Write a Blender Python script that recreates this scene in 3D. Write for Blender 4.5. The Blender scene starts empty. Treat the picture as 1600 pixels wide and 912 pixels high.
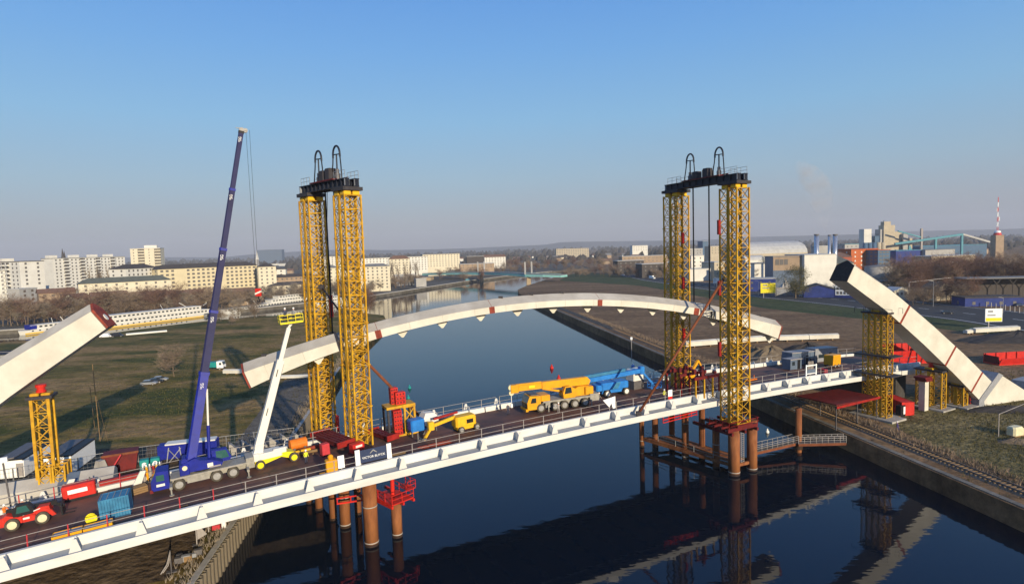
import bpy, bmesh, math, random
from mathutils import Vector, Matrix, noise
R = math.radians
random.seed(7)
sc = bpy.context.scene
COL = sc.collection

# ------------------------------------------------------------------ camera
CAM_H = 39.2; FPX = 945.0; PITCH = R(4.17); ROLL = R(1.76)
_f = Vector((0, math.cos(PITCH), -math.sin(PITCH))); _r0 = Vector((1, 0, 0)); _u0 = _r0.cross(_f)
_r = math.cos(ROLL) * _r0 - math.sin(ROLL) * _u0
_u = math.cos(ROLL) * _u0 + math.sin(ROLL) * _r0
cd = bpy.data.cameras.new('camera'); cd.sensor_width = 36; cd.lens = FPX / 1600 * 36
cd.clip_start = 0.5; cd.clip_end = 40000
cam = bpy.data.objects.new('camera', cd); COL.objects.link(cam)
m = Matrix.Identity(4)
for i in range(3):
    m[i][0] = _r[i]; m[i][1] = _u[i]; m[i][2] = -_f[i]
m[2][3] = CAM_H
cam.matrix_world = m
sc.camera = cam

# ------------------------------------------------------------------ sky, sun, exposure
SUN_EL = R(15.5); SUN_AZ = Vector((0.5, -0.866))            # towards the sun, on the ground
wd = bpy.data.worlds.new('World'); sc.world = wd; wd.use_nodes = True
nt = wd.node_tree; nt.nodes.clear()
N = nt.nodes.new; L = nt.links.new
wo = N('ShaderNodeOutputWorld'); bg = N('ShaderNodeBackground'); sky = N('ShaderNodeTexSky')
sky.sky_type = 'NISHITA'; sky.sun_disc = False; sky.sun_elevation = SUN_EL
sky.sun_rotation = math.atan2(SUN_AZ.x, SUN_AZ.y)
sky.altitude = 150; sky.air_density = 1.0; sky.dust_density = 1.2; sky.ozone_density = 1.0
bg.inputs['Strength'].default_value = 0.15
# winter haze: the sky pales towards the horizon all the way round
tcw = N('ShaderNodeTexCoord'); sx = N('ShaderNodeSeparateXYZ'); L(tcw.outputs['Generated'], sx.inputs[0])
rp_ = N('ShaderNodeValToRGB'); ce = rp_.color_ramp.elements
SKY_RAMP = [(0.0,(1.68,1.68,1.95)), (0.05,(1.82,2.10,2.55)), (0.11,(1.62,2.50,3.30)), (0.20,(1.22,2.62,4.15)), (0.30,(0.82,2.22,4.45)), (0.42,(0.48,1.68,4.35)), (0.8,(0.28,0.95,2.8))]
ce[0].position = 0.0; ce[0].color = tuple(c/6 for c in SKY_RAMP[0][1])+(1,); ce[1].position = 0.8; ce[1].color = tuple(c/6 for c in SKY_RAMP[-1][1])+(1,)
for p_, c_ in SKY_RAMP[1:-1]: k_ = ce.new(p_); k_.color = tuple(c/6 for c in c_)+(1,)
L(sx.outputs['Z'], rp_.inputs[0])
sc4 = N('ShaderNodeMix'); sc4.data_type = 'RGBA'; sc4.blend_type = 'MULTIPLY'; sc4.inputs[0].default_value = 1; sc4.inputs[7].default_value = (6,6,6,1); L(rp_.outputs[0], sc4.inputs[6])
hz_ = N('ShaderNodeMix'); hz_.data_type = 'RGBA'; hz_.inputs[0].default_value = 0.9
L(sky.outputs[0], hz_.inputs[6]); L(sc4.outputs[2], hz_.inputs[7])
L(hz_.outputs[2], bg.inputs[0]); L(bg.outputs[0], wo.inputs[0])
sl = bpy.data.lights.new('sun', 'SUN'); sl.energy = 4.9; sl.angle = R(0.53); sl.color = (1.0, 0.85, 0.62)
sun = bpy.data.objects.new('sun', sl); COL.objects.link(sun)
d = Vector((SUN_AZ.x * math.cos(SUN_EL), SUN_AZ.y * math.cos(SUN_EL), math.sin(SUN_EL)))
sun.rotation_euler = (-d).to_track_quat('-Z', 'Y').to_euler()
sun.location = (60, -100, 120)
vs = sc.view_settings
vs.view_transform = 'Standard'; vs.look = 'None'; vs.gamma = 1; vs.exposure = 0.24; vs.use_curve_mapping = False
sc.cycles.max_bounces = 6; sc.cycles.diffuse_bounces = 3; sc.cycles.glossy_bounces = 3
sc.cycles.transmission_bounces = 3; sc.cycles.volume_bounces = 0; sc.cycles.transparent_max_bounces = 6
sc.cycles.caustics_reflective = False; sc.cycles.caustics_refractive = False

# ------------------------------------------------------------------ frames of reference
ANG = R(28.25)                                             # the bridge runs at this angle to the picture plane
EU = Vector((math.cos(ANG), math.sin(ANG), 0)); EV = Vector((-math.sin(ANG), math.cos(ANG), 0))
def W(u, v, z=0.0): return EU * u + EV * v + Vector((0, 0, z))
def zfl(u): return 8.3 + 3.08 * (1 - ((u - 65) / 89.6) ** 2)    # underside line of the cambered deck
DK = 1.0
def zd(u): return zfl(u) + DK                                  # walking surface
def ray(x, y): return _f + (x - 800) / FPX * _r + (456 - y) / FPX * _u
def G(x, y, z=3.0):
    d = ray(x, y); t = (z - CAM_H) / d.z; return Vector((0, 0, CAM_H)) + d * t
def AT(x, y, Y):
    d = ray(x, y); return Vector((0, 0, CAM_H)) + d * (Y / d.y)
ARCH_K = -0.187
def av(u): return 78 + ARCH_K * (u - 80)                       # the arch crosses the deck on the skew
GZ = 3.0

# ------------------------------------------------------------------ materials
MATS = {}
def mat(name, col, rough=0.6, metal=0.0, var=0.0, scale=2.0, col2=None, bump=0.0, bscale=None, spec=0.2, stretch=None, detail=6, coords='Object'):
    if name in MATS: return MATS[name]
    M_ = bpy.data.materials.new(name); M_.use_nodes = True; t = M_.node_tree; b = t.nodes['Principled BSDF']
    b.inputs['Roughness'].default_value = rough; b.inputs['Metallic'].default_value = metal
    b.inputs['Specular IOR Level'].default_value = spec
    b.inputs['Base Color'].default_value = (*col, 1)
    tc = t.nodes.new('ShaderNodeTexCoord'); out = tc.outputs[coords]
    if coords == 'World':
        pass
    if stretch:
        mp = t.nodes.new('ShaderNodeMapping'); mp.inputs['Scale'].default_value = stretch
        t.links.new(out, mp.inputs[0]); out = mp.outputs[0]
    if col2 is None and var > 0: col2 = tuple(c * (1 - var) for c in col)
    if col2 is not None:
        n = t.nodes.new('ShaderNodeTexNoise'); n.inputs['Scale'].default_value = scale; n.inputs['Detail'].default_value = detail
        n.inputs['Roughness'].default_value = 0.65
        t.links.new(out, n.inputs['Vector'])
        r = t.nodes.new('ShaderNodeValToRGB'); r.color_ramp.elements[0].position = 0.36; r.color_ramp.elements[1].position = 0.66
        r.color_ramp.elements[0].color = (*col2, 1); r.color_ramp.elements[1].color = (*col, 1)
        t.links.new(n.outputs['Fac'], r.inputs[0]); t.links.new(r.outputs[0], b.inputs['Base Color'])
    if bump > 0:
        n2 = t.nodes.new('ShaderNodeTexNoise'); n2.inputs['Scale'].default_value = bscale or scale * 4; n2.inputs['Detail'].default_value = 5
        t.links.new(out, n2.inputs['Vector'])
        bp = t.nodes.new('ShaderNodeBump'); bp.inputs['Strength'].default_value = bump; bp.inputs['Distance'].default_value = 0.3
        t.links.new(n2.outputs['Fac'], bp.inputs['Height']); t.links.new(bp.outputs[0], b.inputs['Normal'])
    MATS[name] = M_
    return M_
def mat3(name, cols, pos, scale, rough=0.95, bump=0.3, bscale=1.0, scale2=None, stretch=None):
    """ground: three colours from large noise, broken by finer noise"""
    M_ = bpy.data.materials.new(name); M_.use_nodes = True; t = M_.node_tree; b = t.nodes['Principled BSDF']
    b.inputs['Roughness'].default_value = rough; b.inputs['Specular IOR Level'].default_value = 0.15
    tc = t.nodes.new('ShaderNodeTexCoord'); out = tc.outputs['Object']
    if stretch:
        mp = t.nodes.new('ShaderNodeMapping'); mp.inputs['Scale'].default_value = stretch; mp.inputs['Rotation'].default_value = (0, 0, R(-12))
        t.links.new(out, mp.inputs[0]); out2 = mp.outputs[0]
    else: out2 = out
    n = t.nodes.new('ShaderNodeTexNoise'); n.inputs['Scale'].default_value = scale; n.inputs['Detail'].default_value = 8; n.inputs['Roughness'].default_value = 0.7
    n.inputs['Distortion'].default_value = 0.4
    t.links.new(out2, n.inputs['Vector'])
    r = t.nodes.new('ShaderNodeValToRGB'); e = r.color_ramp.elements
    e[0].position = pos[0]; e[0].color = (*cols[0], 1); e[1].position = pos[2]; e[1].color = (*cols[2], 1)
    k = e.new(pos[1]); k.color = (*cols[1], 1)
    t.links.new(n.outputs['Fac'], r.inputs[0])
    n2 = t.nodes.new('ShaderNodeTexNoise'); n2.inputs['Scale'].default_value = scale2 or scale * 14; n2.inputs['Detail'].default_value = 6; n2.inputs['Roughness'].default_value = 0.75
    t.links.new(out, n2.inputs['Vector'])
    mr = t.nodes.new('ShaderNodeMapRange'); mr.inputs[1].default_value = 0.3; mr.inputs[2].default_value = 0.7; mr.inputs[3].default_value = 0.45; mr.inputs[4].default_value = 1.4
    t.links.new(n2.outputs['Fac'], mr.inputs[0])
    mx = t.nodes.new('ShaderNodeMix'); mx.data_type = 'RGBA'; mx.blend_type = 'MULTIPLY'; mx.inputs[0].default_value = 1
    t.links.new(r.outputs[0], mx.inputs[6]); t.links.new(mr.outputs[0], mx.inputs[7])
    t.links.new(mx.outputs[2], b.inputs['Base Color'])
    n3 = t.nodes.new('ShaderNodeTexNoise'); n3.inputs['Scale'].default_value = bscale; n3.inputs['Detail'].default_value = 6
    t.links.new(out, n3.inputs['Vector'])
    bp = t.nodes.new('ShaderNodeBump'); bp.inputs['Strength'].default_value = bump; bp.inputs['Distance'].default_value = 0.7
    t.links.new(n3.outputs['Fac'], bp.inputs['Height']); t.links.new(bp.outputs[0], b.inputs['Normal'])
    MATS[name] = M_
    return M_

white = mat('white_paint', (0.72, 0.70, 0.63), 0.45, var=0.07, scale=0.35, bump=0.02, bscale=2)
mat('white_deck', (0.68, 0.67, 0.63), 0.5, col2=(0.56, 0.55, 0.51), scale=0.3, stretch=(0.5,0.5,2))
mat('weld', (0.55, 0.52, 0.44), 0.6, var=0.3, scale=1.5)
mat('arch_white', (0.66, 0.63, 0.54), 0.5, col2=(0.54, 0.51, 0.43), scale=0.3, bump=0.06, bscale=0.5)
mat('arch_top', (0.50, 0.47, 0.41), 0.7, col2=(0.38, 0.35, 0.30), scale=0.3, bump=0.03)  # arch upper facets: dirt plus painted-in shade; lying box girder: dusty primer
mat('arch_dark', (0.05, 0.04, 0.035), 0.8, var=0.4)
mat('red_lead', (0.30, 0.055, 0.03), 0.7, col2=(0.16, 0.03, 0.02), scale=1.5)
mat('tower_yellow', (0.64, 0.37, 0.018), 0.5, col2=(0.40, 0.20, 0.014), scale=0.7)
mat('tower_dark', (0.055, 0.05, 0.055), 0.6, var=0.4)
mat('beam_navy', (0.02, 0.024, 0.04), 0.5, var=0.4)
mat('steel_red', (0.34, 0.02, 0.015), 0.5, col2=(0.20, 0.015, 0.012), scale=1.2)
mat('bright_red', (0.62, 0.03, 0.02), 0.45, col2=(0.45, 0.02, 0.015), scale=0.8)
mat('dark_red', (0.16, 0.015, 0.015), 0.6, col2=(0.09, 0.01, 0.01), scale=0.8)
mat('pile_rust', (0.36, 0.14, 0.05), 0.8, col2=(0.17, 0.06, 0.025), scale=0.7, bump=0.1, stretch=(1, 1, 0.25))
mat('pile_wet', (0.05, 0.03, 0.02), 0.4, var=0.3)
mat('pipe_rust', (0.22, 0.07, 0.03), 0.7, var=0.4, scale=1)
mat('deck_brown', (0.175, 0.075, 0.048), 0.7, col2=(0.066, 0.038, 0.033), scale=0.22, bump=0.08, bscale=3, spec=0.35)
mat('galv', (0.42, 0.42, 0.42), 0.45, metal=0.6, var=0.25)
mat('rail_grey', (0.36, 0.33, 0.31), 0.5, var=0.25, scale=3)
mat('rail_red', (0.55, 0.05, 0.06), 0.5, var=0.2)
mat('black', (0.015, 0.015, 0.017), 0.5, var=0.3)
mat('rubber', (0.035, 0.032, 0.03), 0.85, col2=(0.10, 0.085, 0.06), scale=2)
mat('rim_cream', (0.72, 0.66, 0.42), 0.5, var=0.2)
mat('rim_grey', (0.35, 0.34, 0.32), 0.5, var=0.3)
mat('rim_white', (0.75, 0.74, 0.7), 0.5, var=0.15)
mat('glass_dark', (0.02, 0.03, 0.035), 0.08, spec=0.8)
mat('glass_green', (0.03, 0.10, 0.09), 0.1, spec=0.8)
mat('crane_blue', (0.010, 0.020, 0.27), 0.5, col2=(0.008, 0.014, 0.18), scale=0.9)
mat('boom_blue', (0.021, 0.022, 0.085), 0.6, col2=(0.015, 0.016, 0.06), scale=0.5)
mat('ledge_shade_grey', (0.40, 0.41, 0.40), 0.6, col2=(0.30, 0.31, 0.31), scale=0.4)  # greyer than the white girder: weaker sun on the flat ledge painted in
mat('crane_yellow', (0.78, 0.36, 0.01), 0.4, col2=(0.62, 0.28, 0.012), scale=0.7)
mat('jlg_yellow', (0.80, 0.46, 0.02), 0.45, var=0.15)
mat('lemon', (0.82, 0.68, 0.02), 0.4, var=0.1)
mat('sky_blue', (0.03, 0.22, 0.62), 0.4, col2=(0.02, 0.15, 0.46), scale=0.9)
mat('container_blue', (0.05, 0.22, 0.38), 0.55, col2=(0.03, 0.13, 0.24), scale=0.9)
mat('telehandler_red', (0.62, 0.035, 0.02), 0.45, var=0.25)
mat('chassis_grey', (0.36, 0.34, 0.29), 0.6, var=0.3)
mat('orange', (0.75, 0.20, 0.02), 0.5, var=0.2)
mat('wood', (0.30, 0.19, 0.09), 0.8, col2=(0.18, 0.11, 0.05), scale=1.5, stretch=(0.3, 2, 2))
mat('concrete', (0.42, 0.40, 0.36), 0.85, col2=(0.30, 0.28, 0.25), scale=0.6, bump=0.1)
mat('coping', (0.22, 0.20, 0.17), 0.9, col2=(0.13, 0.12, 0.10), scale=0.5, bump=0.2)
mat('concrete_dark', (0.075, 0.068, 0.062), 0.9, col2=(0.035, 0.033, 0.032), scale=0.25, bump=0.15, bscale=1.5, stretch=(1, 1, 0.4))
mat('grey_panel', (0.30, 0.31, 0.33), 0.6, var=0.25)
mat('slate_blue', (0.13, 0.17, 0.23), 0.5, col2=(0.09, 0.12, 0.17), scale=0.6)
mat('teal', (0.02, 0.28, 0.26), 0.5, var=0.2)
mat('asphalt', (0.06, 0.06, 0.06), 0.9, col2=(0.045, 0.045, 0.046), scale=0.2)
mat('road_paint', (0.7, 0.7, 0.66), 0.8, var=0.3)
mat('bark', (0.17, 0.125, 0.085), 0.9, var=0.3, scale=3)
mat('twig', (0.29, 0.215, 0.15), 0.9, var=0.3, scale=0.5)
mat('twig_grey', (0.30, 0.245, 0.18), 0.9, var=0.3, scale=0.5)
mat('twig_red', (0.20, 0.115, 0.08), 0.9, var=0.3, scale=0.5)
mat('leaf', (0.12, 0.105, 0.035), 0.8, col2=(0.07, 0.065, 0.025), scale=0.6)
mat('evergreen', (0.035, 0.05, 0.022), 0.9, var=0.4)
mat('steel_dull', (0.16, 0.15, 0.15), 0.55, metal=0.3, var=0.3)
mat('rail_steel', (0.20, 0.17, 0.15), 0.4, metal=0.5, var=0.3)
mat('skin', (0.55, 0.33, 0.24), 0.6)
mat('hivis_yellow', (0.75, 0.80, 0.05), 0.7, var=0.1)
mat('hivis_orange', (0.85, 0.22, 0.03), 0.7, var=0.1)
mat('trousers', (0.05, 0.06, 0.10), 0.8, var=0.2)
mat('purple_cloth', (0.08, 0.06, 0.22), 0.8, var=0.2)
mat('helmet', (0.85, 0.85, 0.82), 0.35)
mat('banner_navy', (0.03, 0.045, 0.10), 0.6, var=0.15)
mat('soil_heap', (0.20, 0.155, 0.10), 0.95, col2=(0.12, 0.09, 0.06), scale=0.5, bump=0.5, bscale=1.5)
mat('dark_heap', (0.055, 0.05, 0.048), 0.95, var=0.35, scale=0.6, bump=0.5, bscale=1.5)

# ------------------------------------------------------------------ mesh builder
class MB:
    def __init__(s): s.v = []; s.f = []
    def add(s, vs, fs):
        o = len(s.v); s.v += [tuple(p) for p in vs]; s.f += [tuple(i + o for i in q) for q in fs]; return s
    def box(s, x0, x1, y0, y1, z0, z1):
        return s.add([(x0,y0,z0),(x1,y0,z0),(x1,y1,z0),(x0,y1,z0),(x0,y0,z1),(x1,y0,z1),(x1,y1,z1),(x0,y1,z1)],
                     [(3,2,1,0),(4,5,6,7),(0,1,5,4),(1,2,6,5),(2,3,7,6),(3,0,4,7)])
    def cbox(s, x0, x1, y0, y1, z0, z1, c):
        """box with chamfered vertical and top edges"""
        def ring(a, z): return [(x0+a+(c if k in (0,3) else 0)*0, 0, z) for k in range(0)]
        def oct_(i, z):
            X0, X1, Y0, Y1 = x0+i, x1-i, y0+i, y1-i
            return [(X0+c,Y0,z),(X1-c,Y0,z),(X1,Y0+c,z),(X1,Y1-c,z),(X1-c,Y1,z),(X0+c,Y1,z),(X0,Y1-c,z),(X0,Y0+c,z)]
        return s.loft([oct_(0,z0), oct_(0,z1-c), oct_(c*0.7,z1)])
    def bar(s, p, q, w, h=None, up=None):
        p = Vector(p); q = Vector(q); d = (q - p)
        if d.length < 1e-6: return s
        d.normalize(); h = h or w
        up = Vector(up) if up else (Vector((0,0,1)) if abs(d.z) < 0.9 else Vector((0,1,0)))
        a = d.cross(up).normalized() * (w/2); b = a.cross(d).normalized() * (h/2)
        vs = [p-a-b, p+a-b, p+a+b, p-a+b, q-a-b, q+a-b, q+a+b, q-a+b]
        return s.add(vs, [(0,1,2,3),(7,6,5,4),(1,0,4,5),(2,1,5,6),(3,2,6,7),(0,3,7,4)])
    def tube(s, p, q, r, n=8, r2=None, cap=True):
        p = Vector(p); q = Vector(q); d = (q - p)
        if d.length < 1e-6: return s
        d.normalize(); r2 = r if r2 is None else r2
        a = d.orthogonal().normalized(); b = d.cross(a)
        o = len(s.v)
        for c, rr in ((p, r), (q, r2)):
            for k in range(n):
                t = 2*math.pi*k/n; s.v.append(tuple(c + a*math.cos(t)*rr + b*math.sin(t)*rr))
        for k in range(n): s.f.append((o+k, o+(k+1)%n, o+n+(k+1)%n, o+n+k))
        if cap: s.f.append(tuple(o+k for k in range(n-1,-1,-1))); s.f.append(tuple(o+n+k for k in range(n)))
        return s
    def path(s, pts, r, n=6):
        for a, b in zip(pts, pts[1:]): s.tube(a, b, r, n)
        return s
    def prism(s, poly, axis, a0, a1):
        """poly in the two other axes, extruded along axis (0 x,1 y,2 z)"""
        def P(p, a):
            if axis == 1: return (p[0], a, p[1])
            if axis == 0: return (a, p[0], p[1])
            return (p[0], p[1], a)
        n = len(poly); o = len(s.v)
        s.v += [P(p, a0) for p in poly] + [P(p, a1) for p in poly]
        s.f += [(o+k, o+(k+1)%n, o+n+(k+1)%n, o+n+k) for k in range(n)]
        s.f.append(tuple(o+k for k in range(n-1,-1,-1))); s.f.append(tuple(o+n+k for k in range(n)))
        return s
    def loft(s, rings, caps=True):
        n = len(rings[0]); o = len(s.v)
        for r in rings: s.v += [tuple(p) for p in r]
        for i in range(len(rings)-1):
            for k in range(n):
                a = o+i*n+k; b = o+i*n+(k+1)%n; s.f.append((a, b, b+n, a+n))
        if caps:
            s.f.append(tuple(o+k for k in range(n-1,-1,-1))); e = o+(len(rings)-1)*n; s.f.append(tuple(e+k for k in range(n)))
        return s
    def lathe(s, prof, n=12, c=(0,0,0), axis=2):
        rings = []
        for r, z in prof:
            ring = []
            for k in range(n):
                t = 2*math.pi*k/n; x, y = r*math.cos(t), r*math.sin(t)
                ring.append((c[0]+x, c[1]+y, c[2]+z) if axis == 2 else ((c[0]+x, c[1]+z, c[2]+y) if axis == 1 else (c[0]+z, c[1]+x, c[2]+y)))
            rings.append(ring)
        return s.loft(rings)
    def ball(s, c, r, n=10, mrings=6, sz=1.0):
        prof = [(max(0.001, r*math.sin(math.pi*i/mrings)), -r*sz*math.cos(math.pi*i/mrings)) for i in range(mrings+1)]
        return s.lathe(prof, n, c)
    def xform(s, M_):
        s.v = [tuple(M_ @ Vector(p)) for p in s.v]; return s
    def mesh(s, name, m_, smooth=False):
        me = bpy.data.meshes.new(name); me.from_pydata(s.v, [], s.f)
        b = bmesh.new(); b.from_mesh(me); bmesh.ops.recalc_face_normals(b, faces=b.faces); b.to_mesh(me); b.free()
        if m_ is not None: me.materials.append(MATS[m_] if isinstance(m_, str) else m_)
        if smooth:
            for p in me.polygons: p.use_smooth = True
        return me
def link(name, me, parent=None, loc=None, rz=None):
    o = bpy.data.objects.new(name, me); COL.objects.link(o)
    if parent: o.parent = parent
    if loc is not None: o.location = loc
    if rz is not None: o.rotation_euler = (0, 0, rz)
    return o
def part(name, mb, m_, parent=None, smooth=False, loc=None, label=None, kind=None):
    o = link(name, mb.mesh(name, m_, smooth), parent, loc)
    if label: o['label'] = label
    if kind: o['kind'] = kind
    return o
def tag(o, label, cat, group=None):
    o['label'] = label; o['category'] = cat
    if group: o['group'] = group
    return o
def thing(name, label, cat, loc=(0,0,0), rz=0.0, group=None, tilt=0.0):
    o = bpy.data.objects.new(name, None); COL.objects.link(o); o.empty_display_size = 0.3
    o.location = loc
    if tilt: o.rotation_euler = (Matrix.Rotation(ANG,3,'Z') @ Matrix.Rotation(-tilt,3,'Y') @ Matrix.Rotation(rz-ANG,3,'Z')).to_euler()
    else: o.rotation_euler = (0, 0, rz)
    return tag(o, label, cat, group)
def struct(name, mb, m_, smooth=False):
    o = part(name, mb, m_, None, smooth); o['kind'] = 'structure'; return o
def on_deck(name, label, cat, u, v, yaw=0.0, dz=0.0, group=None):
    sl_ = math.atan(-2*3.08*(u-65)/89.6**2)
    return thing(name, label, cat, W(u, v, zd(u)+dz), ANG+yaw, group, tilt=sl_)
def copy_tree(o, parent=None):
    c = o.copy(); COL.objects.link(c); c.parent = parent
    for ch in list(o.children): copy_tree(ch, c)
    return c
def text_mesh(s, size, m_, ext=0.004):
    cu = bpy.data.curves.new('t', 'FONT'); cu.body = s; cu.size = size; cu.extrude = ext; cu.align_x = 'CENTER'; cu.align_y = 'CENTER'; cu.resolution_u = 2
    o = bpy.data.objects.new('t', cu); COL.objects.link(o)
    dg = bpy.context.evaluated_depsgraph_get(); me = bpy.data.meshes.new_from_object(o.evaluated_get(dg))
    bpy.data.objects.remove(o); me.materials.clear(); me.materials.append(MATS[m_]); return me
# ================================================================== SETTING
def water_mat():
    M_ = bpy.data.materials.new('canal_water'); M_.use_nodes = True; t = M_.node_tree; b = t.nodes['Principled BSDF']
    b.inputs['Base Color'].default_value = (0.002, 0.006, 0.014, 1); b.inputs['Roughness'].default_value = 0.035
    b.inputs['IOR'].default_value = 1.33; b.inputs['Specular IOR Level'].default_value = 0.4
    tc = t.nodes.new('ShaderNodeTexCoord'); mp = t.nodes.new('ShaderNodeMapping'); mp.inputs['Scale'].default_value = (0.55, 1.0, 1)
    mp.inputs['Rotation'].default_value = (0, 0, R(15))
    t.links.new(tc.outputs['Object'], mp.inputs[0])
    n = t.nodes.new('ShaderNodeTexNoise'); n.inputs['Scale'].default_value = 0.75; n.inputs['Detail'].default_value = 2
    t.links.new(mp.outputs[0], n.inputs['Vector'])
    n2 = t.nodes.new('ShaderNodeTexNoise'); n2.inputs['Scale'].default_value = 0.07; n2.inputs['Detail'].default_value = 2
    t.links.new(mp.outputs[0], n2.inputs['Vector'])
    mu = t.nodes.new('ShaderNodeMath'); mu.operation = 'MULTIPLY'; t.links.new(n.outputs['Fac'], mu.inputs[0]); t.links.new(n2.outputs['Fac'], mu.inputs[1])
    bp = t.nodes.new('ShaderNodeBump'); bp.inputs['Strength'].default_value = 0.055; bp.inputs['Distance'].default_value = 0.5
    t.links.new(mu.outputs[0], bp.inputs['Height']); t.links.new(bp.outputs[0], b.inputs['Normal'])
    MATS['canal_water'] = M_
water_mat()
struct('water', MB().add([(-3000,-300,0),(3000,-300,0),(3000,6000,0),(-3000,6000,0)], [(0,1,2,3)]), 'canal_water')

mat3('field', [(0.058,0.064,0.010), (0.165,0.118,0.030), (0.29,0.18,0.072)], (0.41,0.50,0.60), 0.035, bump=0.9, bscale=0.35, scale2=0.5, stretch=(0.7,1.5,1))
mat3('site_soil', [(0.125,0.072,0.036), (0.21,0.128,0.064), (0.30,0.195,0.10)], (0.36,0.52,0.68), 0.02, bump=0.5, bscale=0.45, scale2=0.4, stretch=(0.35,1.6,1))
mat3('dry_grass', [(0.09,0.072,0.026), (0.165,0.135,0.055), (0.25,0.20,0.10)], (0.36,0.5,0.66), 0.05, bump=0.8, bscale=1.2, scale2=0.8)
mat3('verge', [(0.032,0.052,0.016), (0.055,0.072,0.024), (0.085,0.085,0.034)], (0.35,0.5,0.66), 0.04, bump=0.5, bscale=0.8, scale2=0.5)
mat3('city_ground', [(0.07,0.06,0.045), (0.11,0.10,0.08), (0.16,0.145,0.125)], (0.36,0.5,0.66), 0.015, bump=0.1, bscale=0.3, scale2=0.2)
mat3('ballast', [(0.11,0.095,0.075), (0.16,0.14,0.115), (0.21,0.19,0.16)], (0.36,0.5,0.66), 0.5, bump=0.8, bscale=6, scale2=4)
mat3('mud', [(0.060,0.040,0.022), (0.105,0.072,0.042), (0.165,0.12,0.078)], (0.36,0.5,0.66), 0.07, bump=0.7, bscale=0.8, scale2=0.9)

def land(name, poly, z, m_, skirt=0.0):
    n = len(poly); mb = MB(); vs = [(x, y, z) for x, y in poly]; fs = [tuple(range(n))]
    mb.v = vs; mb.f = fs
    if skirt:
        mb.v = vs + [(x, y, z-skirt) for x, y in poly]; mb.f = fs + [((k+1) % n, k, n+k, n+(k+1) % n) for k in range(n)]
    return struct(name, mb, m_)
bankL = lambda Y: -37 - 0.15*(Y-70)
bankR = lambda Y: 66 - 0.156*(Y-77)
left_poly = [(-2500,-200), (bankL(-200),-200), (bankL(70),70), (bankL(190),190), (-61,240), (-66,315), (-74,345), (-92,364), (-117,367), (-146,360), (-173,346), (-188,324), (-202,298), (-222,284), (-300,250), (-2500,0)]
land('ground_peninsula', left_poly, GZ, 'field', 5)
city_poly = [(-2600,150), (-290,330), (-269,336), (-233,364), (-210,408), (-180,424), (-155,457), (-121,507), (-93,586), (-52,703), (1,815), (60,900), (127,955), (127,9000), (-9000,9000), (-9000,150)]
land('ground_city', city_poly, 2.6, 'city_ground', 5)
right_poly = [(bankR(-200),-200), (bankR(77),77), (bankR(384),384), (6,470), (5,520), (13,568), (35,657), (71,781), (105,880), (127.2,950), (127.2,9000), (9000,9000), (9000,-200)]
land('ground_right_bank', right_poly, GZ, 'site_soil', 5)
# verge and road on the right bank
land('grass_verge', [(175,196), (156,262), (134,320), (119,462), (111,524), (80,585), (50,640), (75,772), (100,840), (128,700), (133,600), (143,504), (158,381), (176,321), (189,254), (196,200)], GZ+0.02, 'verge')
land('dry_grass_bank', [(bankR(20)+9,20), (bankR(77)+9,77), (bankR(100)+9,100), (72,124), (95,140), (130,132), (140,100), (120,40), (100,10)], GZ+0.012, 'dry_grass')
road_near = [(188,150), (186,216), (186,254), (173,321), (156,381), (141,504), (130,600), (128,700), (128,860)]
road_far = [(238,150), (233,271), (226,311), (222,351), (190,443), (165,591), (148,700), (142,860)]
land('road', road_near + road_far[::-1], GZ+0.03, 'asphalt')
for nm, off, w_ in (('edge', 0.06, 0.35), ('edge', 0.94, 0.35), ('centre', 0.5, 0.3)):
    mb = MB()
    def rp(t, f):
        Y = 150 + t*600
        def ip(L_):
            for a, b in zip(L_, L_[1:]):
                if a[1] <= Y <= b[1]: k = (Y-a[1])/(b[1]-a[1]); return a[0]+(b[0]-a[0])*k
            return L_[-1][0]
        return ip(road_near)*(1-f)+ip(road_far)*f, Y
    for i in range(100):
        if nm == 'centre' and i % 2: continue
        a = rp(i/100, off); b = rp((i+1)/100, off)
        mb.add([(a[0]-w_,a[1],GZ+0.036), (a[0]+w_,a[1],GZ+0.036), (b[0]+w_,b[1],GZ+0.036), (b[0]-w_,b[1],GZ+0.036)], [(0,1,2,3)])
    o = struct('road_marking', mb, 'road_paint')
# site ground behind the deck end and access track on the peninsula
land('mud_yard', [(-140,60), (-78,52), (-40,66), (-42,86), (-46,104), (-66,116), (-100,112), (-150,100)], GZ+0.012, 'mud')
land('pavement_track', [(-46,112), (-54,112), (-62,150), (-68,180), (-58,188), (-50,150)], GZ+0.02, 'ballast')

# ---- quay wall on the right: sloping slabs, coping
def quay_right():
    t = thing('quay_wall', 'dark stained concrete quay wall along the right bank', 'quay wall', (bankR(77), 77, 0))
    Ys = [i*7.0 for i in range(0, 56)]
    ox, oy = bankR(77), 77
    for i, (a, b) in enumerate(zip(Ys, Ys[1:])):
        g = 0.06; a2, b2 = a+g, b-g; d_ = random.uniform(-0.05, 0.05)
        pr = MB()
        def sect(Y): x = bankR(Y); return [(x-0.15+d_-ox, Y-oy, -1.2), (x+0.55+d_-ox, Y-oy, 2.9), (x+1.2-ox, Y-oy, 2.9), (x+1.2-ox, Y-oy, -1.2)]
        pr.loft([sect(a2), sect(b2)])
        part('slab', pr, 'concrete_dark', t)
        cp = MB(); x = lambda Y: bankR(Y)-ox
        cp.loft([[(x(Y)+0.4,Y-oy,2.9),(x(Y)+1.3,Y-oy,2.9),(x(Y)+1.3,Y-oy,3.12),(x(Y)+0.4,Y-oy,3.12)] for Y in (a2,b2)])
        part('coping_stone', cp, 'coping', t)
quay_right()
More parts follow.
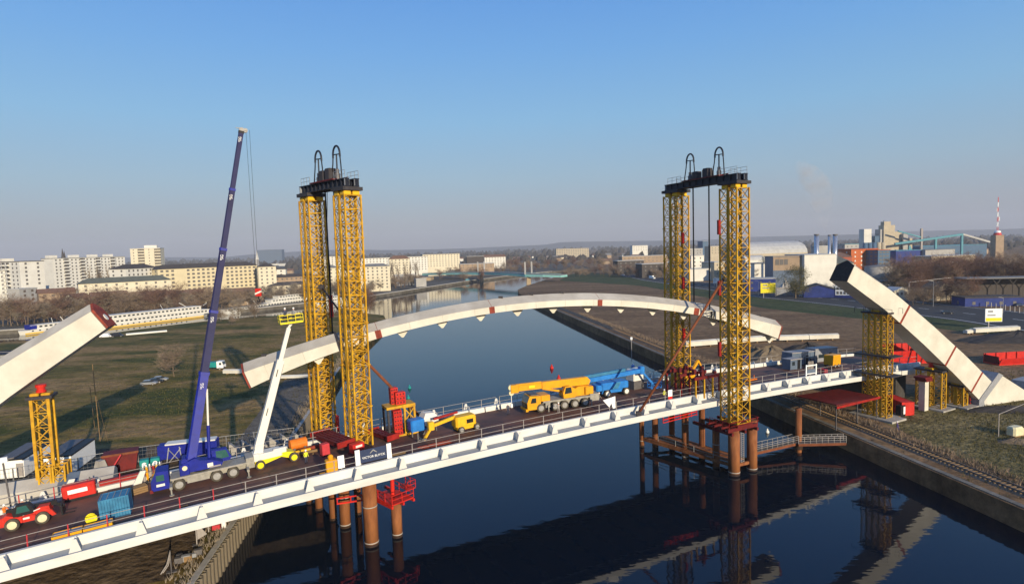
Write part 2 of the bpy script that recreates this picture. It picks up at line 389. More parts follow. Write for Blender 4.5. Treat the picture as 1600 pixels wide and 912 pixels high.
# sheet pile wall on the left bank
def sheet_piles():
    t = thing('sheet_pile_wall', 'rusty corrugated sheet pile wall along the left bank', 'quay wall', (bankL(70), 70, 0))
    n = 90; Y0 = 40.0; st = 1.2
    prof = [(0,0), (0.35,0), (0.5,0.45), (0.95,0.45), (1.1,0), (1.2,0)]
    mb = MB()
    for i in range(len(prof)-1):
        (a, da), (b, db) = prof[i], prof[i+1]
        mb.add([(da,a,-1.5),(db,b,-1.5),(db,b,3.15),(da,a,3.15),(da-0.06,a,-1.5),(db-0.06,b,-1.5),(db-0.06,b,3.15),(da-0.06,a,3.15)], [(0,1,2,3),(7,6,5,4),(3,2,6,7)])
    me = mb.mesh('sheet_pile', mat('sheet_pile', (0.20,0.17,0.12), 0.8, col2=(0.11,0.085,0.06), scale=0.8, stretch=(1,1,0.3)))
    for i in range(n):
        Y = Y0+i*st; o = link('sheet_pile', me, t); o.location = (bankL(Y)-bankL(70), Y-70, 0); o.rotation_euler = (0,0,math.atan(0.15))
    mb = MB()
    for Y in (40, 149): pass
    mb.bar((bankL(40)-0.5-bankL(70), -30, 3.1), (bankL(190)-0.5-bankL(70), 120, 3.1), 0.7, 0.25)
    part('capping_beam', mb, 'concrete', t)
sheet_piles()
# railway along the right quay
def railway():
    t = thing('railway_track', 'single railway track running along the right quay', 'railway', (0, 0, 0))
    cx = lambda Y: bankR(Y) + 5.2
    mb = MB()
    Ys = [10*i for i in range(0, 45)]
    sec = lambda Y, a: [(cx(Y)-1.9*a, Y, GZ-0.1), (cx(Y)+1.9*a, Y, GZ-0.1), (cx(Y)+1.35*a, Y, GZ+0.22), (cx(Y)-1.35*a, Y, GZ+0.22)]
    mb.loft([sec(Y, 1) for Y in Ys]); part('ballast_bed', mb, 'ballast', t)
    for s in (-0.75, 0.75):
        mb = MB(); mb.loft([[(cx(Y)+s-0.06, Y, GZ+0.26), (cx(Y)+s+0.06, Y, GZ+0.26), (cx(Y)+s+0.05, Y, GZ+0.44), (cx(Y)+s-0.05, Y, GZ+0.44)] for Y in Ys])
        part('rail', mb, 'rail_steel', t)
    me = MB().box(-1.25,1.25,-0.13,0.13,0,0.12).mesh('sleeper', 'wood')
    for i in range(290):
        Y = 40+i*0.75; o = link('sleeper', me, t); o.location = (cx(Y), Y, GZ+0.18)
railway()
# ================================================================== BRIDGE DECK
V0, V1 = 72.8, 93.2                                        # outer edges of the deck
UA, UB = -62.0, 144.0
def bridge():
    t = thing('bridge_deck', 'long bridge deck with white steel edge girders and brown running surface', 'bridge', W(40, 83, 0))
    base = Vector(t.location)
    US = [UA + (UB-UA)*i/60 for i in range(61)]
    def strip(name, sect, m_, us=US, label=None):
        mb = MB(); mb.loft([[W(u, v, zfl(u)+z)-base for v, z in sect] for u in us]); return part(name, mb, m_, t, label=label)
    strip('deck_slab', [(75.6,0.35),(90.4,0.35),(90.4,DK),(75.6,DK)], 'deck_brown')
    for nm, s, e in (('front', 1, V0), ('rear', -1, V1)):
        g = strip('edge_girder', [(e+s*2.15,-0.1),(e+s*2.75,-0.1),(e+s*2.75,1.78),(e+s*2.3,1.78)] if s > 0 else [(e+s*2.75,0),(e+s*2.15,0),(e+s*2.3,1.55),(e+s*2.75,1.55)], 'white_deck')
        strip('ledge', [(e+s*0.12,0.62),(e+s*2.2,0.55),(e+s*2.2,0.72),(e+s*0.12,0.74)], 'ledge_shade_grey')
        strip('fascia', [(e,0.0),(e+s*0.14,0.0),(e+s*0.14,0.92),(e,0.92)], 'white_deck')
        br = MB(); br.prism([(0.55*s,0),(1.9*s,0),(1.9*s,1.05),(1.5*s,1.2)], 0, -0.05, 0.05)
        br.prism([(-0.55,0),(0.55,0),(0.16,1.35),(-0.16,1.35)], 1, min(0.45*s,0.54*s), max(0.45*s,0.54*s))
        me = br.mesh('bracket', 'white_deck')
        k = 0
        for i in range(32):
            u = -34.6 + i*5.75
            if u > UB-1: break
            o = link('bracket', me, t); o.location = W(u, e+s*0.25, zfl(u)+0.73)-base; o.rotation_euler = (0,0,ANG)
        # railings
        vr = e+s*3.05; tops = (1.05, 2.15) if s > 0 else (1.05, 2.15)
        for j in range(2):
            mb = MB(); z = DK+(1.15, 1.95)[j]
            for a, b in zip(US, US[1:]):
                mb.tube(W(a,vr,zfl(a)+z)-base, W(b,vr,zfl(b)+z)-base, 0.035, 5, cap=False)
            part('handrail', mb, 'rail_grey', t)
        pm = MB().bar((0,0,0),(0,0,1.98),0.09); mg = pm.mesh('railing_post','rail_grey'); mr_ = pm.mesh('railing_post','rail_red')
        for i in range(60):
            u = UA+2+i*3.4
            if u > UB: break
            o = link('railing_post', mr_ if (u < 3) else mg, t); o.location = W(u, vr, zfl(u)+DK)-base
    # cross girders under the slab
    me = MB().box(-0.2,0.2,-7.2,7.2,-0.35,0.35).mesh('cross_girder','steel_dull')
    for i in range(40):
        u = UA+3+i*5.0
        if u > UB: break
        o = link('cross_girder', me, t); o.location = W(u,83,zfl(u)+0.0)-base; o.rotation_euler = (0,0,ANG)
    # end plate
    mb = MB(); u = UB; mb.loft([[W(u+x,v,zfl(u)+z)-base for v,z in ((75.5,0.1),(90.5,0.1),(90.5,0.9),(75.5,0.9))] for x in (0.02,0.3)]); part('end_girder', mb, 'dark_red', t)
    return t
bridge()
# approach embankment block carrying the left deck end and abutments
mb = MB().loft([[W(u,v,z) for v,z in ((77,GZ-1),(89.5,GZ-1),(89.5,zfl(u)-0.4),(77,zfl(u)-0.4))] for u in (-60,-38)])
o = part('abutment', mb, 'concrete', None); tag(o, 'concrete abutment under the left end of the deck', 'abutment')
mb = MB().loft([[W(u,v,z) for v,z in ((76.5,GZ-1),(92,GZ-1),(92,zfl(139)-0.45),(76.5,zfl(139)-0.45))] for u in (133,141)])
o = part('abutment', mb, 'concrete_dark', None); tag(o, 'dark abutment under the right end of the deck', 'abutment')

# ================================================================== ARCH
def hexsec(C, T, hf, w, roof=0.85):
    """house-shaped section: C centre of the flank, T tangent (in the arch plane), hf flank height, w width, roof rise"""
    S = Vector((EU + EV*ARCH_K)).normalized(); lat = Vector((0,0,1)).cross(S).normalized()    # points away from the camera
    Nn = T.cross(lat).normalized()
    if Nn.z < 0: Nn = -Nn
    return [C - lat*w*0.5 - Nn*(hf/2), C - lat*w*0.5 + Nn*(hf/2), C - lat*w*0.04 + Nn*(hf/2+roof), C + lat*w*0.04 + Nn*(hf/2+roof), C + lat*w*0.5 + Nn*(hf/2), C + lat*w*0.5 - Nn*(hf/2)]
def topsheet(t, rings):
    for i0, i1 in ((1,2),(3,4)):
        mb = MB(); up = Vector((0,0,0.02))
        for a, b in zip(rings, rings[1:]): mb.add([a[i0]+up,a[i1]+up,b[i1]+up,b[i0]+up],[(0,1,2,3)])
        part('roof_shade_dirt', mb, 'arch_top', t)  # grey sheet that puts shade and dirt onto the upper facet
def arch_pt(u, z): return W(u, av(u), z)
def arch_z(u): return 30.1 - 8.2*((u-51)/45.0)**2            # centre line of the section being lifted
def arch_h(u): return 0.98 + 1.5*abs((u-51)/45.0)**4
def arch_middle():
    t = thing('arch_segment', 'long white curved arch segment hanging between the yellow lifting towers', 'arch segment', arch_pt(51, 29))
    base = Vector(t.location)
    fz = arch_z
    def ring(u, k=1.0, kk=1.0):
        du = 0.2; T = (arch_pt(u+du, fz(u+du)) - arch_pt(u-du, fz(u-du))).normalized()
        return [p-base for p in hexsec(arch_pt(u, fz(u)), T, arch_h(u)*k, 4.1*kk, 0.97*k)]
    cuts = [6.9, 24.5, 41.5, 59.5, 77.5, 81, 94.8]
    for a, b in zip(cuts, cuts[1:]):
        n = max(2, int((b-a)/1.5)); g = 0.03
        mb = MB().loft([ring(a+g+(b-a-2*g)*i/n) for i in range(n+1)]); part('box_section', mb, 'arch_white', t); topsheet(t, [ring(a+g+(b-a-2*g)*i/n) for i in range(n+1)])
    for u, wd_ in ((24.5,0.42), (41.5,0.42), (59.5,0.42), (77.5,0.5)):
        mb = MB().loft([ring(u-wd_,1.008,1.008), ring(u+wd_,1.008,1.008)]); part('joint_band', mb, 'red_lead', t, label='red-brown unpainted joint band')
    mb = MB().loft([ring(81-0.1,1.004,1.004), ring(81+0.1,1.004,1.004)]); part('joint_seam', mb, 'black', t)
    for u, s in ((6.9,-1), (94.8,1)):
        mb = MB().loft([ring(u+s*0.02,1.004,1.004), ring(u+s*0.22,1.004,1.004)]); part('end_plate', mb, 'red_lead', t, label='rust red end plate')
    for i in range(18):
        u = 9.4+i*4.9
        if min(abs(u-c) for c in (24.5,41.5,59.5,77.5,81)) < 1 or u > 94: continue
        mb = MB().loft([ring(u-0.035,1.006,1.006), ring(u+0.035,1.006,1.006)]); part('weld_seam', mb, 'weld', t)
    # hanger plates below
    S = (EU+EV*ARCH_K).normalized()
    for i in range(15):
        u = 10.2 + i*6.0
        dz = (fz(u+.3)-fz(u-.3))/0.6; T = (S+Vector((0,0,dz))).normalized(); c = arch_pt(u, fz(u)-arch_h(u)*0.5)-base
        lat = Vector((0,0,1)).cross(S).normalized()*0.05
        tri = [c-T*1.25+Vector((0,0,.1)), c+T*1.25+Vector((0,0,.1)), c+T*0.14-Vector((0,0,1.2)), c-T*0.14-Vector((0,0,1.2))]
        mb = MB().loft([[p-lat for p in tri],[p+lat for p in tri]]); part('hanger_plate', mb, 'arch_white', t)
    # wind scuffs / lifting lugs on top
    for u in (48.5, 53.7, 43.5, 86, 92, 9):
        mb = MB(); c = arch_pt(u, fz(u)+arch_h(u)*0.5+0.97)-base
        mb.box(c.x-0.35,c.x+0.35,c.y-0.25,c.y+0.25,c.z-0.15,c.z+0.3); part('lifting_lug', mb, 'tower_dark', t)
    # clamp frames where the strands hold
    for u in (19.0, 84.0):
        mb = MB(); rr = ring(u, 1.12, 1.1); rr2 = ring(u+1.1, 1.12, 1.1)
        for q in (rr, rr2):
            for k in range(6): mb.bar(q[k], q[(k+1)%6], 0.22)
        part('lifting_clamp', mb, 'tower_dark', t)
arch_middle()
def stub(name, label, pts, hs, bands, tip_mat, tip_hollow, w=3.3):
    t = thing(name, label, 'arch segment', arch_pt(pts[0][0], GZ)); base = Vector(t.location)
    P3 = [arch_pt(u, z) for u, z in pts]
    def at(s):
        k = min(int(s), len(P3)-2); f = s-k; c = P3[k].lerp(P3[k+1], f)
        T = (P3[k+1]-P3[k]).normalized(); T2 = (P3[min(k+2,len(P3)-1)]-P3[k]).normalized() if k+2 < len(P3) else T
        return c, T.lerp(T2, f*0.5).normalized(), hs[k]*(1-f)+hs[k+1]*f
    def ring(s, k=1.0):
        c, T, h = at(s); return [p-base for p in hexsec(c, T, h*k, w*k, 1.0*k)]
    n = len(P3)-1; ends = [0]+bands+[n]
    for a, b in zip(ends, ends[1:]):
        m_ = max(2, int((b-a)*5)); g = 0.005
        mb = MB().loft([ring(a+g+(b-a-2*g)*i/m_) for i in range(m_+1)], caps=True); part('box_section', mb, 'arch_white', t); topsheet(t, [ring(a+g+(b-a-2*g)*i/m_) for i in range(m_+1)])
    for s in bands:
        mb = MB().loft([ring(s-0.022,1.006), ring(s+0.022,1.006)]); part('joint_band', mb, 'red_lead', t, label='red-brown joint band')
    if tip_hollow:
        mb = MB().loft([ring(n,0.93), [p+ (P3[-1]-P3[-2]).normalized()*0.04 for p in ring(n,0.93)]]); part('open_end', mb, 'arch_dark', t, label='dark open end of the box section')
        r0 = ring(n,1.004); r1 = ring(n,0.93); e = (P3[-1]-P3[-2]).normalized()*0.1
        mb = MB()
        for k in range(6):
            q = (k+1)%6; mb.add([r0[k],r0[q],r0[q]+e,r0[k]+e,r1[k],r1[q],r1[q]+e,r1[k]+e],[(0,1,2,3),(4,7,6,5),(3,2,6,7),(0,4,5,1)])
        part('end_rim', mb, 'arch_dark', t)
    else:
        e = (P3[-1]-P3[-2]).normalized()
        mb = MB().loft([[p+e*0.02 for p in ring(n,1.003)], [p+e*0.3 for p in ring(n,0.98)]]); part('end_plate', mb, tip_mat, t, label='rust brown end plate')
        c, T, h = at(n); c = c-base + e*0.33
        mb = MB().tube(c, c+e*0.1, 0.45, 12); part('man_hole', mb, 'white_paint', t)
    return t, base
stub('arch_stub', 'white arch stub rising at the left edge above a yellow support tower', [(-52,1.0),(-40,10.2),(-30,17.4),(-20.5,24.5),(-9.9,31.6)], [5.4,4.8,4.2,3.6,2.75], [1.5], 'red_lead', False, w=3.4)
rs, rbase = stub('arch_stub', 'white arch stub leaning up from its foot on the right bank, dark open top', [(147.8,5.4),(139.4,12.4),(130.4,19.4),(120.8,26.4),(110.9,32.4)], [5.0,4.7,4.3,3.9,3.4], [0.41,1.29,2.62], 'red_lead', True, w=4.1)
# foot of the right stub: wedge shaped springing block and grey collar
def foot():
    base = rbase
    S = (EU+EV*ARCH_K).normalized(); lat = Vector((0,0,1)).cross(S).normalized()
    def P(u, z, l): return arch_pt(u, z)-base+lat*l
    mb = MB(); poly = [(146.6,GZ-0.4),(146.2,3.9),(151.6,8.9),(163.0,GZ-0.4)]
    mb.loft([[P(u,z,-2.15) for u,z in poly],[P(u,z,2.15) for u,z in poly]]); part('springing_block', mb, 'arch_white', rs)
    poly = [(144.9,GZ-0.4),(144.9,4.4),(150.4,9.7),(151.7,9.05),(146.3,4.0),(146.7,GZ-0.4)]
    mb = MB(); mb.loft([[P(u,z,-2.23) for u,z in poly],[P(u,z,2.23) for u,z in poly]]); part('collar', mb, 'grey_panel', rs)
foot()
# ================================================================== LIFTING TOWERS
def mast_meshes(wx, wy, h, chord=0.26, brace=0.12, ph=None, zig=False):
    ch = MB(); br = MB(); n = max(2, round(h/(ph or max(wx, wy)))); st = h/n
    X = (-wx/2+chord/2, wx/2-chord/2); Y = (-wy/2+chord/2, wy/2-chord/2)
    for x in X:
        for y in Y: ch.bar((x,y,0),(x,y,h),chord)
    cs = [(X[0],Y[0]),(X[1],Y[0]),(X[1],Y[1]),(X[0],Y[1])]
    for k in range(4):
        a = cs[k]; b = cs[(k+1)%4]; nrm = (0,1,0) if k % 2 == 0 else (1,0,0); th = brace*0.4
        for i in range(n+1):
            z = min(h-0.1, max(0.1, i*st)); br.bar((*a,z),(*b,z),brace*1.1,th,up=nrm)
        for i in range(n):
            z0, z1 = i*st, (i+1)*st
            br.bar((*a,z0),(*b,z1),brace,th,up=nrm); br.bar((*b,z0),(*a,z1),brace,th,up=nrm)
    return ch, br
_mast_cache = {}
def mast(parent, loc, wx, wy, h, m_='tower_yellow', **kw):
    key = (wx, wy, h, m_, tuple(sorted(kw.items())))
    if key not in _mast_cache:
        c, b = mast_meshes(wx, wy, h, **kw); _mast_cache[key] = (c.mesh('mast', m_), b.mesh('bracing', m_))
    c, b = _mast_cache[key]
    o = link('mast', c, parent, loc); p = link('bracing', b, o); p['kind'] = 'stuff'; return o

def lift_tower(label, u, v, z0, z1, yaw, wx, wy):
    t = thing('lifting_tower', label, 'lifting tower', W(u, v, z0), ANG+yaw, 'lifting towers')
    h = z1-z0
    for s in (-1, 1):
        mast(t, (0, s*wy/4, 0), wx, wy/2-0.08, h, ph=1.95, chord=0.21, brace=0.095)
    part('base_plate', MB().box(-wx/2-0.2,wx/2+0.2,-wy/2-0.2,wy/2+0.2,-0.35,0.0), 'dark_red', t)
    for s in (-1,1):
        for q in (-1,1):
            part('head_block', MB().cbox(q*wx/4-0.55,q*wx/4+0.55,s*wy/4-0.6,s*wy/4+0.6,h,h+0.55,0.1), 'jlg_yellow', t)
    part('head_beam', MB().box(-wx/2-0.15,wx/2+0.15,-wy/2-0.1,wy/2+0.1,h+0.56,h+1.05), 'tower_dark', t)
    # section flanges and hoist locks
    mb = MB()
    for i in range(1, 6):
        z = h*i/6
        for s in (-1,1):
            for q in (-1,1):
                mb.box(q*(wx/2-.15)-.22,q*(wx/2-.15)+.22,s*(wy/2-.15)-.22,s*(wy/2-.15)+.22,z-.08,z+.08)
    part('section_flange', mb, 'tower_yellow', t, kind='stuff')
    return t
LY = R(17); RY = 0.0
LW = (2.75, 3.2); RW = (3.05, 3.8)
TL = [(20.4,85.7), (17.4,95.6)]; TR = [(79.6,70.4), (80.7,84.9)]
lift_tower('front yellow lattice lifting tower of the left pair', *TL[0], zd(20)-0.2, 47.2, LY, *LW)
lift_tower('rear yellow lattice lifting tower of the left pair, behind the arch', *TL[1], 9.0, 47.2, LY, *LW)
lift_tower('front yellow lattice lifting tower of the right pair, standing on piles before the deck', *TR[0], 9.0, 47.8, RY, *RW)
lift_tower('rear yellow lattice lifting tower of the right pair, behind the arch', *TR[1], zd(80)-0.2, 47.8, RY, *RW)
# red and white strips of the tower climbing gear
def tower_box(label, x, y, u, v, m_, h=3.2, w=0.5):
    p = W(u, v, 0); z = None
    lo, hi = -10, 90
    for _ in range(50):
        z = (lo+hi)/2; q = Vector((p.x,p.y,z-CAM_H)); yy = 456-FPX*q.dot(_u)/q.dot(_f)
        if yy > y: lo = z
        else: hi = z
    o = part('cable_case', MB().cbox(-w/2,w/2,-w/2,w/2,0,h,0.08), m_, None, loc=W(u,v,z-h/2)); o.rotation_euler = (0,0,ANG)
    tag(o, label, 'steel case', 'red cases fixed to the lifting towers')
tower_box('red case high up on the rear left lifting tower', 505, 478, 19.2, 94.2, 'bright_red', 3.4)
tower_box('red case low on the rear left lifting tower', 518, 665, 19.2, 94.2, 'bright_red', 3.4)
tower_box('red case on the rear right tower above the arch', 1062, 442, 80.2, 82.7, 'bright_red', 2.2)
tower_box('red case on the rear right tower below the arch', 1062, 522, 80.2, 82.7, 'bright_red', 2.2)
tower_box('red case at the head of the rear right tower', 1062, 372, 80.2, 82.7, 'bright_red', 2.0)
tower_box('dark red case high on the front right tower', 1127, 355, 77.8, 72.0, 'steel_red', 2.4)
tower_box('dark red case at road height on the front right tower', 1127, 450, 77.8, 72.0, 'steel_red', 2.4)
tower_box('dark red case low on the front right tower', 1127, 545, 77.8, 72.0, 'steel_red', 2.4)

def gantry(label, A, B, z, over, yaw, jacks):
    a = W(*A, z); b = W(*B, z); c = (a+b)/2; dr = (b-a).normalized(); Lh = (b-a).length/2+over
    rz = math.atan2(dr.y, dr.x)
    t = thing('lifting_gantry', label, 'lifting gantry', c, rz, 'lifting gantries')
    for s in (-1, 1):
        g = MB(); y = s*0.75
        g.box(-Lh,Lh,y-0.35,y+0.35,0,0.12); g.box(-Lh,Lh,y-0.35,y+0.35,1.0,1.12); g.box(-Lh,Lh,y-0.07,y+0.07,0.12,1.0)
        gi = part('girder', g, 'beam_navy', t)
        st = MB().box(-0.05,0.05,-0.3,0.3,0.12,1.0).mesh('stiffener','beam_navy')
        n = 12
        for i in range(n): o = link('stiffener', st, gi); o.location = (-Lh+0.1+(2*Lh-0.2)*i/(n-1), y, 0)
    for x in (-Lh+0.2, Lh-0.2): part('end_frame', MB().box(x-.1,x+.1,-1.1,-0.4,0.02,1.1).box(x-.1,x+.1,0.4,1.1,0.02,1.1), 'grey_panel', t)
    mb = MB()
    for i in range(7): mb.bar((-Lh*.8+Lh*1.6*i/6,-0.4,0.2),(-Lh*.8+Lh*1.6*i/6,0.4,0.95),0.1)
    part('cross_brace', mb, 'beam_navy', t)
    part('red_deck', MB().box(-Lh*0.55,Lh*0.45,-1.3,1.3,1.13,1.3).box(-Lh*.5,-Lh*.1,-1.35,-1.25,1.3,1.7), 'dark_red', t)
    for x, hh in jacks:
        part('pump_unit', MB().cbox(x-0.65,x+0.65,-0.6,0.6,1.3,1.3+hh*.8,0.1).bar((x-.7,-.65,1.3),(x-.7,-.65,1.5+hh*.8),.1).bar((x+.7,-.65,1.3),(x+.7,-.65,1.5+hh*.8),.1), 'tower_dark', t)
        part('pump_panel', MB().box(x-0.3,x+0.2,-0.64,-0.605,1.7,1.2+hh*.7), 'rail_grey', t)
    for s, x in ((-1,-Lh*0.42),(1,Lh*0.36)):
        # strand jack with its arched strand guide
        part('strand_jack', MB().lathe([(0.4,1.3),(0.4,2.1),(0.28,2.2),(0.28,2.7),(0.18,2.8)],12,(x,0,0)), 'steel_dull', t)
        part('guide_post', MB().tube((x,0,2.7),(x,0,4.75),0.11,8), 'beam_navy', t)
        r_ = 0.95
        arc = [(x+r_*math.cos(th), 0, 4.75+1.25*math.sin(th)) for th in [math.pi*i/10 for i in range(11)]]
        part('strand_guide', MB().path([(x+r_,0,4.4)]+arc+[(x-r_,0,4.4)],0.14,8), 'beam_navy', t)
        part('guide_arm', MB().bar((x-r_-.1,0,4.75),(x+r_+.1,0,4.88),0.14), 'beam_navy', t)
        part('strand_bundle', MB().path([(x-r_,0,4.5),(x-r_-.15,0,3.2),(x-r_-.25,0,1.2)],0.09,6).path([(x+r_,0,4.6),(x+r_+.15,0,3.6),(x+r_+.55,0,1.9),(x+r_+.6,0,1.1)],0.09,6), 'black', t)
    for x0_, x1_ in ((-Lh*.98,-Lh*.55),(Lh*.5,Lh*.9)):
        for y in (-1.05, 1.05):
            mb = MB()
            for i in range(4): xx = x0_+(x1_-x0_)*i/3; mb.bar((xx,y,1.12),(xx,y,2.2),0.05)
            mb.bar((x0_,y,2.2),(x1_,y,2.2),0.05); mb.bar((x0_,y,1.65),(x1_,y,1.65),0.05)
            part('guard_rail', mb, 'galv', t)
    part('warning_sign', MB().box(Lh*.22,Lh*.45,-1.42,-1.36,1.0,1.6), 'bright_red', t)
    # the two strand hangers down to the arch
    return t, c, dr
g1, c1, d1 = gantry('dark lifting gantry spanning the heads of the left towers', TL[0], TL[1], 48.3, 1.6, LY, ((0.9,2.0),(-0.9,2.2)))
g2, c2, d2 = gantry('dark lifting gantry spanning the heads of the right towers', TR[0], TR[1], 48.9, 1.9, RY, ((1.6,1.7),(-1.1,2.0)))
for lab, g, tgt, f in (('front hanger rope bundle of the left gantry', c1+d1*-1.6, arch_pt(19.5, arch_z(19.5)+1.2), -0.8), ('rear hanger rope bundle of the left gantry', c1+d1*0.9, arch_pt(19.5, arch_z(19.5)+1.2), 0.8),
                       ('front hanger rope bundle of the right gantry, over the arch', c2+d2*-1.4, arch_pt(84.3, arch_z(84.3)+1.2), -1.0), ('rear hanger rope bundle of the right gantry, beside the rear tower', c2+d2*2.6, arch_pt(80.5, arch_z(80.5)+1.2), 1.0)):
    top = g; bot = Vector((g.x, g.y, tgt.z+0.2))
    o = part('hanger_strands', MB().tube((0,0,0), (0,0,(top.z-bot.z)), 0.12, 6).box(-.35,.35,-.35,.35,-1.0,0.1), 'black', None, loc=bot)
    tag(o, lab, 'rope', 'lifting strands')
# loose cable on the left gantry
o = part('loose_cable', MB().path([(0,0,0),(-.2,0,-4),(-.5,0,-8),(-.2,0,-12),(-.35,0,-20)],0.05,5), 'black', None, loc=c1+d1*0.2+Vector((0,0,1)))
tag(o, 'thin loose cable dangling from the left gantry', 'cable')

# ================================================================== DIAGONAL STRUTS
def strut(label, p, q, m_, r=0.24):
    p = Vector(p); q = Vector(q)
    t = thing('bracing_strut', label, 'strut', p, 0, 'diagonal bracing struts')
    part('pipe', MB().tube((0,0,0), q-p, r, 10), m_, t, smooth=True)
    dd = (q-p).normalized()
    part('end_shoe', MB().box(-.4,.4,-.35,.35,-.35,.35), 'tower_dark', t)
    part('pin_plate', MB().bar(q-p-dd*0.6, q-p+dd*0.3, 0.5, 0.16), 'tower_dark', t)
strut('rust red diagonal strut from the left front tower down to the deck', W(31.5,89.0,zd(31.5)+0.6), W(21.5,86.5,24.2), 'pipe_rust', 0.22)
strut('grey brown diagonal strut from the deck edge up to the right front tower', W(61.6,73.6,zfl(61.6)+1.1), W(78.4,71.6,33.0), 'pipe_rust', 0.22)
strut('dark thin strut between the left towers above the arch', W(17.9,94.2,34.2), W(20.2,87.6,29.0), 'tower_dark', 0.14)

# ================================================================== PILES
def pile(label, x, y, r, ztop, weld=None):
    p = G(x, y, 0); p.z = 0
    t = thing('steel_pile', label, 'steel pile', p, 0, 'rusty steel piles in the canal')
    part('shaft', MB().lathe([(r,0.35),(r,ztop)],20), 'pile_rust', t, smooth=False)
    part('wet_foot', MB().lathe([(r*1.002,-3),(r*1.002,0.35)],20), 'pile_wet', t)
    for z in (weld or []):
        part('weld_ring', MB().lathe([(r*1.0,z-0.07),(r*1.035,z-0.05),(r*1.035,z+0.05),(r,z+0.07)],20), 'concrete', t)
    for pl in t.children: 
        for f in pl.data.polygons: f.use_smooth = len(f.vertices) == 4
    return p
lab = 'rusty pile under the left towers, '
pile(lab+'thick and frontmost', 581, 850, 0.95, 9.8, [5.4,0.5])
pile(lab+'outside the deck edge, carrying the red work platform', 621, 837, 0.72, 4.75, [0.45])
pile(lab+'third from the front with a drip stain', 540, 822, 0.78, 9.6, [4.4,0.45])
pile(lab+'slender, between the two thick ones', 560, 802, 0.52, 9.6, [2.9])
pile(lab+'slender with no ring', 521, 811, 0.55, 9.6)
pile(lab+'second from the left', 499, 795, 0.62, 9.6, [])
pile(lab+'leftmost and farthest back', 484, 785, 0.55, 9.6, [])
lab = 'rusty pile under the right towers, '
RP = [('thick and frontmost with a white ring at the water', 1147,741,0.95,8.4,[0.55]), ('beside the frontmost, right of the ladder', 1175,734,0.85,8.8,[0.4]), ('short slender with a ring halfway', 1119,730,0.6,8.4,[4.2]),
      ('orange brown, ringed near the head', 1071,715,0.62,8.6,[6.5,0.4]), ('bright orange brown, second from the left', 1024,700,0.58,9.5,[]), ('leftmost, ringed near the water', 1003,697,0.48,9.5,[1.2]),
      ('shaded, behind the ringed one', 1097,712,0.55,9.5,[]), ('shaded and farthest back', 1050,694,0.55,9.5,[2.0])]
for a in RP: pile(lab+a[0], *a[1:])
# bracing frame and walkway between the right piles
t = thing('pile_walkway', 'rusty low walkway framing the right piles just above the water', 'walkway', G(1100,720,0))
b0 = Vector(t.location)
def lp(x, y, z): return G(x, y, 0)-b0+Vector((0,0,z))
for (xa,ya),(xb,yb) in (((1003,697),(1147,741)), ((1050,694),(1175,734)), ((1147,741),(1175,734)), ((1003,697),(1050,694)), ((1071,715),(1097,712))):
    part('beam', MB().bar(lp(xa,ya,1.5), lp(xb,yb,1.5), 0.35, 0.5), 'pile_rust', t)
part('grating', MB().loft([[lp(1010,700,1.85),lp(1045,696,1.85),lp(1045,696,1.92),lp(1010,700,1.92)],[lp(1140,738,1.85),lp(1168,732,1.85),lp(1168,732,1.92),lp(1140,738,1.92)]]), 'pile_rust', t)
mb = MB()
for f in (0,0.2,0.4,0.6,0.8,1.0):
    a = lp(1003,697,1.9).lerp(lp(1147,741,1.9),f); mb.bar(a, a+Vector((0,0,1.1)), 0.06)
mb.bar(lp(1003,697,3.0), lp(1147,741,3.0), 0.06); mb.bar(lp(1003,697,2.45), lp(1147,741,2.45), 0.05)
part('guard_rail', mb, 'galv', t)
# ladder on the front pile group
p = G(1160,737,0); t = thing('access_ladder', 'pale green access ladder between the two front right piles', 'ladder', p, ANG)
mb = MB()
for s in (-0.35,0.35): mb.bar((s,0,1.5),(s,0,8.8),0.09)
part('stile', mb, 'rail_grey', t)
me = MB().bar((-0.35,0,0),(0.35,0,0),0.06).mesh('rung','rail_grey')
for i in range(20): o = link('rung', me, t); o.location = (0,0,1.8+i*0.35)
# grillage on top of right piles that carries the front tower
t = thing('tower_grillage', 'rusty red steel grillage under the front right tower', 'grillage', W(79.6,70.4,8.6), ANG); 
for y in (-1.6,-0.2,1.4,2.8): part('beam', MB().box(-3.6,3.4,y-0.2,y+0.2,-0.55,0.02), 'dark_red', t)
for x in (-3.0,0,2.9): part('beam', MB().box(x-0.2,x+0.2,-2.2,6.5,-1.05,-0.57), 'dark_red', t)
mb = MB()
for x in (-3.4,3.3):
    for i in range(4): mb.bar((x,-1.8+i*1.4,0),(x,-1.8+i*1.4,1.1),0.06)
    mb.bar((x,-1.8,1.1),(x,2.4,1.1),0.06); mb.bar((x,-1.8,.55),(x,2.4,.55),0.05)
mb.bar((-3.4,-2.1,1.1),(3.3,-2.1,1.1),0.06); mb.bar((-3.4,-2.1,.55),(3.3,-2.1,.55),0.05)
part('guard_rail', mb, 'steel_red', t)
# red scaffold hung below the deck near the right towers
t = thing('hanging_scaffold', 'bright red scaffold rail hung below the deck left of the right towers', 'scaffold', W(71.5,74.0,zfl(71)-0.9), ANG)
part('rail', MB().bar((-4.5,0,0),(3,0,0.25),0.16).bar((-4.5,0,-.5),(3,0,-.25),0.12), 'bright_red', t)
mb = MB()
for i in range(7): mb.bar((-4.5+i*1.25,0,-.5),(-4.5+i*1.25,0,0.7),0.09)
part('post', mb, 'bright_red', t)
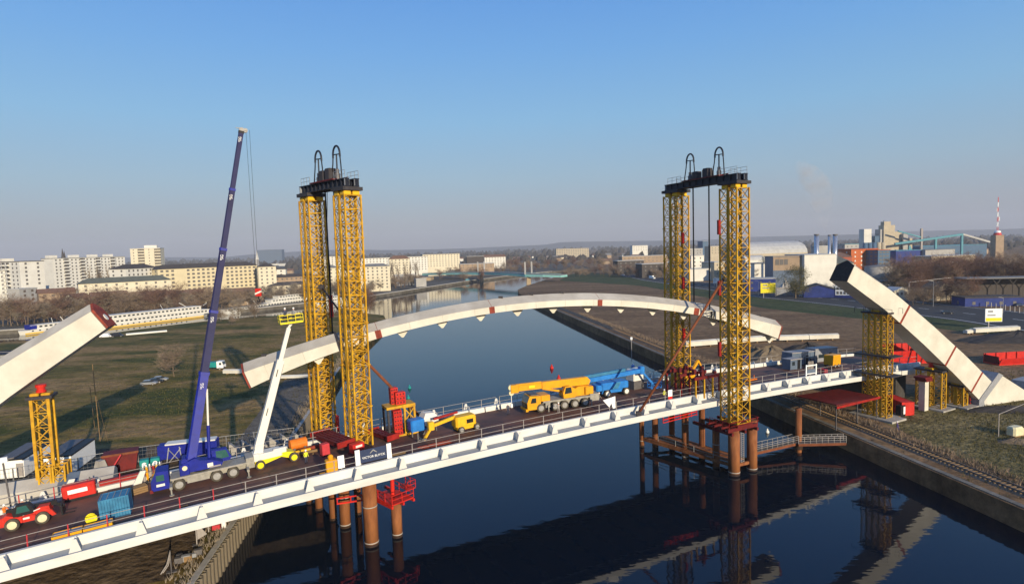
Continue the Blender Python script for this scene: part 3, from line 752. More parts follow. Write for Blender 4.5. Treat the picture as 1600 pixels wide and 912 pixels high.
# jumble of dark red trestles between the right towers, on the deck
t = thing('trestle_frame', 'dark red and yellow steel trestle between the right towers on the deck', 'trestle', W(78.5,78.5,zd(78)), ANG)
for x in (-3.2,-1.2,0.8,2.4):
    for y in (-3.5,0,3.5): part('post', MB().bar((x,y,0),(x,y,3.4),0.24), 'tower_yellow' if (x+y) % 2 > 0.9 else 'steel_red', t)
for y in (-3.5,0,3.5): part('beam', MB().box(-3.6,2.8,y-.2,y+.2,3.42,3.9), 'dark_red', t)
for x in (-3.2,-1.2,0.8,2.4): part('brace', MB().bar((x,-3.5,0.2),(x,0,3.3),0.12).bar((x,3.5,0.2),(x,0,3.3),0.12), 'dark_red', t)
mb = MB()
random.seed(3)
for i in range(16): x, y = random.uniform(-3.4,2.6), random.uniform(-3.6,3.6); mb.box(x-.3,x+.3,y-.25,y+.25,3.92,4.2+random.random()*.7)
part('jack', mb, 'dark_red', t, kind='stuff')
# skid beams around the left towers
def beams(label, u, v, yaw, n, ln, m_='dark_red', dz=0.0, w=0.35, sp=0.55):
    t = on_deck('skid_beams', label, 'steel beams', u, v, yaw, dz)
    for i in range(n):
        x = (i-(n-1)/2)*sp
        part('beam', MB().box(x-w/2,x+w/2,-ln/2,ln/2,0,0.12).box(x-.05,x+.05,-ln/2,ln/2,0.12,0.5).box(x-w/2,x+w/2,-ln/2,ln/2,0.5,0.62), m_, t)
    part('spreader', MB().box(-n*sp/2-.2,n*sp/2+.2,-ln/2-.25,-ln/2-.05,0,0.8).box(-n*sp/2-.2,n*sp/2+.2,ln/2+.05,ln/2+.25,0,0.8), 'steel_red', t)
beams('stack of dark red skid beams left of the front left tower', 17.2, 87.6, LY, 5, 7.5, dz=0.9)
beams('dark red skid beams right of the front left tower', 24.2, 86.8, LY, 3, 5.0, dz=0.2)
beams('dark red skid beams below the front left tower', 20.4, 85.7, LY, 4, 5.0, dz=-0.85, sp=0.9)
t = on_deck('hydraulic_unit', 'bright red hydraulic unit at the foot of the front left tower', 'hydraulic unit', 19.3, 82.5, LY)
part('tank', MB().cbox(-0.9,0.9,-0.6,0.6,0.3,1.5,0.1), 'bright_red', t); part('panel', MB().box(-.5,.5,-.63,-.605,1.0,1.3), 'white_paint', t); part('frame', MB().box(-1,1,-.7,.7,0,.3), 'dark_red', t)
t = on_deck('hydraulic_unit', 'dark red power pack left of the skid beams', 'hydraulic unit', 15.4, 84.6, 0.2)
part('tank', MB().cbox(-0.55,0.55,-0.5,0.5,0.2,1.7,0.08), 'rail_red', t); part('frame', MB().box(-.6,.6,-.55,.55,0,.2), 'dark_red', t)
# red work platform under the deck at the left piles
p = G(621,837,0); p.z = 5.2
t = thing('work_platform', 'bright red work platform hung below the deck beside the outer left pile', 'work platform', p, ANG+LY)
part('floor', MB().box(-1.6,1.9,-1.5,3.5,0,0.15), 'bright_red', t)
for x in (-1.6,0.2,1.9): part('beam', MB().box(x-.14,x+.14,-1.6,5.5,-.4,-.02), 'bright_red', t)
mb = MB()
for q in [(-1.6,-1.5),(0,-1.5),(1.9,-1.5),(1.9,0.2),(1.9,1.9),(-1.6,0.2),(-1.6,1.9),(-1.6,3.4)]: mb.bar((*q,.15),(*q,1.35),0.09)
for z in (0.75,1.35): mb.bar((-1.6,-1.5,z),(1.9,-1.5,z),0.08); mb.bar((1.9,-1.5,z),(1.9,3.4,z),0.08); mb.bar((-1.6,-1.5,z),(-1.6,3.4,z),0.08)
part('guard_rail', mb, 'bright_red', t)
part('hydraulic_jack', MB().lathe([(0.28,0.15),(0.28,2.6),(0.18,2.65),(0.18,3.1)],12,(0.6,1.6,0)), 'bright_red', t)
part('truss', MB().bar((-1.6,3.4,-.3),(-6.5,4.4,0.3),0.2).bar((-1.6,3.4,.5),(-6.5,4.4,1.0),0.16).bar((-3,3.7,-.2),(-3,3.7,.7),0.12).bar((-4.6,4.0,0),(-4.6,4.0,.9),0.12).bar((-6.4,4.4,.2),(-6.4,4.4,1.1),0.12), 'bright_red', t)
part('outrigger_floor', MB().box(2.2,3.5,0.2,2.6,0.5,0.62), 'bright_red', t)
mb = MB()
for q in [(2.2,0.2),(3.5,0.2),(3.5,1.4),(3.5,2.6)]: mb.bar((*q,.62),(*q,1.75),0.08)
for z in (1.2,1.75): mb.bar((2.2,.2,z),(3.5,.2,z),0.07); mb.bar((3.5,.2,z),(3.5,2.6,z),0.07)
part('outrigger_rail', mb, 'bright_red', t)

# ================================================================== SUPPORT TOWERS ON LAND
def support(name, label, p, rz, wx, wy, h, cols, m_='tower_yellow', m2=None, cap=True, ph=1.6, chord=0.26, gaps=None):
    t = thing(name, label, 'support tower', p, rz)
    nx, ny = cols
    for i in range(nx):
        for j in range(ny):
            mast(t, ((i-(nx-1)/2)*wx/nx, (j-(ny-1)/2)*wy/ny, 0), wx/nx-0.06, wy/ny-0.06, h, m_, ph=ph, chord=chord, brace=0.08)
    if cap:
        part('cap_beam', MB().box(-wx/2-.3,wx/2+.3,-wy/2-.2,wy/2+.2,h,h+.35), 'tower_dark', t)
        part('head_block', MB().cbox(-wx/2,-0.1,-.8,.8,h+.36,h+.7,.1), m_, t); part('head_block', MB().cbox(0.1,wx/2,-.8,.8,h+.36,h+.65,.1), m_, t)
        part('jack', MB().lathe([(0.55,h+.7),(0.55,h+.95),(0.45,h+1.0),(0.45,h+1.3),(0.6,h+1.35),(0.6,h+1.7)],14), 'bright_red', t)
    return t
# left: tall mast carrying the left stub
uL = -17.3
support('support_tower', 'tall yellow lattice support tower with a red jack under the left arch stub', W(uL, av(uL)+0.2, GZ), ANG-0.1, 2.2, 2.2, 18.9, (1,1), ph=1.8, chord=0.34)
t = support('support_tower', 'shorter yellow lattice frame bolted round the left support tower foot', W(uL+0.8, av(uL)-0.3, GZ), ANG-0.1, 3.0, 3.0, 10.2, (2,2), cap=False, ph=1.5, chord=0.2)
# right: four masts in front of the girder
uR = 120.6; vR = 70.9
t = support('support_tower', 'four masted yellow lattice support tower on a concrete pad by the deck edge', W(uR,vR,GZ+0.4), ANG, 2.2, 5.0, 20.6, (1,4), ph=1.7, chord=0.15)
part('concrete_pad', MB().box(-2.4,2.4,-4.4,4.4,-0.8,-0.02), 'concrete', t)
part('landing', MB().box(-1.9,1.9,-3.8,3.8,8.4,8.6), 'tower_dark', t); part('landing', MB().box(-1.9,1.9,-3.8,3.8,12.2,12.45), 'tower_dark', t)
mb = MB()
for z in (8.6,12.45,20.7):
    for x in (-1.8,1.8):
        mb.bar((x,-3.7,z+1.0),(x,3.7,z+1.0),.06)
        for i in range(5): mb.bar((x,-3.7+i*1.85,z),(x,-3.7+i*1.85,z+1.0),.06)
part('guard_rail', mb, 'tower_dark', t)
# right: two masts at the girder end, and a small frame
t = support('support_tower', 'pair of yellow lattice masts at the right end of the deck', W(136.2,68.9,GZ+0.3), ANG, 2.0, 5.2, 7.6, (1,2), ph=1.5, chord=0.24)
part('concrete_pad', MB().box(-2.2,2.4,-3.6,3.6,-0.8,-0.02), 'concrete', t)
t = support('support_tower', 'low yellow portal frame under the right arch stub', W(142.0,66.6,GZ+0.3), ANG, 2.0, 3.2, 4.0, (1,2), ph=4.2, chord=0.3)
part('concrete_pad', MB().box(-2.2,2.6,-2.9,2.9,-0.8,-0.02), 'concrete', t)
t = thing('red_trestle', 'small red ladder frame beside the low yellow portal', 'trestle', W(144.6,65.2,GZ), ANG)
part('frame', MB().bar((-.6,0,0),(-.6,0,2.4),.16).bar((.6,0,0),(.6,0,2.4),.16).bar((-.6,0,.5),(.6,0,.5),.12).bar((-.6,0,1.2),(.6,0,1.2),.12).bar((-.6,0,1.8),(.6,0,1.8),.12).bar((-.6,0,2.4),(.6,0,2.4),.12), 'steel_red', t)
t = thing('wall_column', 'cream painted column left of the paired masts at the deck end', 'column', W(133.0,68.6,GZ), ANG)
part('shaft', MB().box(-0.7,0.7,-0.6,0.6,-.3,6.2), 'arch_white', t); part('cap', MB().box(-1.2,1.2,-1.1,1.1,6.2,6.7), 'dark_red', t); part('cap_plate', MB().box(-1.4,1.1,-1.0,1.3,6.72,7.1), 'dark_red', t)
# ================================================================== VEHICLES AND PLANT ON THE DECK
def wheel(parent, x, y, r, w, rim, hub=0.45):
    """wheel lying across y, tyre with rim as its part"""
    t = part('wheel', MB().lathe([(r*0.55,-w/2),(r*0.9,-w/2),(r,-w*0.36),(r,w*0.36),(r*0.9,w/2),(r*0.55,w/2)],20,(0,0,0),axis=1), 'rubber', parent, loc=(x,y,r))
    hp = [(.05,.57),(r*.16,.57),(r*.2,.53),(r*hub*.8,.515),(r*.6,.54),(r*.63,.5)]
    part('rim', MB().lathe([(q, -w*f) for q, f in hp]+[(q, w*f) for q, f in reversed(hp)],16,(0,0,0),axis=1), rim, t)
    return t
def pane(parent, mb, m_='glass_dark', name='window'): return part(name, mb, m_, parent)

# ---- blue three axle mobile crane with its boom raised
def blue_crane():
    t = on_deck('mobile_crane', 'blue three axle mobile crane with its long telescopic boom raised', 'mobile crane', 0.9, 85.2, 0.0)
    for x in (-3.2,1.0,2.9):
        for y in (-1.2,1.2): wheel(t, x, y, 0.72, 0.5, 'rim_grey')
    part('chassis', MB().box(-3.9,5.2,-0.7,0.7,0.7,1.35), 'chassis_grey', t)
    part('carrier_deck', MB().box(-4.0,5.3,-1.35,1.35,1.4,1.62), 'chassis_grey', t)
    part('side_locker', MB().box(-2.3,0.2,-1.34,-1.0,0.65,1.38), 'chassis_grey', t); part('side_locker', MB().box(-2.3,0.2,1.0,1.34,0.65,1.38), 'chassis_grey', t)
    part('mudguard', MB().box(0.3,3.8,-1.36,-0.9,1.46,1.56).box(-4,-2.4,-1.36,-.9,1.46,1.56), 'rail_grey', t)
    part('rear_box', MB().cbox(4.5,5.5,-1.3,1.3,0.75,2.1,0.06), 'chassis_grey', t)
    cab = part('cab', MB().prism([(-6.0,0.55),(-4.2,0.55),(-4.2,2.75),(-5.5,2.85),(-6.15,1.7),(-6.15,0.7)],1,-1.25,1.25), 'crane_blue', t)
    part('windscreen', MB().prism([(-6.17,1.72),(-6.12,1.65),(-5.55,2.68),(-5.62,2.72)],1,-1.1,1.1), 'glass_green', cab)
    part('side_window', MB().box(-5.55,-4.7,-1.28,-1.255,1.65,2.4), 'glass_green', cab); part('side_window', MB().box(-5.55,-4.7,1.255,1.28,1.65,2.4), 'glass_green', cab)
    part('bumper', MB().box(-6.35,-6.0,-1.25,1.25,0.35,0.75), 'dark_red', cab); part('name_panel', MB().box(-5.6,-4.7,-1.28,-1.255,1.0,1.3), 'white_paint', cab)
    part('mirror', MB().bar((-6.0,-1.25,2.4),(-6.4,-1.5,2.2),0.06).box(-6.5,-6.35,-1.6,-1.4,1.7,2.2), 'black', cab)
    for x in (-4.05,4.6):
        for s in (-1,1):
            part('outrigger', MB().box(x-.15,x+.15,min(s*.6,s*2.6),max(s*.6,s*2.6),0.75,1.05).tube((x,s*2.55,0.05),(x,s*2.55,1.0),0.09,8).tube((x,s*2.55,0.0),(x,s*2.55,0.1),0.28,10), 'chassis_grey', t)
    # superstructure, slewed to the rear
    part('slewing_ring', MB().lathe([(0.95,1.62),(0.95,1.85)],18,(-0.6,0,0)), 'black', t)
    part('superstructure', MB().prism([(-2.6,1.9),(1.6,1.85),(1.9,2.3),(0.6,2.9),(-0.6,3.1),(-1.2,3.5),(-2.6,3.1)],1,-1.15,0.35), 'crane_blue', t)
    part('counterweight', MB().cbox(-3.0,-1.9,-1.3,1.3,1.7,3.0,0.08), 'crane_blue', t)
    part('winch', MB().tube((-2.35,-1.0,3.3),(-2.35,1.0,3.3),0.38,12), 'crane_blue', t); part('winch_end', MB().tube((-2.4,-1.35,2.6),(-2.4,-1.3,2.6),0.3,10), 'rim_cream', t)
    oc = part('operator_cab', MB().prism([(0.7,1.9),(2.7,1.9),(3.0,2.3),(2.5,3.5),(0.7,3.6)],1,0.45,1.3), 'crane_blue', t)
    part('side_window', MB().prism([(1.2,2.3),(2.7,2.35),(2.4,3.35),(1.2,3.4)],1,0.42,0.448), 'glass_green', oc); part('windscreen', MB().prism([(2.98,2.4),(3.02,2.42),(2.55,3.45),(2.5,3.42)],1,0.5,1.25), 'glass_green', oc)
    part('name_panel', MB().box(0.1,0.75,-1.17,-1.152,2.0,2.55), 'white_paint', t); part('name_panel', MB().box(0.3,1.6,-1.18,-1.155,1.92,2.1), 'rail_grey', t)
    # boom: telescoping sections towards the tip
    foot = Vector((-1.7,-0.1,3.0)); inv = t.matrix_basis.inverted()
    tip = inv @ AT(377, 205, 86.5)
    d = (tip-foot); Ln = d.length; d.normalize(); side = Vector((0,1,0)); nrm = d.cross(side).normalized()
    fr = [0.0, 0.25, 0.43, 0.62, 0.81, 1.0]; sz = [(0.98,1.15), (0.86,1.0), (0.76,0.88), (0.66,0.76), (0.57,0.66)]
    for i in range(5):
        a = foot+d*(Ln*fr[i]); b = foot+d*(Ln*fr[i+1]); w_, h_ = sz[i]
        def ring(c, k=1.0):
            q = [(-.5,-.5),(.5,-.5),(.5,.32),(.32,.5),(-.32,.5),(-.5,.32)]
            return [c+side*(p[0]*w_*k)+nrm*(p[1]*h_*k) for p in q]
        o = part('boom_section', MB().loft([ring(a-d*0.5 if i else a), ring(b)]), 'crane_blue' if i == 0 else 'boom_blue', t)
        part('collar', MB().loft([ring(b-d*0.35,1.12), ring(b,1.12)]), 'crane_blue' if i < 4 else 'black', o)
        if i < 5:
            me = text_mesh('MSG', 0.52, 'helmet')
            tx = link('lettering', me, o); c = (a.lerp(b, 0.83))
            X = d; Z = -side; Y = Z.cross(X)
            M_ = Matrix((X, Y, Z)).transposed().to_4x4(); M_.translation = c-side*(w_/2+0.012); tx.matrix_local = M_
    head = part('boom_head', MB().box(-.35,.35,-.4,.4,-.5,.6).tube((0.7,-.25,.1),(0.7,.25,.1),0.42,12).bar((-.3,0,.5),(-.9,0,.65),.12).bar((0,-.3,0),(.9,-.3,.1),.15).bar((0,.3,0),(.9,.3,.1),.15), 'rim_grey', t, loc=tip); head.scale = (.75,.75,.75)
    part('luffing_cylinder', MB().tube((0.35,-0.1,2.3),(foot+d*9.0+nrm*-0.6),0.13,10), 'white_paint', t)
    part('cylinder_barrel', MB().tube((0.35,-0.1,2.3),Vector((0.35,-0.1,2.3)).lerp(foot+d*9.0+nrm*-0.6,0.5),0.2,10), 'crane_blue', t)
    bpy.context.view_layer.update()
    return t, t.matrix_basis @ (tip+Vector((0.9,-.3,0.1)))
bc, tipw = blue_crane()
# hook block on its ropes
hz = 33.2
t = thing('crane_hook', 'red and white hook block hanging on ropes from the blue crane boom tip', 'hook block', Vector((tipw.x, tipw.y, hz)))
for s in (-.16,.16): part('rope', MB().tube((s,0,1.2),(s*1.6-0.1,0,tipw.z-hz),0.022,4), 'black', t)
part('hook_block', MB().cbox(-.42,.42,-.2,.2,0.2,1.3,.08), 'bright_red', t); part('stripe', MB().prism([(-.43,.4),(.43,.75),(.43,1.0),(-.43,.65)],1,-.21,.21), 'white_paint', t)
part('hook', MB().path([(0,0,.2),(0,0,-.15),(.2,0,-.35),(.1,0,-.6),(-.15,0,-.55),(-.22,0,-.38)],.07,6), 'black', t)

# ---- yellow five axle mobile crane, boom stowed
def yellow_crane():
    t = on_deck('mobile_crane', 'yellow five axle mobile crane with its boom stowed forward', 'mobile crane', 54.3, 84.0, R(-9))
    for x in (-4.6,-2.1,-0.4,1.5,3.4):
        for y in (-1.15,1.15): wheel(t, x, y, 0.74, 0.55, 'rim_grey')
    part('chassis', MB().box(-5.2,4.9,-0.7,0.7,0.75,1.45), 'chassis_grey', t)
    part('carrier_deck', MB().box(-4.2,5.2,-1.36,1.36,1.52,1.78), 'chassis_grey', t)
    part('side_locker', MB().box(-3.8,-3.0,-1.36,-1.0,0.7,1.5), 'chassis_grey', t); part('rear_box', MB().cbox(4.3,6.0,-1.3,1.3,0.8,2.0,.06), 'chassis_grey', t)
    cab = part('cab', MB().prism([(-6.9,0.6),(-4.9,0.6),(-4.6,1.0),(-4.6,2.75),(-6.5,2.85),(-6.95,1.8)],1,-1.3,1.3), 'crane_yellow', t)
    part('windscreen', MB().prism([(-6.99,1.75),(-6.95,1.7),(-6.53,2.7),(-6.58,2.74)],1,-1.2,1.2), 'glass_green', cab)
    part('side_window', MB().prism([(-6.4,1.7),(-5.4,1.7),(-5.4,2.5),(-6.1,2.5)],1,-1.33,-1.305), 'glass_dark', cab)
    part('bumper', MB().box(-7.2,-6.8,-1.3,1.3,.4,.8), 'crane_yellow', cab); part('grille', MB().box(-7.0,-6.9,-1.1,1.1,.85,1.55), 'black', cab)
    part('engine_hood', MB().cbox(-4.55,-2.9,-1.3,1.3,1.8,2.75,.12), 'crane_yellow', t)
    part('roof_rack', MB().box(-6.2,-4.9,-1.0,1.0,2.88,2.98), 'steel_dull', t)
    part('superstructure', MB().prism([(-0.3,1.85),(4.3,1.85),(4.5,2.6),(4.3,3.4),(2.4,3.4),(1.4,3.0),(-0.3,2.9)],1,-0.9,1.2), 'crane_yellow', t)
    oc = part('operator_cab', MB().prism([(-0.6,1.9),(1.5,1.9),(1.5,3.3),(0.6,3.9),(-0.3,3.8),(-0.7,2.8)],1,-1.55,-0.95), 'crane_yellow', t)
    part('side_window', MB().prism([(-0.45,2.6),(0.9,2.7),(0.75,3.65),(-0.2,3.65)],1,-1.58,-1.555), 'glass_dark', oc)
    part('counterweight', MB().cbox(3.5,5.0,-1.3,1.3,2.05,3.3,.1), 'crane_yellow', t)
    bm = part('boom', MB().prism([(-3.9,3.55),(4.6,3.45),(4.9,4.1),(4.3,4.75),(-3.9,4.75)],1,-.42,.42), 'crane_yellow', t)
    part('boom_section', MB().box(-8.0,-3.95,-.34,.34,3.7,4.62).box(-8.4,-3.95,-.28,.28,4.64,4.85), 'crane_yellow', bm)
    part('lettering', MB().box(-6.2,-5.2,-.36,-.342,4.0,4.4), 'lemon', bm)
    part('boom_head', MB().box(-9.3,-8.05,-.4,.4,3.5,4.8), 'crane_yellow', bm)
    part('sheave', MB().tube((-9.3,-.2,4.4),(-9.3,.2,4.4),.42,12), 'rim_cream', bm); part('sheave', MB().tube((-9.2,-.2,3.5),(-9.2,.2,3.5),.42,12), 'rim_cream', bm)
    part('hook', MB().path([(-9.2,0,3.1),(-9.2,0,1.6)],.06,5).box(-9.35,-9.05,-.12,.12,1.1,1.7), 'helmet', bm)
    part('luffing_cylinder', MB().tube((-3.7,0,3.6),(1.0,0,2.4),.2,10), 'crane_yellow', t)
    for x in (-3.4,4.4): part('outrigger', MB().box(x-.14,x+.14,-1.7,1.7,.8,1.1).tube((x,-1.65,.05),(x,-1.65,.9),.1,8), 'chassis_grey', t)
yellow_crane()

# ---- white and yellow telescopic boom lift with raised basket
def white_lift():
    t = on_deck('boom_lift', 'white telescopic boom lift on yellow wheels with a raised yellow basket', 'boom lift', 9.0, 85.9, R(4))
    for x, y in ((-2.0,-1.15),(2.3,-1.15),(-2.6,1.15),(2.1,1.15)): wheel(t, x, y, 0.62, 0.45, 'lemon', hub=0.8)
    part('chassis', MB().prism([(-2.7,.45),(-2.5,1.1),(-0.5,1.15),(1.2,1.5),(2.4,1.25),(2.9,.7),(2.6,.4),(1.6,.6),(0.8,.95),(-1.3,.5)],1,-.75,.75), 'lemon', t)
    part('turntable', MB().cbox(-2.1,0.9,-1.0,1.0,1.2,2.0,.15), 'white_paint', t); part('counterweight', MB().cbox(-2.9,-1.8,-1.0,1.0,1.15,2.1,.2), 'white_paint', t)
    part('cover', MB().cbox(-0.2,1.5,-.95,-.3,1.55,2.2,.1), 'white_paint', t); part('mast_bracket', MB().prism([(-2.6,2.0),(-1.4,2.0),(-1.2,3.1),(-2.2,3.1)],1,-.5,.5), 'white_paint', t)
    inv = t.matrix_basis.inverted(); foot = Vector((-1.9,0,2.6)); tip = inv @ AT(451, 512, 82.0)
    d = tip-foot; Ln = d.length; d.normalize(); side = Vector((0,1,0)); nrm = d.cross(side).normalized()
    for i, (a, b, w_) in enumerate(((0,.73,.72),(.70,1.0,.42))):
        ring = lambda c, k: [c+side*(s*w_*k*.5)+nrm*(q*w_*k*.62) for s, q in ((-1,-1),(1,-1),(1,1),(-1,1))]
        o = part('boom_section', MB().loft([ring(foot+d*Ln*a,1.12 if i == 0 else 1), ring(foot+d*Ln*b,1)]), 'white_paint', t)
        if i == 0:
            for f in (.3,.62): 
                c = foot+d*Ln*f; part('cable_slot', MB().bar(c-d*.5-side*(w_*.53)+nrm*.1, c+d*.5-side*(w_*.53)+nrm*.1, .1, .1), 'black', o)
    part('hose_tray', MB().bar(foot+d*2+nrm*-.55, foot+d*Ln*.7+nrm*-.5, .14), 'steel_dull', t)
    B = tip+d*0.6
    part('jib_bracket', MB().bar(tip, B+Vector((.2,-.2,0)), .3), 'white_paint', t)
    bk = part('basket', MB().box(B.x-1.4,B.x+1.6,B.y-1.0,B.y+.2,B.z+.1,B.z+.3), 'lemon', t)
    mb = MB()
    for z in (.75,1.25):
        for a, b in (((-1.4,-1),(1.6,-1)),((1.6,-1),(1.6,.2)),((1.6,.2),(-1.4,.2)),((-1.4,.2),(-1.4,-1))): mb.bar((B.x+a[0],B.y+a[1],B.z+z),(B.x+b[0],B.y+b[1],B.z+z),.07)
    for x in (-1.4,-.4,.6,1.6):
        for y in (-1,.2): mb.bar((B.x+x,B.y+y,B.z+.3),(B.x+x,B.y+y,B.z+1.25),.06)
    part('basket_rail', mb, 'lemon', bk); part('control_box', MB().box(B.x-.9,B.x-.2,B.y-.9,B.y-.6,B.z+.5,B.z+1.2), 'black', bk)
    return t.matrix_basis @ (B+Vector((0,0,.3)))
basket = white_lift()

# ---- blue boom lift, folded
def blue_lift():
    t = on_deck('boom_lift', 'light blue boom lift with its boom folded down behind the yellow crane', 'boom lift', 66.2, 86.0, R(-6))
    for x in (-1.9,2.0):
        for y in (-1.15,1.15): wheel(t, x, y, .66, .5, 'rim_white', hub=.8)
    part('chassis', MB().prism([(-2.8,.6),(2.8,.6),(2.6,1.15),(-2.6,1.15)],1,-.8,.8), 'sky_blue', t)
    part('turntable', MB().cbox(-3.0,2.6,-1.2,1.2,1.3,2.5,.2), 'sky_blue', t); part('side_panel', MB().prism([(-.9,1.35),(.3,1.35),(.9,2.45),(-.1,2.45)],1,-1.24,-1.21), 'container_blue', t)
    part('counterweight', MB().cbox(-4.0,-2.7,-1.1,1.1,1.2,2.2,.2), 'sky_blue', t)
    bm = part('boom', MB().prism([(-6.2,2.75),(5.6,3.35),(5.7,4.1),(-6.2,3.5)],1,-.4,.4), 'sky_blue', t); part('boom_section', MB().prism([(-6.0,3.55),(2.5,4.0),(2.5,4.5),(-6.0,4.05)],1,-.28,.28), 'container_blue', bm)
    part('boom_head', MB().cbox(5.6,6.5,-.5,.5,3.1,4.5,.1), 'sky_blue', bm)
    part('jib', MB().bar((6.3,0,3.4),(8.4,-.3,1.0),.36), 'sky_blue', t)
    bk = part('basket', MB().box(7.4,9.6,-1.2,.1,.35,.5), 'sky_blue', t); mb = MB()
    for z in (1.0,1.5):
        for a, b in (((7.4,-1.2),(9.6,-1.2)),((9.6,-1.2),(9.6,.1)),((9.6,.1),(7.4,.1)),((7.4,.1),(7.4,-1.2))): mb.bar((*a,z),(*b,z),.08)
    for a in ((7.4,-1.2),(8.5,-1.2),(9.6,-1.2),(7.4,.1),(9.6,.1)): mb.bar((*a,.5),(*a,1.5),.08)
    part('basket_rail', mb, 'sky_blue', bk)
blue_lift()
t = on_deck('sheet_crate', 'white sheeted crate beside the blue boom lift head', 'crate', 72.6, 87.6, .1, 1.6)
part('crate', MB().cbox(-1.3,1.3,-1,1,0,2.1,.15), 'white_paint', t); part('pallet', MB().box(-1.3,1.3,-1,1,-1.6,-.02), 'steel_dull', t)

# ---- small yellow articulated lift with wrapped basket
def small_lift():
    t = on_deck('boom_lift', 'small yellow articulated boom lift reaching its folded arm over the deck', 'boom lift', 35.6, 82.4, R(3))
    for x in (-1.1,1.5):
        for y in (-.9,.9): wheel(t, x, y, .5, .4, 'rim_grey')
    part('chassis', MB().box(-1.6,1.9,-.7,.7,.4,.85), 'jlg_yellow', t); part('turntable', MB().cbox(-1.9,1.5,-.95,.95,.95,2.4,.25), 'jlg_yellow', t)
    part('vent', MB().box(-.2,.9,-.98,-.955,1.3,1.9), 'black', t)
    part('lower_arm', MB().bar((-1.6,.2,2.3),(-5.4,.1,1.7),.38,.45), 'jlg_yellow', t); part('upper_arm', MB().bar((-1.0,.4,2.9),(-4.9,.4,2.6),.34,.3), 'steel_red', t)
    part('knuckle', MB().cbox(-6.0,-5.1,-.35,.5,1.2,2.4,.1), 'jlg_yellow', t); part('jib', MB().bar((-5.7,0,1.3),(-6.9,-.3,-.0),.3), 'jlg_yellow', t)
    part('tool_frame', MB().bar((-7.2,-.6,.2),(-7.2,.7,.2),.2).bar((-6.6,-.6,.2),(-7.9,-.6,.3),.2).bar((-7.9,-.6,.1),(-7.9,-.6,1.4),.2), 'steel_dull', t)
small_lift()
t = on_deck('work_basket', 'blue sheeted work basket left of the small yellow lift', 'work basket', 28.8, 84.4, R(3))
part('floor', MB().box(-1.2,1.4,-.8,.8,.9,1.05), 'sky_blue', t); part('blue_sheet', MB().cbox(-1.3,.9,-.9,.9,1.1,2.6,.2), 'sky_blue', t); part('leg', MB().bar((-.9,0,0),(-.9,0,.9),.2).bar((.9,0,0),(.9,0,.9),.2), 'steel_dull', t)
t = on_deck('sheeted_load', 'white sheeted load between the blue basket and small yellow lift', 'sheeted load', 30.9, 84.9, R(6))
part('sheet', MB().loft([[(-1.2,-.9,1.4),(1.1,-.9,1.2),(1.2,.9,1.2),(-1.2,.9,1.4)],[(-1.4,-1,2.4),(1.0,-1.05,2.3),(1.2,1,2.3),(-1.3,1,2.4)],[(-.9,-.7,3.2),(.6,-.7,3.0),(.7,.7,3.0),(-.9,.7,3.2)]]), 'white_paint', t)
part('trestle', MB().bar((-1,0,0),(-1,0,1.4),.2).bar((1,0,0),(1,0,1.3),.2).bar((-1,0,1.2),(1,0,1.2),.2), 'steel_dull', t)

# ---- red telehandler
def telehandler():
    t = on_deck('telehandler', 'red telehandler with cream wheels at the left end of the deck', 'telehandler', -17.2, 84.6, 0.0); t.scale = (.9,.9,.9)
    for x in (-1.5,1.5):
        for y in (-1.0,1.0): wheel(t, x, y, .78, .5, 'rim_cream', hub=.8)
    part('chassis', MB().prism([(-2.6,.75),(2.0,.7),(2.4,1.2),(2.3,2.1),(1.2,2.15),(.6,1.6),(-.9,1.5),(-2.0,2.0),(-2.6,1.7)],1,-.9,.9), 'telehandler_red', t)
    part('engine_pod', MB().cbox(-0.5,0.9,-1.2,-.7,.8,1.5,.08), 'telehandler_red', t); part('stripe', MB().prism([(-.4,1.55),(1.4,1.95),(1.4,2.05),(-.4,1.7)],1,-.93,-.905), 'white_paint', t)
    part('name_panel', MB().box(-.35,.3,-1.23,-1.205,1.15,1.38), 'white_paint', t)
    cab = part('cab', MB().prism([(-1.3,1.6),(.6,1.6),(.8,2.1),(.3,2.95),(-.9,3.0),(-1.4,2.2)],1,-.95,.0), 'black', t)
    part('side_window', MB().prism([(-1.0,2.0),(.4,2.0),(.1,2.8),(-.8,2.8)],1,-.98,-.955), 'glass_green', cab)
    part('boom', MB().bar((-2.2,.45,2.1),(2.9,.45,1.9),.45,.5), 'black', t); part('boom_section', MB().bar((2.6,.45,1.9),(3.6,.45,1.2),.36,.4), 'black', t)
    part('carriage', MB().box(3.3,3.5,-.5,1.4,.3,1.6), 'black', t)
    for y in (-.2,1.0): part('fork', MB().box(3.5,4.7,y-.07,y+.07,.3,.38), 'black', t)
    part('counterweight', MB().cbox(-2.9,-2.1,-.95,.95,.7,1.7,.12), 'telehandler_red', t); part('front_guard', MB().prism([(1.9,1.9),(2.5,1.5),(2.9,.8),(2.5,.7),(2.1,1.2)],1,-.95,-.6), 'telehandler_red', t)
telehandler()

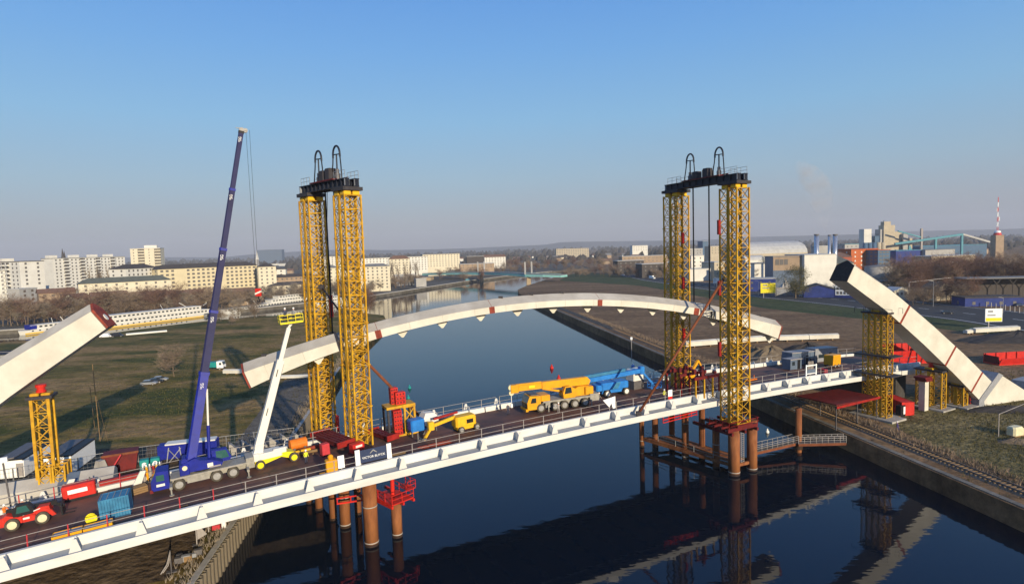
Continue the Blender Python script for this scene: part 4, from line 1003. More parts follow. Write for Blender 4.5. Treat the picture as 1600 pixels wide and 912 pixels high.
# ---- deck cargo
def corrugated(parent, L_, Wd, H_, m_, z0=0.12, n=12):
    part('floor_frame', MB().box(-L_/2,L_/2,-Wd/2,Wd/2,0,z0), m_, parent)
    for s in (-1,1):
        mb = MB()
        for i in range(n):
            x0_ = -L_/2+.12+(L_-.24)*i/n; x1_ = x0_+(L_-.24)/n; md = (x0_+x1_)/2; y = s*Wd/2
            mb.add([(x0_,y,z0),(x0_+.05,y-s*.0,z0),(md,y-s*.0,z0),(md+.03,y-s*.07,z0),(x1_,y-s*.07,z0),(x0_,y,H_-.12),(x0_+.05,y,H_-.12),(md,y,H_-.12),(md+.03,y-s*.07,H_-.12),(x1_,y-s*.07,H_-.12)],[(0,1,6,5),(1,2,7,6),(2,3,8,7),(3,4,9,8)])
        part('side_wall', mb, m_, parent)
        part('end_wall', MB().box(s*L_/2-.04 if s > 0 else -L_/2, s*L_/2 if s > 0 else -L_/2+.04, -Wd/2+.1, Wd/2-.1, z0, H_-.12), m_, parent)
    part('roof', MB().box(-L_/2+.03,L_/2-.03,-Wd/2+.03,Wd/2-.03,H_-.11,H_-.04), m_, parent)
    mb = MB()
    for x in (-1,1):
        for y in (-1,1): mb.bar((x*(L_/2-.06),y*(Wd/2-.06),0),(x*(L_/2-.06),y*(Wd/2-.06),H_),.14)
    for x in (-1,1): mb.bar((x*(L_/2-.06),-Wd/2,H_-.06),(x*(L_/2-.06),Wd/2,H_-.06),.12); 
    for y in (-1,1): mb.bar((-L_/2,y*(Wd/2-.06),H_-.06),(L_/2,y*(Wd/2-.06),H_-.06),.12)
    part('corner_frame', mb, m_, parent)
t = on_deck('shipping_container', 'small blue corrugated shipping container on the deck near the front rail', 'container', -8.6, 81.0, R(-2)); corrugated(t, 2.9, 2.4, 2.3, 'container_blue', n=10)
for i in range(5): part('roof_rib', MB().box(-1.3+i*.62,-1.24+i*.62,-1.1,1.1,2.261,2.31), 'rail_grey', t)
t = on_deck('cable_reel', 'small yellow reel beside the blue container', 'cable reel', -10.9, 79.9, .3)
part('drum', MB().tube((0,-.15,.55),(0,.15,.55),.35,12), 'steel_dull', t)
for y in (-.2,.2): part('flange', MB().tube((0,y-.03,.55),(0,y+.03,.55),.55,16), 'lemon', t)
for k, (u, lb) in enumerate(((-12.6,'yellow edged open box by the front rail, left of its twin'), (-9.9,'yellow edged open box by the front rail, right of its twin'))):
    t = on_deck('skip_box', lb, 'skip', u, 76.9, R(2), group='yellow boxes by the rail')
    part('side', MB().box(-1.3,1.3,-.7,-.62,.1,.85), 'crane_yellow', t); part('side', MB().box(-1.3,1.3,.62,.7,.1,.85), 'crane_yellow', t)
    part('end', MB().box(-1.3,-1.22,-.62,.62,.1,.85), 'crane_yellow', t); part('end', MB().box(1.22,1.3,-.62,.62,.1,.85), 'crane_yellow', t); part('filling', MB().box(-1.2,1.2,-.6,.6,.12,.8), 'grey_panel', t)
t = on_deck('generator', 'red generator with a white panel behind the telehandler', 'generator', -13.2, 90.0, R(2))
part('case', MB().cbox(-1.7,1.7,-.7,.7,.3,1.9,.1), 'bright_red', t); part('panel', MB().box(-1.1,.9,-.73,-.705,.9,1.4), 'helmet', t); part('skid', MB().box(-1.8,1.8,-.75,.75,.0,.3), 'black', t); part('exhaust', MB().tube((1.2,0,1.9),(1.2,0,2.3),.08,8), 'steel_dull', t)
t = on_deck('steel_girder', 'long red girder lying behind the blue container', 'girder', -8.7, 91.0, R(1))
part('flange', MB().box(-2.6,2.6,-.3,.3,0.3,.4), 'steel_red', t); part('web', MB().box(-2.6,2.6,-.05,.05,.4,1.1), 'steel_red', t); part('flange', MB().box(-2.6,2.6,-.3,.3,1.1,1.2), 'steel_red', t); part('packing', MB().box(-2,-1.6,-.4,.4,0,.3).box(1.6,2,-.4,.4,0,.3), 'wood', t)
t = on_deck('bottle_rack', 'rack of tall gas bottles with white caps at the far rail', 'gas bottles', -5.4, 90.2, R(2))
part('pallet', MB().box(-1.2,1.2,-.5,.5,0,.15), 'steel_dull', t)
for i, c in enumerate(('rail_grey','crane_yellow','rail_grey','steel_red','jlg_yellow','rail_grey')):
    b = part('bottle', MB().lathe([(.15,.15),(.15,1.75),(.08,2.0)],10,(-.95+i*.38,0,0)), c, t); part('cap', MB().lathe([(.08,2.0),(.09,2.2),(.04,2.28)],8,(-.95+i*.38,0,0)), 'helmet', b)
part('frame', MB().bar((-1.2,-.4,.1),(-1.2,-.4,2.4),.07).bar((1.2,-.4,.1),(1.2,-.4,2.4),.07).bar((-1.2,-.4,1.4),(1.2,-.4,1.4),.07), 'steel_dull', t)
t = on_deck('floodlight', 'floodlight on a dark post behind the telehandler', 'floodlight', -20.2, 91.2, 0)
part('post', MB().tube((0,0,0),(0,0,6.2),.1,8), 'steel_dull', t); part('lamp', MB().box(-.5,.5,-.3,.1,6.0,6.6), 'helmet', t); part('bracket', MB().bar((-1.1,0,6.3),(1.1,0,6.3),.12), 'steel_dull', t)
for lb, u, v, s in (('white fairing piece standing left of the blue crane cab', -7.0, 88.3, 1.0), ('small white fairing piece beside the red generator', -14.8, 91.4, .9)):
    t = on_deck('fairing', lb, 'steel plate', u, v, .3); part('plate', MB().prism([(-.9,0),(.2,0),(1.1,2.0),(.5,2.1)],1,-.1,.1), 'white_paint', t); part('foot', MB().box(-.8,.3,-.4,.4,0,.15), 'steel_dull', t)
t = on_deck('timber_stack', 'stack of sawn timber before the blue crane cab', 'timber', -7.5, 86.6, .25)
for i in range(4):
    for j in range(3): part('plank', MB().box(-1.6+random.uniform(-.2,.2),1.6,-.7+i*.36,-.4+i*.36,.02+j*.27,.25+j*.27), 'wood', t)
t = on_deck('fuel_tank', 'orange tank lying left of the skid beams', 'tank', 12.6, 89.3, R(8))
part('barrel', MB().lathe([(.2,-1.3),(.75,-1.15),(.75,1.15),(.2,1.3)],16,(0,0,1.0),axis=0), 'orange', t, smooth=False); part('saddle', MB().box(-.9,-.6,-.7,.7,0,.6).box(.6,.9,-.7,.7,0,.6), 'steel_dull', t)
for i, (u, v, a) in enumerate(((12.4,87.2,.05),(13.9,88.0,.12),(13.2,86.6,-.1))):
    t = on_deck('pipe_piece', ('yellow painted pipe piece in front of the orange tank','rust brown pipe piece behind the yellow one','thin tan pipe beside the yellow pipe piece')[i], 'pipe', u, v, a)
    part('pipe', MB().tube((-1.5,0,.35),(1.5,0,.35),.32-.06*i,12), ('jlg_yellow','red_lead','wood')[i], t); part('chock', MB().box(-1,-.8,-.4,.4,0,.1).box(.8,1,-.4,.4,0,.1), 'wood', t)
t = on_deck('timber_stack', 'loose pale timbers by the far rail behind the white boom lift', 'timber', 11.3, 90.0, .0)
for j in range(5): part('plank', MB().bar((-1.9,.3*j,.12+.02*j),(2.2,.3*j+random.uniform(-.3,.3),.14),.22,.16), 'wood', t)
t = on_deck('yellow_pump', 'yellow pump unit on a stand at the front rail', 'pump', 14.6, 76.4, 0)
part('body', MB().cbox(-.7,.7,-.5,.5,.5,2.1,.1), 'crane_yellow', t); part('frame', MB().box(-.75,.75,-.55,.55,.0,.5), 'black', t); part('head', MB().lathe([(.3,2.1),(.35,2.5),(.15,2.7)],10), 'crane_yellow', t); part('drawer', MB().box(-1.5,-.8,-.6,.2,.1,.6), 'crane_yellow', t)
t = on_deck('notice_board', 'small white board on the front rail beside the yellow pump', 'notice board', 15.7, 75.75, 0); part('panel', MB().box(-.4,.4,-.05,.05,.9,2.5), 'helmet', t); part('post', MB().bar((0,0.1,0),(0,0.1,2.4),.08), 'rail_grey', t)
# name banner on the front rail
t = on_deck('banner', 'navy banner with white lettering between white posts on the front rail', 'banner', 19.8, 75.65, 0)
part('sheet', MB().box(-1.75,1.75,-.03,.03,.95,2.6), 'banner_navy', t)
for x in (-2.05,2.05): part('post', MB().box(x-.3,x+.3,-.08,.06,.8,2.75), 'helmet', t)
me = text_mesh('VICTOR BUYCK', .42, 'helmet'); o = link('lettering', me, t); o.location = (0,-.05,1.55); o.rotation_euler = (R(90),0,0)
part('emblem', MB().prism([(-.5,2.0),(0,2.45),(.5,2.0),(.35,2.0),(0,2.3),(-.35,2.0)],1,-.06,-.035), 'rim_grey', t)
# smaller boards on the rail further right
for lb, x, y, m_, w_, h_ in (('white frame board with blue panel on the rail near the right shore', 1281, 585, 'helmet', 3.2, 1.9), ('white and red notice on the rail by the right towers', 1058, 622, 'helmet', .8, 1.5), ('white triangular plate on the rail before the blue boom lift', 962, 640, 'helmet', 2.0, 1.2)):
    p = None
    zz = 12
    for _ in range(20):
        p = G(x, y, zz); uu = p.x*EU.x+p.y*EU.y; zz = zd(uu)+1.2
    t = on_deck('rail_board', lb, 'notice board', uu, 75.7, 0)
    if 'triangular' in lb: part('plate', MB().prism([(-1.3,2.6),(1.1,2.9),(1.1,1.0),(.6,1.0),(.3,1.9),(-.1,1.3)],1,-.04,.04), m_, t)
    elif 'blue' in lb: part('panel', MB().box(-1.2,1.2,-.03,.03,1.2,1.9), 'slate_blue', t); part('frame', MB().bar((-1.5,0,.6),(-1.5,0,2.9),.3,.1).bar((1.5,0,.6),(1.5,0,2.9),.3,.1).bar((-1.4,0,2.7),(1.4,0,2.7),.1,.2).bar((-1.4,0,1.1),(1.4,0,1.1),.1,.15), m_, t)
    else: part('panel', MB().box(-.45,.45,-.04,.04,1.2,2.3), m_, t); part('red_panel', MB().box(-.45,.45,-.04,.04,.6,1.19), 'bright_red', t)
    part('post', MB().bar((0,.1,0),(0,.1,2.3),.09), 'rail_grey', t)
# red jack stacks in their yellow frame (arch cradle)
t = on_deck('jack_stack', 'red jack stacks within a yellow frame right of the left towers', 'jack stack', 27.0, 87.2, 0)
def cells(x, y, w_, z0, n, m_):
    for i in range(n):
        z = z0+i*.62; b = part('block', MB().box(x-w_,x+w_,y-.55,y+.55,z,z+.56), m_, t)
        mb = MB()
        for k in (-.5,0,.5): mb.box(x+k*w_*1.25-.13,x+k*w_*1.25+.13,y-.575,y-.553,z+.14,z+.42)
        part('socket', mb, 'dark_red', b)
cells(-.65,-.9,.62,.25,6,'bright_red'); cells(.2,-.2,.75,4.6,3,'bright_red'); cells(-.5,.5,.55,4.6,4,'bright_red')
for x in (-2.0,.5,2.0): 
    for y in (-1.2,1.2): part('frame_post', MB().bar((x,y,.1),(x,y,4.1),.3), 'tower_yellow' if x > 0 else 'tower_dark', t)
part('frame_beam', MB().box(.2,2.2,-1.35,-1.05,4.1,4.5).box(-2.2,2.2,-1.3,1.3,4.2,4.58), 'tower_yellow', t)
part('brace', MB().bar((.5,-1.2,.3),(2,-1.2,2),.14).bar((2,-1.2,.3),(.5,-1.2,2),.14).bar((.5,-1.2,2.1),(2,-1.2,4),.14).bar((2,-1.2,2.1),(.5,-1.2,4),.14).bar((.5,-1.2,2.05),(2,-1.2,2.05),.14), 'tower_yellow', t)
part('base_beam', MB().box(-2.8,2.6,-1.5,-1.1,0,.25).box(-2.8,2.6,1.1,1.5,0,.25), 'tower_yellow', t)
# yellow excavator arm and machine between the right towers and the shore
t = on_deck('excavator', 'yellow excavator behind the front right tower', 'excavator', 84.5, 86.5, R(10))
part('track', MB().cbox(-1.7,1.7,-1.3,-.8,0,.75,.15), 'black', t); part('track', MB().cbox(-1.7,1.7,.8,1.3,0,.75,.15), 'black', t)
part('house', MB().cbox(-1.8,1.2,-1.2,1.2,.85,2.1,.15), 'crane_yellow', t); cb = part('cab', MB().cbox(.0,1.4,.3,1.2,1.0,2.9,.1), 'crane_yellow', t); part('window', MB().box(.2,1.2,.27,.295,1.8,2.7), 'glass_dark', cb)
part('boom', MB().bar((1.0,-.2,1.6),(3.4,-.2,3.7),.4,.5), 'crane_yellow', t); part('stick', MB().bar((3.4,-.2,3.7),(5.0,-.2,1.6),.3,.35), 'crane_yellow', t); part('bucket', MB().prism([(4.6,1.6),(5.4,1.7),(5.6,.9),(4.9,.6)],1,-.6,.2), 'black', t)
t = on_deck('site_cone_board', 'orange barrier board lying on the deck right of the right towers', 'barrier', 95.5, 80.5, .1)
part('board', MB().box(-1.5,1.5,-.3,.3,.1,.3), 'orange', t); part('foot', MB().box(-1.2,-.9,-.35,.35,0,.1).box(.9,1.2,-.35,.35,0,.1), 'black', t); part('lamp', MB().tube((.9,0,.3),(.9,0,1.0),.08,6), 'orange', t)
# crash barrier of white blocks along the far edge
for i in range(3):
    t = on_deck('barrier_block', ('row of white barrier sections on the far deck edge, right of the small yellow lift','white barrier section on the far deck edge, behind the trestle','white barrier sections on the far deck edge towards the right shore')[i], 'barrier', (44.0,88.5,103)[i], 89.6, 0)
    for k in range((5,4,9)[i]): part('section', MB().prism([(-.25,0),(.25,0),(.12,.75),(-.12,.75)],0,-1.4+k*2.9-6,1.3+k*2.9-6), 'white_paint', t)
# grey site cabins and cabinets at the right end of the deck
for lb, u, v, w_, d_, h_, m_ in (('grey site cabin at the right end of the deck', 119.5, 88.0, 7.5, 2.6, 2.8, 'slate_blue'), ('pale grey site cabin with a dark opening, farther right', 128.5, 88.6, 8.0, 2.6, 3.0, 'grey_panel'), ('low dark grey cabinet at the right end of the deck', 112.8, 84.5, 3.6, 2.0, 2.2, 'slate_blue')):
    t = on_deck('site_cabin', lb, 'site cabin', u, v, 0)
    part('wall', MB().box(-w_/2,w_/2,-d_/2,d_/2,.1,h_), m_, t); part('roof', MB().box(-w_/2-.1,w_/2+.1,-d_/2-.1,d_/2+.1,h_,h_+.15), 'rail_grey', t); part('door', MB().box(w_*.12,w_*.12+.9,-d_/2-.04,-d_/2-.005,.15,2.1), 'black', t); part('window', MB().box(-w_*.35,-w_*.12,-d_/2-.04,-d_/2-.005,1.0,1.8), 'glass_dark', t)
t = on_deck('machine_box', 'orange yellow compressor at the right end of the deck', 'compressor', 123.5, 82.5, .1); part('case', MB().cbox(-1.8,1.8,-1,1,.5,2.7,.15), 'crane_yellow', t); part('drawbar', MB().bar((-1.8,0,.6),(-3,0,.5),.15), 'black', t)
for x in (-.7,.7): wheel(t, x, -1.0, .35, .25, 'rim_grey'); wheel(t, x, 1.0, .35, .25, 'rim_grey')
t = on_deck('gas_cage', 'dark steel cage with bottles beside the grey cabinet', 'cage', 116.6, 82.8, 0)
part('cage_post', MB().bar((-1,-.8,0),(-1,-.8,2.4),.1).bar((1,-.8,0),(1,-.8,2.4),.1).bar((-1,.8,0),(-1,.8,2.4),.1).bar((1,.8,0),(1,.8,2.4),.1), 'black', t); part('top', MB().box(-1.1,1.1,-.9,.9,2.4,2.5), 'black', t)
for i in range(4): part('bottle', MB().lathe([(.18,0),(.18,1.5),(.08,1.7)],8,(-.7+.45*i,0,0)), 'rail_grey', t)
t = on_deck('red_barrel', 'red barrel group near the white frame board', 'barrel', 113.5, 77.3, 0); part('barrel', MB().lathe([(.4,0),(.42,.5),(.4,1.1)],12), 'rail_red', t); part('barrel', MB().lathe([(.4,0),(.42,.5),(.4,1.1)],12,(.2,.9,0)), 'rail_red', t)

# ================================================================== PEOPLE
def body_mesh(pose):
    """one continuous skinned figure, feet at the origin"""
    J = dict(pel=(0,0,.95,.15), ab=(0,0,1.12,.14), ch=(0,.0,1.36,.165), nk=(0,0,1.52,.06), hd=(0,-.01,1.63,.095), tp=(0,0,1.76,.085))
    for s, S_ in ((-1,'l'),(1,'r')):
        J['sh'+S_] = (s*.20,0,1.43,.075); J['hp'+S_] = (s*.1,0,.9,.1)
        el, ha, kn, ft = pose[S_]
        J['el'+S_] = (*el,.052); J['wr'+S_] = (*ha,.04); J['hn'+S_] = (ha[0]+(ha[0]-el[0])*.35, ha[1]+(ha[1]-el[1])*.35, ha[2]+(ha[2]-el[2])*.35,.045)
        J['kn'+S_] = (*kn,.072); J['an'+S_] = (*ft,.05); J['to'+S_] = (ft[0],ft[1]-.18,.04,.045)
    names = list(J); E_ = [('pel','ab'),('ab','ch'),('ch','nk'),('nk','hd'),('hd','tp')]
    for S_ in 'lr': E_ += [('ch','sh'+S_),('sh'+S_,'el'+S_),('el'+S_,'wr'+S_),('wr'+S_,'hn'+S_),('pel','hp'+S_),('hp'+S_,'kn'+S_),('kn'+S_,'an'+S_),('an'+S_,'to'+S_)]
    me = bpy.data.meshes.new('p'); me.from_pydata([J[n][:3] for n in names], [(names.index(a), names.index(b)) for a, b in E_], [])
    o = bpy.data.objects.new('p', me); COL.objects.link(o)
    md = o.modifiers.new('s', 'SKIN'); sv = me.skin_vertices[0].data
    for i, n in enumerate(names): sv[i].radius = (J[n][3], J[n][3]*(.75 if n in ('pel','ab','ch') else 1)); sv[i].use_root = (n == 'pel')
    o.modifiers.new('d', 'SUBSURF').levels = 1
    dg = bpy.context.evaluated_depsgraph_get(); r_ = bpy.data.meshes.new_from_object(o.evaluated_get(dg)); bpy.data.objects.remove(o)
    return r_
POSES = {'stand': dict(l=((-.29,.02,1.15),(-.27,-.12,.92),(-.11,-.02,.5),(-.12,.03,.08)), r=((.29,.02,1.15),(.25,-.2,.95),(.11,-.03,.5),(.13,.03,.08))),
         'walk': dict(l=((-.28,-.12,1.17),(-.26,-.3,.98),(-.1,.06,.5),(-.1,.26,.1)), r=((.28,.12,1.17),(.26,.06,.92),(.1,-.16,.52),(.11,-.22,.08))),
         'reach': dict(l=((-.3,-.15,1.25),(-.2,-.42,1.3),(-.11,0,.5),(-.12,.03,.08)), r=((.3,-.15,1.25),(.22,-.4,1.2),(.11,-.03,.5),(.12,.03,.08)))}
BODY = {k: body_mesh(v) for k, v in POSES.items()}
def person(label, loc, rz, pose, top, legs, helmet='helmet'):
    me = BODY[pose].copy(); me.materials.clear()
    for m_ in (top, legs, 'skin', 'black'): me.materials.append(MATS[m_])
    for p in me.polygons:
        z = p.center.z; x = abs(p.center.x); p.use_smooth = True
        p.material_index = 3 if z < .13 else (1 if z < .93 and x < .22 else (2 if z > 1.5 or (x > .22 and z < .98) else 0))
    o = link('person', me, None, loc, rz); tag(o, label, 'person')
    part('helmet', MB().lathe([(.145,1.70),(.13,1.72),(.125,1.78),(.09,1.86),(.02,1.89)],12), helmet, o)
    part('face', MB().box(-.045,-.02,-.112,-.098,1.655,1.67).box(.02,.045,-.112,-.098,1.655,1.67).box(-.012,.012,-.125,-.1,1.61,1.65).box(-.03,.03,-.108,-.096,1.585,1.595), 'black', o)
    return o
person('worker in yellow vest standing beside the white boom lift wheel', W(12.6,83.1,zd(12.6)), ANG+.4, 'stand', 'hivis_yellow', 'trousers')
person('worker in dark clothes and white helmet left of the yellow crane', W(44.6,85.6,zd(44.6)), ANG-.6, 'stand', 'trousers', 'trousers')
person('worker in white at the wheels of the yellow crane', W(51.5,81.2,zd(51.5)), ANG+2.9, 'reach', 'rail_grey', 'rail_grey')
person('worker walking behind the rear of the yellow crane', W(60.6,82.6,zd(60.6)), ANG+1.2, 'walk', 'chassis_grey', 'trousers')
person('worker in yellow top at the rail before the blue lift basket', W(71.0,78.0,zd(71)), ANG, 'stand', 'hivis_yellow', 'trousers')
person('worker in dark clothes at the left side of the raised basket', basket+Vector((-.5,-.15,.02)), .3, 'reach', 'trousers', 'trousers')
person('worker in grey at the right side of the raised basket', basket+Vector((.6,.05,.02)), -.4, 'stand', 'grey_panel', 'trousers')
person('worker in purple clothes walking on the earth before the red container', G(1402,673,GZ), .8, 'walk', 'purple_cloth', 'purple_cloth')
person('worker in orange jacket standing behind the telehandler', W(-18.6,88.6,zd(-18.6)), ANG, 'stand', 'hivis_orange', 'hivis_orange')
person('worker in orange and white left of the worker behind the telehandler', W(-20.2,88.2,zd(-20.2)), ANG+.9, 'reach', 'hivis_orange', 'rail_grey')

# odds and ends lying along the front rail
random.seed(44)
for i, (u, v, lb, mm) in enumerate(((-20.5,78.4,'rusty planks by the front rail before the telehandler','wood'),(-3.6,77.3,'dark timber baulks by the front rail before the blue crane','wood'),(2.2,77.0,'rusty steel angles by the front rail right of the timber baulks','red_lead'),(-5.9,76.6,'white steel tubes lying on the front rail edge right of the blue container','white_paint'),(22.8,78.3,'brown timbers on the deck behind the banner','wood'),(29.5,78.8,'loose rusty bars on the deck right of the banner','red_lead'))):
    t = on_deck('loose_stock', lb, 'loose material', u, v, random.uniform(-.06,.06))
    for k in range(7): y = -.7+.22*k; a = random.uniform(-.12,.12); part('piece', MB().bar((-2.2+random.uniform(-.5,.5),y-a,.06+.03*(k%3)),(2.0+random.uniform(-.6,.6),y+a,.06+.03*(k%3)),.12,.1), mm, t)
# ================================================================== SITE ON THE RIGHT BANK
# red roofed shelter by the railway
p = G(1316,660,GZ)
t = thing('shelter', 'red roofed open shelter beside the railway under the deck', 'shelter', W(113.0,73.5,GZ), ANG)
part('roof', MB().prism([(-7.5,4.9),(6.2,4.4),(6.2,4.6),(-7.5,5.1)],1,-4.0,4.6), 'dark_red', t); part('roof_edge', MB().box(-7.5,6.2,-4.1,-4.02,4.3,4.75), 'steel_red', t)
for x in (-7.0,-0.5,5.8):
    for y in (-3.6,4.2): part('post', MB().bar((x,y,0),(x,y,4.6),.16), 'steel_dull', t)
t = thing('shipping_container', 'bright red shipping container behind the four masted support tower', 'container', W(127.6,70.6,GZ+.1), ANG+R(62))
corrugated(t, 6.0, 2.5, 2.7, 'bright_red', n=10); part('label_plate', MB().box(-2.4,-1.2,-1.3,-1.27,1.9,2.2), 'helmet', t)
t = thing('site_toilet', 'black and white cabinet in front of the red container', 'cabinet', G(1407,650,GZ), ANG); part('case', MB().box(-.8,.8,-.5,.5,0,2.3), 'black', t); part('door', MB().box(.1,.7,-.53,-.505,.5,2.0), 'helmet', t)
t = thing('concrete_slab', 'concrete slab between the support tower pad and the red container', 'slab', W(124.5,69.2,GZ), ANG); part('slab', MB().box(-2.4,3.4,-.9,.9,0,.25), 'concrete', t); part('edge', MB().box(-2.4,3.4,-1.0,-.92,0,.3), 'wood', t)
# large red steel form behind the deck end, red open barge box farther right
def red_box(label, p, rz, L_, Wd, H_, n):
    t = thing('steel_trough', label, 'steel trough', p, rz)
    part('floor', MB().box(-L_/2,L_/2,-Wd/2,Wd/2,0,.3), 'bright_red', t)
    part('back_wall', MB().box(-L_/2,L_/2,Wd/2-.2,Wd/2,.3,H_), 'bright_red', t); part('front_wall', MB().prism([(-Wd/2,.3),(-Wd/2+.2,.3),(-Wd/2-.6,H_*.75),(-Wd/2-.8,H_*.75)],0,-L_/2,L_/2), 'bright_red', t)
    for s in (-1,1): part('end_wall', MB().box(min(s*L_/2,s*(L_/2-.2)),max(s*L_/2,s*(L_/2-.2)),-Wd/2+.25,Wd/2-.25,.32,H_*.9), 'dark_red', t)
    me = MB().box(-.12,.12,-.25,0,0,H_).mesh('rib','bright_red')
    for i in range(n): o = link('rib', me, t); o.location = (-L_/2+.5+(L_-1)*i/(n-1), Wd/2-.21, .02)
    return t
red_box('open red steel trough on the earth at the right edge', G(1592,566,GZ), R(6), 17, 5.0, 2.6, 6)
red_box('big red steel form behind the four masted support tower', G(1412,566,GZ), R(4), 11, 4.5, 5.2, 6)
t = thing('steel_plate', 'tilted red plate below the right arch stub', 'steel plate', G(1440,570,GZ), R(4)); part('plate', MB().prism([(-2.5,6.5),(3.2,3.6),(3.4,4.0),(-2.3,6.9)],1,-1.6,1.6), 'bright_red', t); part('prop', MB().bar((-1.5,0,0),(-1.5,0,6.2),.3).bar((2.4,0,0),(2.4,0,4),.3), 'dark_red', t)
# white arch blocks lying on the field
def lying(label, x0, x1, y0, y1, z, h, m_='arch_white', n=1, Wd=1.4):
    a = G(x0,y0,GZ); b = G(x1,y1,GZ); t = thing('arch_block', label, 'arch segment', a, math.atan2(b.y-a.y,b.x-a.x)); Ln = (b-a).length
    for i in range(n):
        q0, q1 = Ln*i/n, Ln*(i+1)/n-.25
        rr = lambda x: [(x,-Wd/2,z),(x,-Wd/2,z+h),(x,0,z+h+.35),(x,Wd/2,z+h),(x,Wd/2,z)]
        part('section', MB().loft([rr(q0),rr(q1)]), m_, t)
    me = MB().box(-.2,.2,-Wd/2-.2,Wd/2+.2,0,z).mesh('packing','wood')
    for i in range(max(2,n*2)): o = link('packing', me, t); o.location = (Ln*(i+.5)/max(2,n*2),0,0)
lying('long white arch block lying on the field behind the right towers', 1070, 1215, 543, 532, .5, 1.5, n=3, Wd=2)
lying('white arch block lying on the field right of the hanging arch end', 1216, 1310, 533, 530, .5, 1.4, n=2, Wd=2)
lying('white curved plate stack at the far right below the billboard', 1520, 1590, 521, 517, .5, 1.3, n=1, Wd=2.5)
lying('small white block left of the white plate stack', 1508, 1518, 522, 521, .4, .9, n=1, Wd=1.6)
# soil heaps
def heap(label, x, y, rx, ry, h, m_, seed):
    random.seed(seed); c = G(x, y, GZ); mb = MB(); n, k = 28, 9; off = Vector((seed*7.3, seed*3.1, 0))
    rings = []
    for j in range(k):
        f = j/(k-1); ring = []
        for i in range(n):
            th = 2*math.pi*i/n; q = Vector((math.cos(th),math.sin(th),0))
            rr = (1-f)*(1+.28*noise.noise(q*1.6+off)); z = h*(f**.85)*(1+.3*noise.noise(Vector((math.cos(th)*3,math.sin(th)*3,f*3))+off))
            ring.append((rx*rr*math.cos(th)+.01, ry*rr*math.sin(th), z-.2))
        rings.append(ring)
    o = part('soil_heap', mb.loft(rings), m_, None, smooth=False, loc=c); tag(o, label, 'heap')
heap('light brown soil heap below the right end of the hanging arch', 1205, 566, 13, 8, 5.0, 'soil_heap', 2)
heap('small soil heap left of the brown heap, behind the right towers', 1180, 560, 7, 6, 3.6, 'soil_heap', 5)
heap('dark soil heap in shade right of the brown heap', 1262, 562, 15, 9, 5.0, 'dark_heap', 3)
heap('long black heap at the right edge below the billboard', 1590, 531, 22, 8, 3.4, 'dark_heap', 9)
heap('low olive bank by the quay behind the rear right tower', 1110, 577, 12, 9, 1.6, 'soil_heap', 11)
heap('low rubble bank at the right stub foot', 1575, 640, 10, 3, 1.1, 'dark_heap', 13)
heap('small heap of rubble near the railway at the lower right', 1587, 690, 3.5, 2.2, .9, 'soil_heap', 17)
# small items on the right site
t = thing('mooring_pile', 'single tall brown mooring pile standing in the water by the quay', 'steel pile', Vector((52,109.2,0))); part('shaft', MB().tube((0,0,-2),(0,0,8.2),.55,16), 'pile_rust', t, smooth=True); part('collar', MB().tube((0,0,.6),(0,0,1.3),.75,16), 'pile_wet', t)
def gangway(label, a, b):
    a = Vector(a); b = Vector(b); d_ = b-a; t = thing('gangway', label, 'gangway', a, math.atan2(d_.y,d_.x)); Ln = d_.xy.length; dz = d_.z
    part('floor', MB().loft([[(0,-.6,0),(0,.6,0),(0,.6,.15),(0,-.6,.15)],[(Ln,-.6,dz),(Ln,.6,dz),(Ln,.6,dz+.15),(Ln,-.6,dz+.15)]]), 'steel_dull', t)
    for y in (-.65,.65):
        part('side_beam', MB().bar((0,y,-.15),(Ln,y,dz-.15),.16,.45), 'pipe_rust', t)
        for z in (.6,.95,1.3): part('handrail', MB().bar((0,y,z),(Ln,y,dz+z),.06), 'rail_grey', t)
        me = MB().bar((0,0,0),(0,0,1.3),.07).mesh('post','rail_grey')
        for i in range(9): o = link('post', me, t); o.location = (Ln*i/8,y,dz*i/8)
gangway('gangway from the right piles to the mooring pile', G(1178,705,1.4), G(1243,690,1.9))
gangway('gangway from the mooring pile to the right quay', G(1246,692,1.9), G(1320,690,2.3))
t = thing('marker_post', 'white signal post on the right quay edge', 'post', G(987,562,GZ)); part('post', MB().tube((0,0,-.5),(0,0,7.0),.1,8), 'rail_grey', t); part('lamp', MB().box(-.3,.3,-.2,.2,6.4,7.2), 'helmet', t)
for lb, x, y, m_ in (('red buoy floating beyond the yellow crane, the upper one',862,573,'bright_red'),('red buoy floating just beyond the yellow crane boom',873,590,'bright_red'),('teal buoy floating beyond the jack stack, the upper one',640,604,'teal'),('teal buoy floating just above the jack stack',638,620,'teal'),('white and blue buoy floating near the right quay',989,571,'sky_blue'),('small white buoy by the right quay below the deck',1199,673,'helmet')):
    t = thing('buoy', lb, 'buoy', G(x,y+3,0)); k = .5 if 'small' in lb else (.62 if 'teal' in lb else .8)
    part('float', MB().ball((0,0,.45*k),.75*k,12,8), m_, t, smooth=True); part('top_mark', MB().lathe([(.35*k,1.0*k),(.3*k,1.6*k),(.05*k,1.9*k)],10), m_ if m_ != 'sky_blue' else 'helmet', t)
t = thing('sign_frame', 'white pole frame on the dry grass at the right', 'sign frame', G(1560,682,GZ)); part('frame', MB().bar((0,0,0),(0,0,4.2),.1).bar((0,0,4.1),(6.5,2,5.4),.08).bar((6.5,2,0),(6.5,2,5.4),.07), 'rail_grey', t)
t = thing('yellow_block', 'yellow machine part lying on the grass at the far right', 'machine part', G(1586,680,GZ), .3); part('body', MB().cbox(-1.3,1.3,-.8,.8,.2,1.7,.3), 'rim_cream', t); part('base', MB().box(-1.5,1.5,-.9,.9,0,.2), 'wood', t)
